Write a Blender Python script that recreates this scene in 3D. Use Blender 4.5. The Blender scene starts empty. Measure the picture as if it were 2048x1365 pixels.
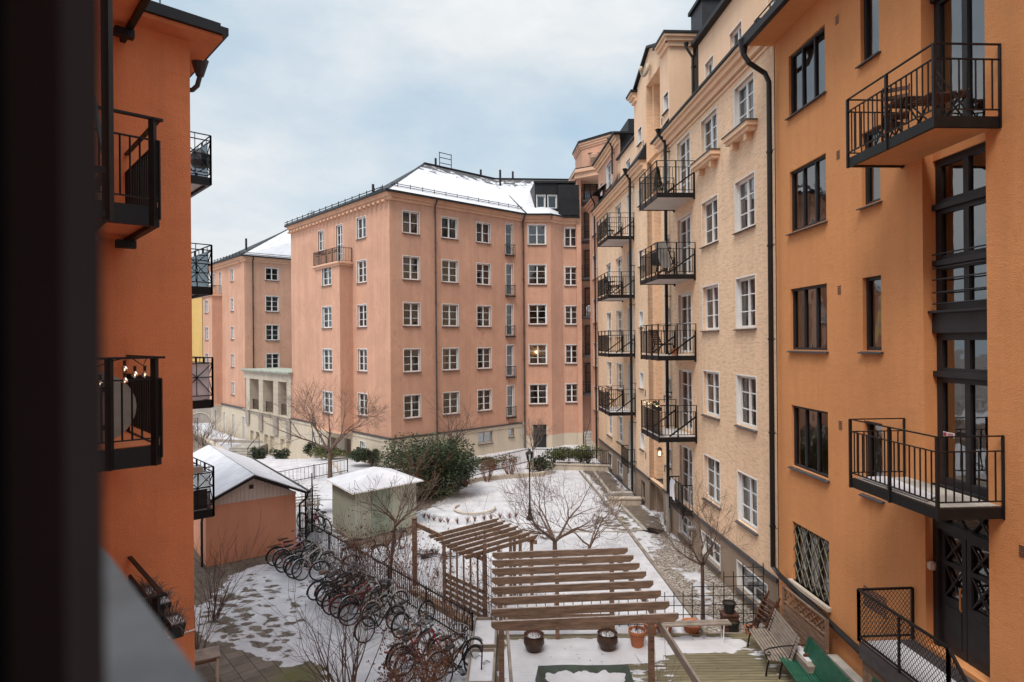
import bpy, math, random
import numpy as np
from mathutils import Vector, Matrix, noise as mnoise
R=math.radians
rnd=random.Random(7)
sc=bpy.context.scene
col=sc.collection
# ------------------------------------------------------------------ mesh builder
class MB:
    def __init__(s): s.v=[]; s.f=[]
    def add(s,vs,fs):
        n=len(s.v); s.v+= [tuple(p) for p in vs]; s.f+=[tuple(i+n for i in f) for f in fs]
    def hexa(s,p):  # 8 points bottom 4 ccw, top 4
        s.add(p,[(0,3,2,1),(4,5,6,7),(0,1,5,4),(1,2,6,5),(2,3,7,6),(3,0,4,7)])
    def box(s,x0,x1,y0,y1,z0,z1):
        s.hexa([(x0,y0,z0),(x1,y0,z0),(x1,y1,z0),(x0,y1,z0),(x0,y0,z1),(x1,y0,z1),(x1,y1,z1),(x0,y1,z1)])
    def bar(s,p,q,w,h=None,up=(0,0,1)):
        h=h or w; p=Vector(p); q=Vector(q); d=(q-p)
        if d.length<1e-6: return
        d.normalize(); u=Vector(up)
        if abs(d.dot(u))>.98: u=Vector((1,0,0))
        a=d.cross(u).normalized(); b=a.cross(d).normalized()
        a=a*w/2; b=b*h/2
        s.hexa([p-a-b,p+a-b,q+a-b,q-a-b,p-a+b,p+a+b,q+a+b,q-a+b])
    def tube(s,pts,r,n=6,cap=True):
        pts=[Vector(p) for p in pts]; m=len(pts)
        rs=r if isinstance(r,(list,tuple)) else [r]*m
        d0=(pts[1]-pts[0]).normalized(); u=Vector((0,0,1)) if abs(d0.z)<.9 else Vector((1,0,0))
        a=d0.cross(u).normalized(); base=len(s.v)
        for i,p in enumerate(pts):
            d=(pts[min(i+1,m-1)]-pts[max(i-1,0)])
            if d.length<1e-9: d=d0
            d=d.normalized(); a=(a-d*a.dot(d))
            a=a.normalized() if a.length>1e-6 else d.orthogonal().normalized()
            b=d.cross(a)
            for k in range(n):
                t=2*math.pi*k/n; s.v.append(tuple(p+(a*math.cos(t)+b*math.sin(t))*rs[i]))
        for i in range(m-1):
            for k in range(n):
                k2=(k+1)%n; s.f.append((base+i*n+k,base+i*n+k2,base+(i+1)*n+k2,base+(i+1)*n+k))
        if cap:
            s.f.append(tuple(base+k for k in range(n))[::-1]); s.f.append(tuple(base+(m-1)*n+k for k in range(n)))
    def lathe(s,prof,n=16,c=(0,0,0)):
        base=len(s.v)
        for r,z in prof:
            for k in range(n):
                t=2*math.pi*k/n; s.v.append((c[0]+r*math.cos(t),c[1]+r*math.sin(t),c[2]+z))
        for i in range(len(prof)-1):
            for k in range(n):
                k2=(k+1)%n; s.f.append((base+i*n+k,base+i*n+k2,base+(i+1)*n+k2,base+(i+1)*n+k))
        s.f.append(tuple(base+k for k in range(n))[::-1]); s.f.append(tuple(base+(len(prof)-1)*n+k for k in range(n)))
    def ring(s,c,rad,r,axis='y',n=28,m=6,a0=0,a1=2*math.pi):
        pts=[]; full=abs(a1-a0-2*math.pi)<1e-6
        for i in range(n+1):
            t=a0+(a1-a0)*i/n
            if axis=='y': pts.append((c[0]+rad*math.cos(t),c[1],c[2]+rad*math.sin(t)))
            elif axis=='z': pts.append((c[0]+rad*math.cos(t),c[1]+rad*math.sin(t),c[2]))
            else: pts.append((c[0],c[1]+rad*math.cos(t),c[2]+rad*math.sin(t)))
        s.tube(pts,r,m,cap=not full)
    def poly(s,pts): s.add(pts,[tuple(range(len(pts)))])
    def prism(s,pts,z0,z1):
        n=len(pts); vs=[(p[0],p[1],z0) for p in pts]+[(p[0],p[1],z1) for p in pts]
        s.add(vs,[tuple(range(n))[::-1],tuple(range(n,2*n))]+[(i,(i+1)%n,(i+1)%n+n,i+n) for i in range(n)])
    def mesh(s,name,m,smooth=False):
        me=bpy.data.meshes.new(name); me.from_pydata(s.v,[],s.f)
        if m: me.materials.append(m)
        if smooth: me.shade_smooth()
        me.update(); return me
    def build(s,name,m,parent=None,loc=(0,0,0),rot=(0,0,0),smooth=False,**kw):
        return put(name,s.mesh(name,m,smooth),parent,loc,rot,**kw)
def put(name,me,parent=None,loc=(0,0,0),rot=(0,0,0),label=None,cat=None,group=None,kind=None):
    o=bpy.data.objects.new(name,me); col.objects.link(o); o.location=loc; o.rotation_euler=rot
    if parent: o.parent=parent
    if label: o['label']=label
    if cat: o['category']=cat
    if group: o['group']=group
    if kind: o['kind']=kind
    return o
def thing(name,label,cat,loc=(0,0,0),rot=(0,0,0),group=None):
    o=put(name,None,None,loc,rot,label,cat,group); o.empty_display_size=.2; return o
def dup(root,loc,rot,label=None,group=None,mats=None):
    r=root.copy(); col.objects.link(r); r.location=loc; r.rotation_euler=rot
    if label: r['label']=label
    if group: r['group']=group
    def rec(a,b):
        for ch in list(a.children):
            c=ch.copy(); col.objects.link(c); c.parent=b
            if mats:
                for k,mm in mats.items():
                    if c.name.split('.')[0]==k: c.material_slots[0].link='OBJECT'; c.material_slots[0].material=mm
            rec(ch,c)
    rec(root,r); return r
# ------------------------------------------------------------------ materials
def newmat(name):
    m=bpy.data.materials.new(name); m.use_nodes=True; nt=m.node_tree; nt.nodes.clear()
    o=nt.nodes.new('ShaderNodeOutputMaterial'); return m,nt,o
def N(nt,t,ins=None,**kw):
    n=nt.nodes.new(t)
    for k,v in kw.items(): setattr(n,k,v)
    if ins:
        for k,v in ins.items():
            if isinstance(v,bpy.types.NodeSocket): nt.links.new(v,n.inputs[k])
            else: n.inputs[k].default_value=v
    return n
def c4(c): return (c[0],c[1],c[2],1)
def coords(nt,scale=(1,1,1),kind='Object'):
    t=N(nt,'ShaderNodeTexCoord'); mp=N(nt,'ShaderNodeMapping',{'Vector':t.outputs[kind],'Scale':scale}); return mp.outputs[0]
def ramp(nt,fac,stops):
    r=N(nt,'ShaderNodeValToRGB',{'Fac':fac}); e=r.color_ramp.elements
    while len(e)<len(stops): e.new(.5)
    for x,(p,c) in zip(e,stops): x.position=p; x.color=c4(c) if not isinstance(c,(int,float)) else (c,c,c,1)
    return r.outputs[0]
def mixc(nt,f,a,b,mode='MIX'):
    m=N(nt,'ShaderNodeMix',data_type='RGBA',blend_type=mode)
    for i,v in ((0,f),(6,a),(7,b)):
        if isinstance(v,bpy.types.NodeSocket): nt.links.new(v,m.inputs[i])
        else: m.inputs[i].default_value=c4(v) if i else v
    return m.outputs[2]
def pbr(name,c,rough=.8,var=.18,scale=2.5,bump=.15,bscale=25,metal=0,stretch=(1,1,1),bstretch=(1,1,1),c2=None,spec=.3,dist=.02):
    m,nt,o=newmat(name); co=coords(nt,stretch)
    n1=N(nt,'ShaderNodeTexNoise',{'Vector':co,'Scale':scale,'Detail':6,'Roughness':.6})
    a=tuple(x*(1-var) for x in c); b=c2 or tuple(min(1,x*(1+var)) for x in c)
    cc=ramp(nt,n1.outputs[0],[(.32,a),(.68,b)])
    n2=N(nt,'ShaderNodeTexNoise',{'Vector':coords(nt,bstretch),'Scale':bscale,'Detail':4})
    bp=N(nt,'ShaderNodeBump',{'Height':n2.outputs[0],'Strength':bump,'Distance':dist})
    p=N(nt,'ShaderNodeBsdfPrincipled',{'Base Color':cc,'Roughness':rough,'Metallic':metal,'Normal':bp.outputs[0],'Specular IOR Level':spec})
    nt.links.new(p.outputs[0],o.inputs[0]); return m
def stucco(name,c,var=.12,streak=.15,relief=.5,bs=(1,1,1),bscale=8,dark=None,patch=None,relief_shade=0):
    m,nt,o=newmat(name)
    co=coords(nt)
    big=N(nt,'ShaderNodeTexNoise',{'Vector':co,'Scale':.45,'Detail':5,'Roughness':.65,'Distortion':.4})
    cc=ramp(nt,big.outputs[0],[(.3,tuple(x*(1-var) for x in c)),(.7,tuple(x*(1+var*.7) for x in c))])
    st=N(nt,'ShaderNodeTexNoise',{'Vector':coords(nt,(1.6,1.6,.12)),'Scale':1.3,'Detail':6,'Roughness':.7})
    sf=ramp(nt,st.outputs[0],[(.45,1.0),(.75,1-streak)])
    cc=mixc(nt,1.0,cc,sf,'MULTIPLY')
    if patch:
        pn=N(nt,'ShaderNodeTexNoise',{'Vector':coords(nt,(1.5,1.5,.8)),'Scale':2.2,'Detail':8,'Roughness':.75,'Distortion':1.0})
        pf=ramp(nt,pn.outputs[0],[(.56,0.0),(.66,1.0)]); cc=mixc(nt,pf,cc,patch)
    fine=N(nt,'ShaderNodeTexNoise',{'Vector':co,'Scale':60,'Detail':3})
    f2=ramp(nt,fine.outputs[0],[(.3,.93),(.7,1.04)]); cc=mixc(nt,1.0,cc,f2,'MULTIPLY')
    n2=N(nt,'ShaderNodeTexNoise',{'Vector':coords(nt,bs),'Scale':bscale,'Detail':6,'Roughness':.6,'Distortion':.5})
    if relief_shade: cc=mixc(nt,1.0,cc,ramp(nt,n2.outputs[0],[(.36,1-relief_shade),(.5,1.0),(.7,1+relief_shade*.4)]),'MULTIPLY')  # relief shading put into the colour: hollows darker, high spots paler
    ad=N(nt,'ShaderNodeMath',{0:n2.outputs[0],1:fine.outputs[0]},operation='MULTIPLY_ADD'); ad.inputs[2].default_value=0
    nt.links.new(n2.outputs[0],ad.inputs[0]); ad.inputs[1].default_value=1.0; 
    nt.links.new(N(nt,'ShaderNodeMath',{0:fine.outputs[0],1:.07},operation='MULTIPLY').outputs[0],ad.inputs[2])
    bp=N(nt,'ShaderNodeBump',{'Height':ad.outputs[0],'Strength':relief,'Distance':.03})
    p=N(nt,'ShaderNodeBsdfPrincipled',{'Base Color':cc,'Roughness':.9,'Normal':bp.outputs[0],'Specular IOR Level':.15})
    nt.links.new(p.outputs[0],o.inputs[0]); return m
def glassmat(name,tint=(.75,.78,.78),refl=1.95,rough=.015):
    m,nt,o=newmat(name)
    nz=N(nt,'ShaderNodeTexNoise',{'Vector':coords(nt),'Scale':2.2,'Detail':1})
    bp=N(nt,'ShaderNodeBump',{'Height':nz.outputs[0],'Strength':.08,'Distance':.05})
    fr=N(nt,'ShaderNodeFresnel',{'IOR':refl})
    t=N(nt,'ShaderNodeBsdfTransparent',{'Color':c4(tint)}); g=N(nt,'ShaderNodeBsdfGlossy',{'Roughness':rough,'Color':(.95,.95,.95,1),'Normal':bp.outputs[0]})
    mx=N(nt,'ShaderNodeMixShader',{0:fr.outputs[0],1:t.outputs[0],2:g.outputs[0]}); nt.links.new(mx.outputs[0],o.inputs[0]); return m
M={}
M['pink']=stucco('salmon_stucco',(.585,.325,.222),.12,.18,.7,patch=(.47,.245,.16))
M['cream']=stucco('peach_slurried_brick',(.84,.58,.385),.08,.12,1.0,bs=(1.1,1.1,5),bscale=3.4,relief_shade=.17)
M['creamplain']=stucco('peach_render',(.80,.54,.36),.07,.12,.25)
M['orange']=stucco('ochre_orange_render',(.68,.305,.125),.09,.10,.6,bs=(1,1,2.0),bscale=4,patch=(.60,.27,.10))
M['orangedeep']=stucco('terracotta_orange_render',(.78,.265,.115),.14,.16,.8,bs=(1,1,2.8),bscale=4)
M['pinktrim']=stucco('salmon_trim',(.66,.40,.27),.08,.15,.3)
M['garage']=stucco('garage_salmon_render',(.68,.315,.195),.08,.14,.4)
M['yellow']=stucco('yellow_render',(.64,.41,.15),.08,.1,.2)
M['base']=stucco('pale_plinth_render',(.58,.49,.375),.08,.14,.3)
M['basebrown']=stucco('grey_brown_plinth_render',(.30,.225,.165),.1,.15,.5)
M['greywall']=stucco('grey_concrete_render',(.36,.31,.27),.1,.2,.4)
M['stone']=stucco('limestone',(.52,.44,.35),.14,.25,.4)
M['white']=pbr('white_window_paint',(.72,.71,.69),.5,.06,4,.05)
M['black']=pbr('black_metal',(.009,.008,.008),.5,.3,5,.05,spec=.25)
M['blackroof']=pbr('black_sheet_roof',(.011,.010,.011),.55,.35,1.5,.1,6)
M['charcoal']=pbr('charcoal_painted_frame',(.024,.022,.024),.5,.2,4,.05)
M['sill']=pbr('dark_grey_sill',(.06,.055,.058),.5,.25,6,.1)
M['pipe']=pbr('black_downpipe',(.010,.009,.009),.4,.3,3,.05,spec=.35)
M['pipebrown']=pbr('brown_downpipe',(.07,.055,.05),.45,.3,3,.05)
M['concrete']=pbr('concrete',(.33,.30,.26),.9,.25,2,.3,20)
M['whitepaint']=pbr('balcony_underside_white',(.60,.55,.52),.8,.08,1,.05)
M['wood']=pbr('weathered_brown_timber',(.20,.125,.085),.75,.35,3,.4,14,stretch=(1,1,6),bstretch=(1,1,5))
M['woodh']=pbr('brown_rafter_timber',(.20,.135,.095),.75,.4,2.2,.4,12,stretch=(1,7,9),bstretch=(1,8,8))
M['woodgrey']=pbr('grey_weathered_timber',(.24,.195,.16),.85,.3,3,.5,10,stretch=(1,1,8),bstretch=(1,6,6))
M['wooddark']=pbr('dark_stained_timber',(.085,.04,.025),.7,.35,3,.3,12)
M['greenpaint']=pbr('dark_green_paint',(.018,.085,.052),.45,.25,5,.1)
M['shedgreen']=pbr('pale_green_boards',(.52,.54,.43),.8,.08,1.5,.2,20,stretch=(1,1,.3))
M['sheddoor']=pbr('sage_green_door',(.33,.39,.30),.7,.12,2,.1)
M['siding']=pbr('pale_beige_siding',(.60,.51,.44),.8,.1,2,.1)
M['snow']=pbr('snow',(.52,.51,.53),.85,.08,1.3,.45,5,c2=(.61,.60,.62),dist=.05)
M['terracotta']=pbr('terracotta_pot',(.42,.15,.07),.8,.2,5,.2)
M['brownpot']=pbr('glazed_brown_pot',(.06,.035,.025),.35,.3,5,.1)
M['blackpot']=pbr('black_plastic_pot',(.02,.02,.02),.5,.2,5,.1)
M['soil']=pbr('dark_soil',(.05,.035,.025),.95,.4,20,.8,40)
M['bark']=pbr('brown_bark',(.13,.085,.065),.9,.35,8,.6,30)
M['barkred']=pbr('reddish_brown_twigs',(.19,.085,.055),.85,.35,8,.3,30)
M['barkgrey']=pbr('grey_brown_twigs',(.16,.12,.095),.85,.3,8,.3,30)
M['leafdark']=pbr('dark_evergreen_leaves',(.018,.036,.013),.6,.6,1.5,.1,30,c2=(.065,.09,.036),spec=.4)
M['leafmid']=pbr('green_hedge_leaves',(.07,.10,.03),.6,.5,1.5,.1,30,c2=(.17,.18,.06),spec=.4)
M['leafrust']=pbr('rust_brown_dry_leaves',(.11,.055,.035),.9,.5,3,.1,30,c2=(.20,.10,.06))
M['leafconifer']=pbr('conifer_foliage',(.02,.035,.012),.8,.4,6,.3,30)
M['leafred']=pbr('crimson_flowers',(.35,.02,.04),.7,.4,6,.3,30)
M['tarp']=pbr('dark_green_tarpaulin',(.035,.048,.032),.5,.3,2,.5,3,spec=.4)
M['cloth']=pbr('white_towel',(.72,.70,.72),.95,.05,5,.3,30)
M['curtain']=pbr('pale_curtain',(.62,.56,.50),.95,.1,5,.1)
M['curtainwarm']=pbr('warm_beige_curtain',(.42,.30,.22),.95,.12,5,.1)
M['blind']=pbr('white_blind',(.70,.70,.70),.8,.04,2,.3,60,bstretch=(.05,.05,1),dist=.01)
M['panetone']=pbr('pane_tone_sheet',(.36,.29,.25),.95,.3,1.3,.1); M['panetone2']=pbr('pane_tone_pale',(.55,.50,.46),.95,.2,1.3,.1); M['panetone3']=pbr('pane_tone_brown',(.20,.14,.11),.95,.4,1.3,.1)  # colours of the sheets added behind panes, standing in for pane brightness
M['room']=pbr('dim_room_wall',(.26,.20,.165),.95,.5,.9,.0,5)
M['steel']=pbr('galvanised_steel',(.35,.36,.37),.4,.2,8,.1,metal=.8)
M['rubber']=pbr('black_rubber_tyre',(.02,.019,.018),.8,.3,8,.1)
M['red']=pbr('red_bike_paint',(.35,.025,.03),.3,.15,4,.03,spec=.5)
M['pinkpaint']=pbr('pink_bike_paint',(.50,.12,.14),.35,.15,4,.03,spec=.5)
M['silver']=pbr('silver_bike_paint',(.34,.33,.31),.35,.2,4,.05,metal=.4)
M['whitebike']=pbr('cream_bike_paint',(.50,.44,.38),.4,.15,4,.05)
M['darkblue']=pbr('navy_bike_paint',(.03,.04,.07),.35,.2,4,.05)
M['plasticwhite']=pbr('white_plastic',(.75,.75,.75),.4,.05,4,.03)
M['orangewood']=pbr('varnished_orange_wood',(.45,.19,.05),.5,.2,3,.2,12,stretch=(1,1,.3))
M['bank']=pbr('brown_ivy_bank',(.15,.105,.08),.95,.5,1.5,1.0,12,c2=(.27,.21,.17),dist=.1)
M['lattice']=pbr('tan_grille_paint',(.27,.25,.18),.7,.2,5,.1)
M['copper']=pbr('verdigris_copper',(.33,.35,.29),.7,.35,3,.2)
M['glass']=glassmat('window_glass')
M['glassd']=glassmat('window_glass_tinted',(.5,.5,.5),2.7)
M['glassr']=glassmat('window_glass_reflective',(.6,.6,.6),2.5)
def emit(name,c,s):
    m,nt,o=newmat(name); e=N(nt,'ShaderNodeEmission',{'Color':c4(c),'Strength':s}); nt.links.new(e.outputs[0],o.inputs[0]); return m
M['bulb']=emit('warm_bulb',(1,.72,.38),3.0)
M['lamp']=emit('warm_lamp',(1,.6,.25),4.0)
# ------------------------------------------------------------------ facade
class Fac:
    """A wall plane. s runs left to right as seen from the yard, y goes into the building."""
    def __init__(s,root,A,B=None,d=None):
        s.root=root; s.A=Vector((A[0],A[1]))
        if B is not None: d=(B[0]-A[0],B[1]-A[1])
        s.d=Vector(d).normalized(); s.n=Vector((-s.d.y,s.d.x)); s.holes=[]; s.ang=math.atan2(s.d.y,s.d.x)
        s.L=(Vector(B)-s.A).length if B is not None else 0
        s.o=Vector(root.location) if root else Vector((0,0,0))
    def w(s,a,y,z):
        p=s.A+s.d*a+s.n*y; return (p.x-s.o.x,p.y-s.o.y,z-s.o.z)
    def box(s,mb,a0,a1,y0,y1,z0,z1):
        mb.hexa([s.w(a0,y0,z0),s.w(a1,y0,z0),s.w(a1,y1,z0),s.w(a0,y1,z0),s.w(a0,y0,z1),s.w(a1,y0,z1),s.w(a1,y1,z1),s.w(a0,y1,z1)])
    def wall(s,name,m,a0,a1,z0,z1,depth=.22,y=0,extra=None,label=None):
        mb=MB(); hs=[h for h in s.holes if h[1]>a0+.001 and h[0]<a1-.001 and h[3]>z0+.001 and h[2]<z1-.001]
        xs=sorted({a0,a1}|{round(min(max(v,a0),a1),4) for h in hs for v in h[:2]}); zs=sorted({z0,z1}|{round(min(max(v,z0),z1),4) for h in hs for v in h[2:]})
        for i in range(len(xs)-1):
            for j in range(len(zs)-1):
                cx=(xs[i]+xs[i+1])/2; cz=(zs[j]+zs[j+1])/2
                if any(h[0]<cx<h[1] and h[2]<cz<h[3] for h in hs): continue
                mb.poly([s.w(xs[i],y,zs[j]),s.w(xs[i+1],y,zs[j]),s.w(xs[i+1],y,zs[j+1]),s.w(xs[i],y,zs[j+1])])
        for h in hs:
            x0,x1,b,t=max(h[0],a0),min(h[1],a1),max(h[2],z0),min(h[3],z1)
            mb.poly([s.w(x0,y,b),s.w(x0,y,t),s.w(x0,y+depth,t),s.w(x0,y+depth,b)])
            mb.poly([s.w(x1,y,t),s.w(x1,y,b),s.w(x1,y+depth,b),s.w(x1,y+depth,t)])
            mb.poly([s.w(x0,y,t),s.w(x1,y,t),s.w(x1,y+depth,t),s.w(x0,y+depth,t)])
            mb.poly([s.w(x1,y,b),s.w(x0,y,b),s.w(x0,y+depth,b),s.w(x1,y+depth,b)])
        if extra: extra(mb)
        return mb.build(name,m,s.root,label=label)
    def room(s,a0,a1,z0,z1,depth=1.6):
        mb=MB()
        mb.poly([s.w(a0,depth,z0),s.w(a1,depth,z0),s.w(a1,depth,z1),s.w(a0,depth,z1)])
        mb.poly([s.w(a0,.25,z0),s.w(a0,depth,z0),s.w(a0,depth,z1),s.w(a0,.25,z1)]); mb.poly([s.w(a1,.25,z0),s.w(a1,depth,z0),s.w(a1,depth,z1),s.w(a1,.25,z1)])
        mb.poly([s.w(a0,.25,z1),s.w(a1,.25,z1),s.w(a1,depth,z1),s.w(a0,depth,z1)])
        z=z0
        while z<z1: mb.poly([s.w(a0,.25,z),s.w(a1,.25,z),s.w(a1,depth,z),s.w(a0,depth,z)]); z+=3
        return mb.build('room_interior',M['room'],s.root)
WC={}
def cached(key,fn):
    if key not in WC: WC[key]=fn()
    return WC[key]
def win(f,a0,a1,z0,z1,style='white',cols=2,rows=3,curtain=None,y=0,sill=True,glass='glass',fm=None,label=None,hole=True,inset=.10,fw=.075,name='window'):
    w=round(a1-a0,2); h=round(z1-z0,2); a1=a0+w; z1=z0+h
    if hole: f.holes.append((round(a0,4),round(a1,4),round(z0,4),round(z1,4)))
    fm=fm or M['white' if style=='white' else 'charcoal']
    def fr():
        mb=MB(); t=fw
        mb.box(0,t,inset,inset+.09,0,h); mb.box(w-t,w,inset,inset+.09,0,h); mb.box(t,w-t,inset+.002,inset+.088,0,t); mb.box(t,w-t,inset+.002,inset+.088,h-t,h)
        if style=='white': # architrave
            mb.box(-.035,.0,-.012,inset,-.0,h+.035); mb.box(w,w+.035,-.012,inset,0,h+.035); mb.box(0,w,-.012,.02,h,h+.035)
        for i in range(1,cols):
            x=w*i/cols; q=t*.62 if style=='white' else t*.45
            mb.box(x-q,x+q,inset+.004,inset+.086,t,h-t)
        for i in range(cols):
            xa=w*i/cols+t*.6; xb=w*(i+1)/cols-t*.6
            for j in range(1,rows): mb.box(xa,xb,inset+.03,inset+.06,h*j/rows-.017,h*j/rows+.017)
        return mb.mesh('window',fm)
    o=put(name,cached(('f',w,h,style,cols,rows,inset,fw,fm.name),fr),f.root,f.w(a0,y,z0),(0,0,f.ang),label=label)
    def gl():
        mb=MB(); mb.poly([(.03,inset+.05,.03),(w-.03,inset+.05,.03),(w-.03,inset+.05,h-.03),(.03,inset+.05,h-.03)]); return mb.mesh('pane',M[glass])
    put('pane',cached(('g',w,h,inset,glass),gl),o)
    if sill:
        def sl():
            mb=MB(); mb.hexa([(-.06,-.09,-.07),(w+.06,-.09,-.07),(w+.06,.1,-.05),(-.06,.1,-.05),(-.06,-.09,-.045),(w+.06,-.09,-.045),(w+.06,.1,.004),(-.06,.1,.004)]); return mb.mesh('sill',M['sill'])
        put('sill',cached(('s',w),sl),o)
    if curtain is None: curtain=rnd.choice(['side','side','none','full','left','none','half'])
    nm=rnd.choice(['panetone','panetone','panetone2','panetone3','panetone3'])
    if style=='white' and w>.5 and rnd.random()<.8:  # flat sheet added behind the glass to lift dark panes to mid-tone
        def nc():
            mb=MB(); mb.poly([(0,inset+.34,.02),(w,inset+.34,.02),(w,inset+.34,h-.01),(0,inset+.34,h-.01)]); return mb.mesh('pane_tone_sheet',M[nm])
        put('pane_tone_sheet',cached(('n',w,h,inset,nm),nc),o)
    if curtain!='none':
        cm=rnd.choice(['curtain','curtain','curtainwarm'])
        def cu():
            mb=MB(); spans={'side':[(0,w*.27),(w*.73,w)],'left':[(0,w*.36)],'full':[(0,w)],'blind':[(0,w)],'half':[(0,w*.52)]}[curtain]
            for (x0,x1) in spans:
                zlo=.05 if curtain!='blind' else h*.0+.03
                n=max(6,int((x1-x0)/.035)); P=[]
                for i in range(n+1):
                    x=x0+(x1-x0)*i/n; P.append((x,inset+.2+(.018*math.sin(i*1.9)+.012*math.sin(i*.7) if curtain!='blind' else 0)))
                for i in range(n):
                    mb.poly([(P[i][0],P[i][1],zlo),(P[i+1][0],P[i+1][1],zlo),(P[i+1][0],P[i+1][1],h-.02),(P[i][0],P[i][1],h-.02)])
            return mb.mesh('curtain',M['blind' if curtain=='blind' else cm])
        put('curtain',cached(('c',w,h,curtain,cm,inset),cu),o)
    return o
def cornice(f,a0,a1,z,m,out=.32,steps=((0,.12,1.0),(.12,.3,.62),(.3,.5,.25)),name='cornice',dz=0):
    mb=MB()
    for t0,t1,k in steps: f.box(mb,a0,a1,-out*k,.05,z-t1-dz,z-t0-dz-.002)
    return mb.build(name,m,f.root)
def pipe(f,a,z0,z1,m='pipe',y=-.14,r=.055,top=True,foot=True,name='downpipe',out=.35):
    mb=MB(); pts=[]
    if top: pts+=[f.w(a,-out,z1),f.w(a,-out,z1-.12),f.w(a,y,z1-.5)]
    else: pts+=[f.w(a,y,z1)]
    pts+=[f.w(a,y,z0+.15)]
    if foot: pts+=[f.w(a,y-.18,z0)]
    mb.tube(pts,r,8)
    if top: mb.tube([f.w(a,-out,z1+.06),f.w(a,-out,z1-.1)],[r*1.9,r],8)
    z=z1-.9
    while z>z0+.4:
        mb.tube([f.w(a,y,z),f.w(a,y,z+.05)],r*1.22,8); f.box(mb,a+.0,a+.16,y+.03,0,z,z+.02); z-=2.0
    return mb.build(name,M[m],f.root)
def railing(P,path,zd,h1,h2,gap=.115,post=.9,closed=False,mb=None,pw=.045,bw=.018):
    """path: 2D world-like points through P(x,y,z)->local; bars at zd+h1 and zd+h2"""
    mb=mb or MB()
    for i in range(len(path)-1):
        a=Vector(path[i]); b=Vector(path[i+1]); L=(b-a).length
        mb.bar(P(a.x,a.y,zd+h2),P(b.x,b.y,zd+h2),.035,.02); 
        if h1!=h2: mb.bar(P(a.x,a.y,zd+h1),P(b.x,b.y,zd+h1),.03,.018)
        mb.bar(P(a.x,a.y,zd+.08),P(b.x,b.y,zd+.08),.03,.018)
        n=max(1,round(L/gap))
        for k in range(1,n):
            p=a+(b-a)*k/n; mb.bar(P(p.x,p.y,zd+.08),P(p.x,p.y,zd+h1),bw)
        n=max(1,round(L/post))
        for k in range(1 if i else 0,n+1):
            p=a+(b-a)*k/n; mb.bar(P(p.x,p.y,zd-.2),P(p.x,p.y,zd+h2),pw)
    return mb
def balcony(f,a0,a1,out,zd,under='whitepaint',h1=.92,h2=1.15,th=.17,gap=.115,brace=True,label=None,ends=(True,True)):
    mb=MB(); t=th
    f.box(mb,a0,a1,-out,-out+.06,zd-t-.02,zd-.02); f.box(mb,a0,a0+.06,-out+.06,0,zd-t-.021,zd-.021); f.box(mb,a1-.06,a1,-out+.06,0,zd-t-.021,zd-.021)
    if brace:
        mb.bar(f.w(a0+.02,-out*.72,zd+.02),f.w(a0+.02,0,zd+.75),.05); mb.bar(f.w(a1-.02,-out*.72,zd+.02),f.w(a1-.02,0,zd+.75),.05)
        f.box(mb,a0-.02,a0+.04,-.06,0,zd-.25,zd+.9); f.box(mb,a1-.04,a1+.02,-.06,0,zd-.25,zd+.9)
    o=mb.build('balcony',M['black'],f.root,label=label)
    s=MB(); f.box(s,a0+.06,a1-.06,-out+.06,-.002,zd-t+.01,zd-.01); s.build('deck',M[under],o)
    r=railing(lambda x,y,z:f.w(x,y,z),[(a0,0),(a0,-out),(a1,-out),(a1,0)],zd,h1,h2,gap)
    r.build('railing',M['black'],o); return o
# =================================================================== BUILDINGS
# ---------- salmon apartment house (main block)
PB=thing('apartment_building','large salmon pink apartment house with snowy hipped roof at the far end of the courtyard','apartment building',(-7.69,39.55,0))
SX=15.45
E0=(-7.69-.667*SX,39.55+.745*SX)
FS=Fac(PB,E0,(-7.69,39.55)); FF=Fac(PB,(-7.69,39.55),d=(.745,.667))
sS=lambda q: SX-q
for k in range(5):
    z=3.13+3*k; h=1.5 if k<4 else 1.42
    win(FS,sS(4.31),sS(3.02),z,z+h,rows=3 if k<4 else 2)
    for a,b in ((.97,2.23),(4.03,5.36),(7.03,8.3)):
        win(FF,a,b,z,z+h,rows=3 if k<4 else 2)
    win(FF,9.79,10.48,2.5+3*k,4.8+3*k,cols=1,rows=3,curtain=rnd.choice(['none','full','side']))
win(FS,sS(7.4),sS(6.4),13.78,16.5,rows=4,sill=False); win(FS,sS(10.4),sS(9.4),15.0,16.5,rows=2)
FS.wall('wall',M['pink'],0,SX,1.95,17.3); 
FF.wall('wall',M['pink'],0,11.5,1.95,17.3)
# bay on the left wall
bo=(-7.69-.667*4.95-.745*.97, 39.55+.745*4.95-.667*.97); bl=(bo[0]-.667*3.87,bo[1]+.745*3.87)
FB=Fac(PB,bl,bo)
for k in range(4): win(FB,3.87-2.71,3.87-1.21,3.13+3*k,4.63+3*k)
FB.wall('bay_wall',M['pink'],0,3.87,1.95,13.5)
mb=MB(); 
FR=Fac(PB,bo,d=(.745,.667)); FL=Fac(PB,(bl[0]+.745*.97,bl[1]+.667*.97),bl)
FR.wall('bay_side',M['pink'],0,.97,1.95,13.5); FL.wall('bay_side',M['pink'],0,.97,1.95,13.5)
FB.box(mb,-.18,4.05,-.2,.97,13.5,13.62); FB.box(mb,-.1,3.97,-.1,.97,13.36,13.5); FB.box(mb,-.06,3.93,-.06,.97,1.83,1.95)
mb.build('bay_slab',M['pinktrim'],PB)
rl=railing(lambda x,y,z:FB.w(x,y,z),[(-.05,.9),(-.05,-.05),(3.9,-.05),(3.9,.9)],13.62,.95,1.0,.12,.97)
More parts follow.
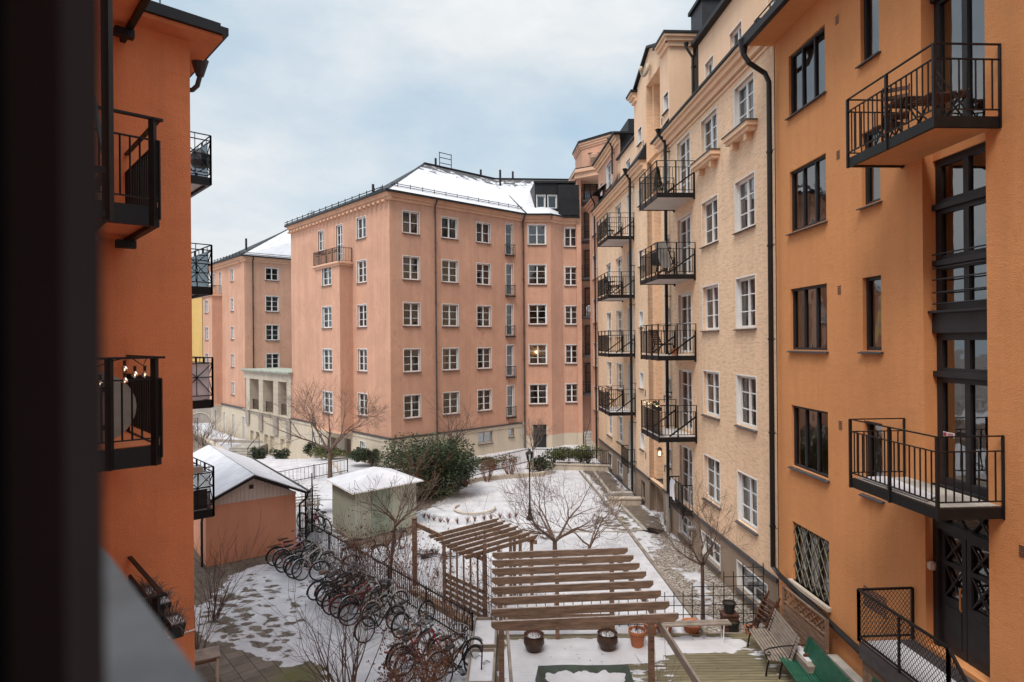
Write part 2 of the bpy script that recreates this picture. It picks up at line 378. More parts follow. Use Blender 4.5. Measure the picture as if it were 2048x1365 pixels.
for x in [i*.97 for i in range(4)]:
    for q in (.25,.5,.75):
        rl.ring(FB.w(x+q,-.05,14.38),.1,.012,'y',8,4)
rl.build('balcony_railing',M['black'],PB)
FB.room(.08,3.79,1.98,13.3,.85)
# panels beyond the bend
B1=(.88,47.22); B2=(2.99,47.35); B3=(3.98,48.4); B4=(5.27,48.5)
P2=Fac(PB,B1,B2); P3=Fac(PB,B2,B3); P4=Fac(PB,B3,B4)
for k in range(5):
    z=3.3+3.02*k
    win(P2,.41,1.75,z,z+1.5,rows=3 if k<4 else 2,curtain=['side','side','none','left','full'][k]); win(P4,.16,1.12,z,z+1.45,rows=3 if k<4 else 2)
mb=MB(); c_=P2.w(1.0,.35,7.25); mb.lathe([(.03,-.1),(.12,-.04),(.12,.04),(.03,.1)],8,c_); mb.build('lit_lamp',M['lamp'],PB)
P2.holes.append((.55,1.8,-.05,1.75))
P2.wall('wall',M['pink'],0,P2.L,.95,17.3); P3.wall('wall',M['pink'],0,P3.L,.95,17.3); P4.wall('wall',M['pink'],0,P4.L,.95,17.3)
P2.wall('plinth',M['base'],0,P2.L,-.3,.95); P3.wall('plinth',M['base'],0,P3.L,-.3,.95); P4.wall('plinth',M['base'],0,P4.L,-.3,.95)
mb=MB(); P2.box(mb,.55,.67,.05,.2,0,1.75); P2.box(mb,1.68,1.8,.05,.2,0,1.75); d=mb.build('entrance',M['base'],PB,label='dark glazed basement entrance with pale jambs')
mb=MB(); P2.box(mb,.67,1.68,.12,.18,0,1.75); mb.build('door',M['charcoal'],d)
FS.room(0.05,SX-.2,1.9,17.2,1.5); FF.room(1.7,11.4,1.9,17.2,1.5); FF.room(.3,1.69,1.9,17.2,.8); P2.room(0.1,2,1,17.2); P4.room(.02,1.2,1,17.2)
# pale base storey
bs=Fac(PB,(E0[0]-.745*.06,E0[1]-.667*.06),(-7.69-.05,39.55-.07)); bf=Fac(PB,(-7.69-.05,39.55-.07),d=(.745,.667))
bs.holes+= [(sS(8.4),sS(7.4),-.3,1.2),(sS(6.2),sS(5.25),0,1.35)]
win(bs,sS(3.95),sS(3.2),.55,1.4,cols=1,rows=2,curtain='none'); win(bs,sS(11.6),sS(11.1),.4,1.3,cols=1,rows=2,curtain='none'); win(bs,sS(10.4),sS(9.8),.4,1.3,cols=1,rows=2,curtain='none')
win(bf,4.45,5.0,.8,1.4,cols=1,rows=1,curtain='none',sill=False,fm=M['wooddark']); win(bf,7.11,8.4,.8,1.62,cols=2,rows=1,curtain='none',fm=M['stone']); win(bf,10,10.5,1.0,1.6,cols=1,rows=1,curtain='none',fm=M['stone'])
bs.wall('plinth',M['base'],0,bs.L,-2,1.95); bf.wall('plinth',M['base'],0,11.5,-1,1.95)
mb=MB(); bs.box(mb,sS(8.4),sS(7.4),.2,.24,-.3,1.2); mb.build('door',M['wood'],PB,label='brown timber basement door'); mb=MB(); bs.box(mb,sS(6.2),sS(5.25),.2,.24,0,1.35); mb.build('door',M['wood'],PB)
mb=MB(); bs.box(mb,0,bs.L+.08,-.1,.1,1.9,1.99); bf.box(mb,-.02,11.3,-.1,.1,1.893,1.987); mb.build('ledge',M['sill'],PB)
mb=MB(); bs.box(mb,0,bs.L+.04,-.05,.1,1.68,1.895); bf.box(mb,0,11.3,-.05,.1,1.675,1.888); mb.build('ledge_moulding',M['base'],PB)
# juliet rails on the front
for k in range(5):
    r=railing(lambda x,y,z:FF.w(x,y,z),[(9.72,0),(9.72,-.2),(10.55,-.2),(10.55,0)],2.42+3*k,.78,.8,.14,2,pw=.02)
    for q in (9.95,10.3): r.ring(FF.w(q,-.2,2.95+3*k),.09,.01,'y',8,4)
    FF.box(r,9.7,10.57,-.22,0,2.38+3*k,2.44+3*k); r.build('window_railing',M['black'],PB)
# cornices
cornice(FS,-.2,SX+.26,17.6,M['pinktrim'],.36); cornice(FF,-.1,11.6,17.6,M['pinktrim'],.33,dz=.003); cornice(P2,-.15,P2.L,17.6,M['pinktrim'],.33,dz=.006); cornice(P3,0,P3.L,17.6,M['pinktrim'],.33,dz=.009); cornice(P4,-.1,P4.L,17.6,M['pinktrim'],.33,dz=.012)
mb=MB()
for i in range(26):
    a=i*.6; FS.box(mb,a,a+.26,-.3,0,17.0,17.12)
mb.build('dentils',M['pinktrim'],PB)
pipe(FF,3.42,-.5,17.6,'pipebrown',foot=False); pipe(FF,11.42,-.1,17.6,'pipebrown',foot=False)
# roof
def off(p,z): return (p[0]-PB.location.x,p[1]-PB.location.y,z)
ez=17.62; ea=(-7.69-.5,39.55-.6); 
def fo(f,a,o): p=f.A+f.d*a-f.n*o; return (p.x,p.y)
eA=(-7.69-.667*(-.4)-.745*.42, 39.55-.745*.4-.667*.42-.02); eB=fo(FF,11.5,.42); e2=fo(P2,P2.L-.05,.42); e3=fo(P4,0.1,.42); e4=fo(P4,P4.L,.42)
ap=(-7.05,50.9); rE=(-1.5,55.9); rF=(6.2,56.5); eM=fo(FS,SX-2.7,.42); eE=fo(FS,-.2,.42); eEb=(-12.4,57.4)
mb=MB(); mb.poly([off(eA,ez),off(eB,ez),off(rE,22.6),off(ap,22.6)]); mb.poly([off(eB,ez),off(e2,ez),off((2.6,56.2),22.6),off(rE,22.6)])
mb.poly([off(e2,ez),off(e3,ez),off(e4,ez),off(rF,22.6),off((2.6,56.2),22.6)])
m,nt,o_=newmat('snowy_roof'); co=coords(nt)
nz=N(nt,'ShaderNodeTexNoise',{'Vector':co,'Scale':1.1,'Detail':8,'Roughness':.75}); sx=N(nt,'ShaderNodeSeparateXYZ',{0:co})
zz=N(nt,'ShaderNodeMapRange',{0:sx.outputs[2],1:20.6,2:22.5,3:0,4:.30}); ad=N(nt,'ShaderNodeMath',{0:nz.outputs[0],1:zz.outputs[0]},operation='ADD')
f_=ramp(nt,ad.outputs[0],[(.655,0.0),(.70,1.0)]); sm=N(nt,'ShaderNodeTexNoise',{'Vector':co,'Scale':6,'Detail':6})
wv=N(nt,'ShaderNodeTexWave',{'Vector':coords(nt,(1,-.9,0)),'Scale':.5,'Distortion':.0},wave_type='BANDS',bands_direction='DIAGONAL')
wf=ramp(nt,wv.outputs[0],[(.0,.90),(.03,1.0)])
base=mixc(nt,1.0,ramp(nt,sm.outputs[0],[(.3,(.52,.51,.53)),(.7,(.61,.60,.62))]),wf,'MULTIPLY')
cc=mixc(nt,f_,base,(.05,.045,.045)); bp=N(nt,'ShaderNodeBump',{'Height':sm.outputs[0],'Strength':.4,'Distance':.05})
p=N(nt,'ShaderNodeBsdfPrincipled',{'Base Color':cc,'Roughness':.8,'Normal':bp.outputs[0]}); nt.links.new(p.outputs[0],o_.inputs[0]); M['snowroof']=m
mb.build('snowy_roof',M['snowroof'],PB)
mb=MB(); mb.poly([off(eM,ez),off(eA,ez),off(ap,22.6)]); mb.poly([off(eM,ez),off(ap,22.6),off(eEb,ez+.1)]); mb.poly([off(eE,ez),off(eM,ez),off(eEb,ez+.1)])
mb.poly([off(ap,22.6),off(rE,22.6),off((4,62),19),off((-10,60),18)]); mb.poly([off(rE,22.6),off(rF,22.6),off((9,62),19),off((4,62),19)])
mb.build('roof',M['blackroof'],PB)
mb=MB()
for a,b in ((eA,eB),(eB,e2),(e2,e3),(e3,e4),(eE,eA)): mb.bar(off(a,ez-.03),off(b,ez-.03),.1,.13)
mb.build('gutter',M['pipe'],PB)
mb=MB()
def up(p,q,t): return (p[0]+(q[0]-p[0])*t,p[1]+(q[1]-p[1])*t)
g1=up(eA,ap,.10); g2=up(eB,rE,.10)
for dz in (.0,.12):
    mb.tube([off(g1,18.2+dz),off(g2,18.2+dz)],.025,5)
for i in range(12):
    q=up(g1,g2,(i+.5)/12); mb.bar(off(q,18.0),off(q,18.4),.04)
for a,b in ((eE,eA),):
    for dz in (.1,.25): mb.tube([off(up(a,b,.0),ez+dz),off(up(a,b,.97),ez+dz)],.03,5)
    for i in range(16): q=up(a,b,(i+.5)/16); mb.bar(off(q,ez),off(q,ez+.35),.05)
mb.bar(off(ap,22.65),off(rE,22.65),.25,.1); mb.bar(off(rE,22.64),off(rF,22.64),.25,.1); mb.bar(off(ap,22.6),off(eA,ez+.03),.16,.06)
mb.bar(off(rE,22.5),off(eB,ez+.05),.1,.05)
mb.build('snow_guard',M['blackroof'],PB)
mb=MB(); 
for x,y in ((-5.9,52),(-5.0,52.8)): mb.bar(off((x,y),22.5),off((x,y),23.9),.06)
for z in (23.0,23.45,23.85): mb.bar(off((-5.9,52),z),off((-5.0,52.8),z),.05)
mb.build('roof_ladder',M['black'],PB)
mb=MB(); 
for x,y,z in ((-6.2,51.8,23.3),(0.2,56,23.3),(-2.6,54.6,23.1),(-9.6,43.6,19.1),(-.9,54,22.9)): mb.tube([off((x,y),17.7 if z<20 else 21.5),off((x,y),z)],.09,8)
mb.build('vent_pipe',M['blackroof'],PB)
# dormer
DF=Fac(PB,(1.85,48.35),(3.62,48.45)); 
win(DF,.15,.8,18.35,19.35,cols=1,rows=1,curtain='none',hole=True,sill=False); win(DF,1.02,1.7,18.35,19.35,cols=1,rows=1,curtain='none',sill=False)
def dex(mb):
    q=[DF.w(0,0,17.7),DF.w(0,0,20.4),DF.w(0,6,20.7),DF.w(0,6,17.7)]; mb.poly(q)
    mb.poly([DF.w(0,-.1,20.4),DF.w(3.3,-.1,20.4),DF.w(3.3,6,20.8),DF.w(0,6,20.8)])
    DF.box(mb,-.08,3.3,-.12,.0,20.3,20.45); DF.box(mb,1.78,3.4,-.35,.3,18.2,20.1); DF.box(mb,1.78,3.4,-.55,-.35,17.7,18.9)
DF.wall('dormer',M['blackroof'],0,1.77,17.7,20.4,extra=dex); DF.room(0.02,1.75,18,20.3,.8)
# ---------- salmon wing beyond the loggia
WB=thing('apartment_building','narrow salmon pink wing with snowy hip roof behind the stone loggia','apartment building',(-25.33,59.26,0))
C2=(-25.33,59.26); C3=(C2[0]-.667*10.3,C2[1]+.745*10.3)
WS=Fac(WB,C3,C2); WF=Fac(WB,C2,d=(.745,.667)); L=WS.L; wq=lambda q: L-(q-26.45)
WZ=[3.06,5.82,8.55,11.35,14.3]
for k,z in enumerate(WZ):
    win(WS,wq(30.4),wq(29.5),z,z+1.25,rows=3 if k<4 else 2)
for z0,z1 in ((14.25,15.45),(11.2,12.7),(8.4,9.9),(5.6,7.1),(2.8,4.1)): win(WF,2.0,3.26,z0,z1,rows=2 if z0>14 else 3)
win(WS,wq(34.0),wq(33.2),13.3,15.5,rows=3,sill=False); win(WS,wq(35.9),wq(35.2),14.3,15.5,rows=2)
WS.wall('wall',M['pink'],0,L,1.95,16.1); WF.wall('wall',M['pink'],0,7,1.95,16.1); WS.room(.1,L-.3,1.9,16,1.4); WF.room(1.6,6,1.9,16,1.4)
wb0=WS.w(wq(33.2),-.95,0); wb1=WS.w(wq(36.3),-.95,0); o2=lambda p:(p[0]+C2[0],p[1]+C2[1])
WBF=Fac(WB,o2(wb1),o2(wb0)); WBR=Fac(WB,o2(wb0),d=(.745,.667))
for k in range(4): win(WBF,.8,1.9,WZ[k],WZ[k]+1.3)
WBF.wall('bay_wall',M['pink'],0,WBF.L,1.95,13.0); WBR.wall('bay_side',M['pink'],0,.95,1.95,13.0); WBF.room(0.1,WBF.L-.1,1.98,12.9,.85)
mb=MB(); WBF.box(mb,-.1,WBF.L+.15,-.15,.95,13.0,13.15); WBF.box(mb,0,WBF.L+.05,-.05,.95,1.83,1.95); mb.build('bay_slab',M['pinktrim'],WB)
railing(lambda x,y,z:WBF.w(x,y,z),[(0,.9),(0,-.05),(WBF.L,-.05),(WBF.L,.9)],13.15,.9,.95,.14,1).build('balcony_railing',M['black'],WB)
cornice(WS,-.2,L+.3,16.4,M['pinktrim'],.35); cornice(WF,-.1,7,16.4,M['pinktrim'],.32,dz=.003)
pipe(WF,.75,2,16.4,'pipe',foot=False)
mb=MB(); 
for i in range(16): WS.box(mb,i*.6,i*.6+.25,-.28,0,15.82,15.93)
mb.build('dentils',M['pinktrim'],WB)
def ow(p,z): return (p[0]-C2[0],p[1]-C2[1],z)
q0=fo(WS,L+.4,.42); q1=fo(WF,7,.42); q2=fo(WS,-.4,.42); qa=(-23.6,66.5)
mb=MB(); mb.poly([ow(q0,16.42),ow(q1,16.42),ow((-19.5,68.5),20.3),ow(qa,20.3)]); mb.build('snowy_roof',M['snow'],WB)
mb=MB(); mb.poly([ow(q2,16.42),ow(q0,16.42),ow(qa,20.3),ow((-30,74),18.6)]); mb.build('roof',M['blackroof'],WB)
mb=MB()
for a,b in ((q2,q0),(q0,q1)):
    mb.bar(ow(a,16.4),ow(b,16.4),.1,.12)
    for dz in (.15,.3): mb.tube([ow(a,16.4+dz),ow(b,16.4+dz)],.03,5)
for i in range(12): q=up(q2,q0,(i+.5)/12); mb.bar(ow(q,16.4),ow(q,16.8),.05)
mb.bar(ow(q0,16.44),ow(qa,20.33),.12,.06); mb.bar(ow(qa,20.3),ow((-19.5,68.5),20.33),.2,.1)
mb.tube([ow((-26.5,62.5),17.5),ow((-26.5,62.5),18.6)],.1,6); mb.tube([ow((-21.5,67.5),20.2),ow((-21.5,67.5),22.4)],.03,5)
for k in range(4):
    t=k*math.pi/4; mb.bar(ow((-21.5-.4*math.cos(t),67.5),22.1-.4*math.sin(t)),ow((-21.5+.4*math.cos(t),67.5),22.1+.4*math.sin(t)),.03)
mb.build('snow_guard',M['blackroof'],WB)
wbs=Fac(WB,(C3[0]-.745*.06,C3[1]-.667*.06),(C2[0]+.667*.4-.745*.06,C2[1]-.745*.4-.667*.06))
for a,b in ((35.5,35.0),(32.7,32.2),(30.0,29.4),(27.1,26.5)): win(wbs,wq(a),wq(b)+.001,-1.1,1.15,cols=1,rows=5,curtain='none',sill=False)
wbs.wall('plinth',M['base'],0,wbs.L,-3,1.95); wbs.room(0,wbs.L,-3,1.9,.8)
mb=MB(); wbs.box(mb,0,wbs.L,-.1,.1,1.85,1.99); mb.build('ledge',M['sill'],WB)
# ---------- stone loggia between them
LG=thing('loggia','pale stone loggia with square pillars and copper edged slab between the two salmon blocks','loggia',(-18,51.0,0))
def SP(q,o): return (-7.69-.667*q-.745*o,39.55+.745*q-.667*o)
LF=Fac(LG,SP(26.4,.12),SP(15.4,.12)); lq=lambda q:26.4-q
mb=MB(); LF.box(mb,0,11,0,3.2,4.85,5.45); LF.box(mb,-.15,11.1,-.15,3.2,5.45,5.6); mb.build('entablature',M['stone'],LG)
mb=MB(); LF.box(mb,-.25,11.2,-.28,3.2,5.6,5.72); mb.build('slab',M['copper'],LG)
for a,b in ((25.9,24.9),(22.6,21.6),(19.2,18.1),(16.3,15.45)):
    mb=MB(); z=1.95
    while z<4.8: LF.box(mb,lq(a),lq(b),0,.9,z,min(z+.46,4.85)-.015); LF.box(mb,lq(a)+.02,lq(b)-.02,.02,.88,min(z+.46,4.85)-.015,min(z+.46,4.85)); z+=.46
    mb.build('pillar',M['stone'],LG)
    mb=MB(); LF.box(mb,lq(a)+.1,lq(b)-.1,-.1,0,.3 if a<25 else .6,1.9); mb.build('pilaster_stub',M['greywall'],LG)
for a,b in ((24.9,22.6),(21.6,19.2),(18.1,16.3)):
    railing(lambda x,y,z:LF.w(x,y,z),[(lq(a),.3),(lq(b),.3)],1.98,.9,.95,.13,2.5).build('railing',M['black'],LG)
lb=Fac(LG,SP(26.4,.06),SP(15.4,.06))
for a,b in ((25.0,24.13),(23.58,22.75),(21.5,20.6),(20.2,19.2),(17.86,16.93),(16.6,15.65)): lb.holes.append((lq(a),lq(b),-1.75,.03))
lb.wall('plinth',M['base'],0,11,-2.6,1.95)
mb=MB()
for h in lb.holes: mb.poly([lb.w(h[0],.2,h[2]),lb.w(h[1],.2,h[2]),lb.w(h[1],.2,h[3]),lb.w(h[0],.2,h[3])])
mb.build('blind_niches',M['base'],LG)
mb=MB(); LF.box(mb,0,11,2.6,2.8,1.9,4.9); LF.box(mb,0,.2,.9,2.6,1.9,4.9); mb.build('back_wall',M['garage'],LG)
mb=MB(); LF.box(mb,4.6,5.7,2.55,2.6,2.6,4.2); mb.build('window',M['charcoal'],LG)
mb=MB(); LF.box(mb,-.1,11,-.12,3.2,1.9,1.99); LF.box(mb,0,11,-.02,3.0,1.7,1.89); mb.build('floor_slab',M['stone'],LG)
# ---------- yellow houses far left
YB=thing('apartment_building','distant yellow apartment house glimpsed past the left balconies','apartment building',(-45,84,0))
Y1=Fac(YB,(-52,84),(-41.6,84)); 
for k in range(6): win(Y1,7.6,8.6,-1.5+3*k,.3+3*k,'dark',cols=2,rows=2,curtain='none')
Y1.wall('wall',M['yellow'],0,10.4,-4,15); Y1.room(.1,10.3,-4,14.9)
Y2=Fac(YB,(-41.6,86),(-36,86))
for k in range(6): win(Y2,.3,2.0,-2+3*k,.4+3*k,'dark',cols=3,rows=2,curtain='none')
Y2.wall('wall',M['yellow'],0,5.6,-4,14.2); Y2.room(.1,5.5,-4,14)
mb=MB(); Y1.box(mb,-.3,10.6,-.3,8,15,15.3); Y2.box(mb,-.1,5.8,-.3,6,14.2,14.5); mb.build('roof',M['snow'],YB)
mb=MB()
for k in range(5): Y2.box(mb,.1,2.3,-.7,0,-2.2+3*k,-2.05+3*k); 
for k in range(5):
    for i in range(12): Y2.box(mb,.1+i*.2,.13+i*.2,-.7,-.67,-2.05+3*k,-1.1+3*k)
mb.build('balcony_railing',M['black'],YB)
GW=thing('garden_wall','grey rendered garden wall with a blind arch below the yellow house','wall',(-40,77,-1))
gw=Fac(GW,(-48,77),(-34,78)); mb=MB(); gw.box(mb,0,14,0,.5,-4,.3); mb.build('wall_body',M['greywall'],GW)
mb=MB(); gw.box(mb,-.1,14.1,-.1,.6,.3,.42); mb.build('coping',M['sill'],GW)
mb=MB(); pts=[gw.w(9.2+1.5*math.cos(t),-.03,-1.9+1.5*math.sin(t)) for t in [math.pi*i/14 for i in range(15)]]; mb.tube(pts,.07,5); mb.build('arch_moulding',M['stone'],GW)
# ---------- stair tower and curved balconies
TW=thing('stair_tower','tall salmon stair tower with curved iron balconies and polygonal top beside the dormer','tower',(5.6,48.5,0))
tl=Fac(TW,(4.75,50.3),(5.06,48.35)); tf=Fac(TW,(5.06,48.35),(5.42,48.35)); tr=Fac(TW,(5.42,48.35),(5.42,50.2)); tb=Fac(TW,(5.42,49.9),(8.6,49.9))
tl.wall('wall',M['pink'],0,tl.L,.95,21); tf.wall('wall',M['pink'],0,tf.L,.95,21); tf.wall('plinth',M['base'],0,tf.L,-.2,.95)
tb.wall('wall',M['pink'],0,3.2,-.2,21)
mb=MB(); mb.poly([tr.w(0,0,-.2),tr.w(1.6,0,-.2),tr.w(1.6,0,21),tr.w(0,0,21)]); mb.build('reveal_wall',M['pink'],TW)
for k in range(6):
    z=3.95+3*k
    win(tb,.42,1.9,z+.05,z+2.35,'dark',cols=3,rows=3,curtain='none',hole=False,y=-.25,sill=False)
    mb=MB(); mb2=MB(); P=[]
    n=12
    for i in range(n+1):
        t=math.pi+math.pi*i/n; P.append((6.35-1.0*math.cos(t)*1.0,49.0+ .95*math.sin(t)))
    loc=lambda p,z:(p[0]-5.6,p[1]-48.5,z)
    pl=[(x,y) for x,y in P]+[(5.42,49.9),(7.3,49.9)]
    mb.prism([(x-5.6,y-48.5) for x,y in [(5.43,49.9)]+[(2*6.35-x,y) for x,y in P]+[(7.3,49.9)]],z-.14,z); b=mb.build('balcony',M['sill'],TW)
    for i in range(n):
        a=P[i]; c=P[i+1]; mb2.bar(loc(a,z+.95),loc(c,z+.95),.04,.03); mb2.bar(loc(a,z+.75),loc(c,z+.75),.025); mb2.bar(loc(a,z+.1),loc(c,z+.1),.025)
        mb2.bar(loc(a,z),loc(a,z+.95),.03); mm=((a[0]+c[0])/2,(a[1]+c[1])/2); mb2.bar(loc(mm,z),loc(mm,z+.75),.015)
    mb2.build('railing',M['black'],b)
mb=MB(); tb.box(mb,1.0,1.9,-.12,-.05,.95,3.4); d=mb.build('door',M['orangewood'],TW,label='varnished orange wooden door'); mb=MB(); tb.box(mb,1.15,1.75,-.14,-.12,1.9,3.2); mb.build('door_glass',M['glassd'],d)
oct1=[(5.35,51.6),(5.6,48.95),(7.5,46.95),(9.3,47.5),(10.4,52)]
def rim(f0,f1,z0,z1,o):
    c=(7.4,49.5); r=[]
    for x,y in oct1:
        dx,dy=x-c[0],y-c[1]; l=math.hypot(dx,dy); r.append((x+dx/l*o-5.6,y+dy/l*o-48.5))
    return r
mb=MB(); mb.prism(rim(0,0,0,0,0),21.3,23.2); mb.build('tower_top',M['pink'],TW)
mb=MB(); mb.prism(rim(0,0,0,0,.08),23.05,23.2001); mb.prism(rim(0,0,0,0,.17),23.2,23.38); mb.prism(rim(0,0,0,0,.26),23.38,23.5); mb.build('tower_cornice',M['pinktrim'],TW)
mb=MB(); mb.prism(rim(0,0,0,0,.32),23.5,23.68); mb.build('tower_roof',M['blackroof'],TW)
cor2=[(4.7,51.5),(4.93,47.9),(8.4,45.6),(9,50)]
mb=MB(); mb.prism([(x-5.6,y-48.5) for x,y in [(4.8,51.5),(5.0,48.1),(8.3,45.7),(9,50)]],20.55,20.95); mb.prism([(x-5.6,y-48.5) for x,y in cor2],20.95,21.2); mb.build('lower_cornice',M['pinktrim'],TW)
mb=MB(); mb.prism([(x-5.6,y-48.5) for x,y in cor2],21.2,21.28); mb.prism([(x-5.6,y-48.5) for x,y in [(5.2,51),(5.3,48.6),(8.0,46.6),(9,50)]],21.28,21.4); mb.build('lower_roof',M['blackroof'],TW)
mb=MB(); px,py=6.45,47.9; mb.lathe([(.12,0),(.22,.12),(.36,.3),(.42,.55),(.34,.62)],12,(px-5.6,py-48.5,21.75)); mb.box(px-5.6-.5,px-5.6+.5,py-48.5-.3,py-48.5+.2,22.4,22.47); mb.build('urn_relief',M['pinktrim'],TW)
for i in range(5): 
    mb=MB(); mb.box(5.5-5.6+.0,7.1-5.6,48.35-48.5-.35*(4-i),48.5-48.5+.9,0.0+.19*i,.19*(i+1)); mb.build('step',M['concrete'],TW)
mb=MB(); mb.tube([(5.45-5.6,-1.7,1.0),(5.5-5.6,-1.65,1.05),(6.0-5.6,-.2,2.0),(6.0-5.6,.1,1.95)],.02,5); mb.tube([(5.45-5.6,-1.7,0),(5.45-5.6,-1.7,1.0)],.02,5); mb.build('handrail',M['black'],TW)
# ---------- right-hand row: shared wall line
def RY(Y,o=0): return (8.05-.0552*Y-o*.9985,Y-o*.0551)
class RFac(Fac):
    def __init__(s,root,y0,y1,o=0): Fac.__init__(s,root,RY(y0,o),RY(y1,o)); s.y0=y0
    def a(s,Y): return (s.y0-Y)*1.00152
# pink end house
EH=thing('apartment_building','slim salmon house between the stair tower and the peach row','apartment building',(5.6,44,0))
ef=RFac(EH,44.5,41.65)
for k in range(5): win(ef,ef.a(43.4),ef.a(42.0),3.3+3*k,4.9+3*k,rows=4)
ef.holes.append((ef.a(43.0),ef.a(42.2),.5,2.2))
ef.wall('wall',M['pink'],0,ef.L,1.0,17.5); ef.wall('plinth',M['base'],0,ef.L,-.2,1.0); ef.room(.05,2.8,1,17,1)
mb=MB(); ef.box(mb,0,.001,0,1.5,-.2,17.3); mb.build('end_wall',M['pink'],EH)
mb=MB(); ef.box(mb,ef.a(43.0),ef.a(42.2),.1,.14,.5,2.2); mb.build('door',M['charcoal'],EH)
cornice(ef,-.3,ef.L,17.7,M['pink'],.3)
pipe(ef,ef.a(41.85),0,17.75,'pipe',foot=False)
ea_=RFac(EH,43.7,37.0,-.5); win(ea_,ea_.a(41.0),ea_.a(39.2),17.9,19.5,cols=2,rows=3); win(ea_,ea_.a(43.1),ea_.a(42.3),17.9,18.8)
ea_.wall('attic_wall',M['pink'],0,ea_.L,16.7,20.0); ea_.room(.1,5.5,17,19.9,1); cornice(ea_,-.3,ea_.L-.3,20.35,M['creamplain'],.3)
mb=MB(); ea_.box(mb,-.4,ea_.L,-.4,4,20.35,20.45)
v=[ef.w(-.2,-.35,17.72),ef.w(3.6,-.35,17.72),ef.w(3.6,.5,18.4),ef.w(-.2,.5,18.0)]; mb.poly(v)
ea_.box(mb,3.2,6.7,.5,3,20.45,21.2)
mb.build('roof',M['blackroof'],EH); pipe(ea_,ea_.a(38.6),18.2,20.5,'pipe',foot=False)
# peach row, far part
DH=thing('apartment_building','far peach rendered apartment house with five stacked balconies and dark downpipes','apartment building',(6.2,36,0))
df=RFac(DH,41.65,31.75)
for k in range(5):
    z=5.25-3+3*k
    win(df,df.a(38.9),df.a(37.5),z,z+1.5,curtain='side'); win(df,df.a(36.2),df.a(34.7),z,z+1.5); 
    win(df,df.a(33.4),df.a(32.3),z-.85+.02,z+1.5,rows=4,sill=False)
win(df,df.a(38.9),df.a(37.7),.3,1.15,cols=2,rows=2,curtain='none'); win(df,df.a(36.2),df.a(34.9),.3,1.15,cols=2,rows=2,curtain='none'); win(df,df.a(33.6),df.a(32.4),-.6,1.2,cols=2,rows=3,sill=False,curtain='none')
df.wall('wall',M['cream'],0,df.L,1.55,16.4); df.wall('plinth',M['basebrown'],0,df.L,-.8,1.45); df.room(.1,df.L-.1,-.6,16.3,1.5)
mb=MB(); df.box(mb,0,df.L,-.05,.05,1.45,1.56); df.box(mb,0,df.L,-.03,.02,-.05,.12); mb.build('plinth_band',M['sill'],DH)
cornice(df,0,df.L,16.6,M['creamplain'],.36,steps=((0,.1,1),(.1,.25,.75),(.25,.45,.4),(.5,.58,.15)))
mb=MB(); df.box(mb,-.1,df.L+.0,-.42,.5,16.6,16.68); df.box(mb,-.1,0,-.3,.45,16.4,16.6); mb.build('eaves_sheet',M['blackroof'],DH)
for k in range(4): balcony(df,df.a(34.5),df.a(31.9),1.38,4.4+3*k)
r=railing(lambda x,y,z:df.w(x,y,z),[(df.a(33.6),0),(df.a(33.6),-.35),(df.a(32.2),-.35),(df.a(32.2),0)],1.4,1.0,1.02,.12,2); r.build('window_railing',M['black'],DH)
da=RFac(DH,37.6,31.75,-.5); 
for a,b in ((35.6,34.6),(33.4,32.4)): win(da,da.a(a),da.a(b),16.9,18.2,cols=2,rows=2)
da.wall('attic_wall',M['creamplain'],0,da.L,16.6,18.9); da.room(.1,5.6,16.6,18.8,1)
mb=MB(); da.box(mb,-.1,da.L,-.12,.2,18.9,19.02); mb.poly([da.w(-.1,.1,19.0),da.w(da.L,.1,19.0),da.w(da.L,1.2,20.6),da.w(-.1,1.2,20.6)])
mb.poly([da.w(-.1,0,16.7),da.w(-.1,.1,19.0),da.w(-.1,1.2,20.6),da.w(-.1,1.2,16.7)])
mb.poly([df.w(-.1,-.1,16.7),df.w(4.1,-.1,16.7),df.w(4.1,.4,18.2),df.w(2,.45,17.7),df.w(-.1,.5,17.4)])
mb.build('roof',M['blackroof'],DH)
pipe(df,df.a(31.95),0.1,16.75,'pipe',r=.07,out=.45,y=-.2)
mb=MB(); df.box(mb,df.a(33.2),df.a(31.7),-.75,-.55,0,.35); mb.build('area_kerb',M['concrete'],DH)
# peach row, near part
CH=thing('apartment_building','near peach apartment house with rough slurried brick, tall stair gable and big balconies','apartment building',(6.8,24,0))
cf=RFac(CH,31.75,16.84)
RZ=[2.42,5.4,8.37,11.35,14.4]
for k,z in enumerate(RZ):
    h=1.52 if k<4 else 1.38
    win(cf,cf.a(19.42),cf.a(18.07),z,z+h,curtain=['left','side','none','full','full'][k]); win(cf,cf.a(22.3),cf.a(20.85),z,z+h)
    win(cf,cf.a(25.0),cf.a(23.5),z-.82,z+1.45,rows=4,sill=False)
for k in range(6):
    z=-.0+2.72+3*k-.02
    if k<5 or True:
        win(cf,cf.a(31.0),cf.a(30.35),z,z+.75,cols=1,rows=1,curtain='full') 
        win(cf,cf.a(26.75),cf.a(26.1),z,z+.75,cols=1,rows=1,curtain='full')
for a,b in ((19.5,17.5),(22.6,20.9),(25.1,23.7),(26.8,26.2),(30.9,30.3)): win(cf,cf.a(a),cf.a(b),.3,1.12,cols=2 if a-b>1 else 1,rows=2,curtain='none',fm=M['sill'] if a>26 else None)
nh=(cf.a(29.46),cf.a(27.26),-.05,20.0); cf.holes.append(nh)
h0=[h for h in cf.holes if h is not nh]
def niche(mb):
    a0,a1=nh[0],nh[1]
    for (x0,x1,y0,y1) in ((a0-.02,a0+.0,0,.35),):
        pass
cf.wall('wall',M['cream'],0,cf.L,1.55,16.4); cf.wall('plinth',M['basebrown'],0,cf.L,-.3,1.45)
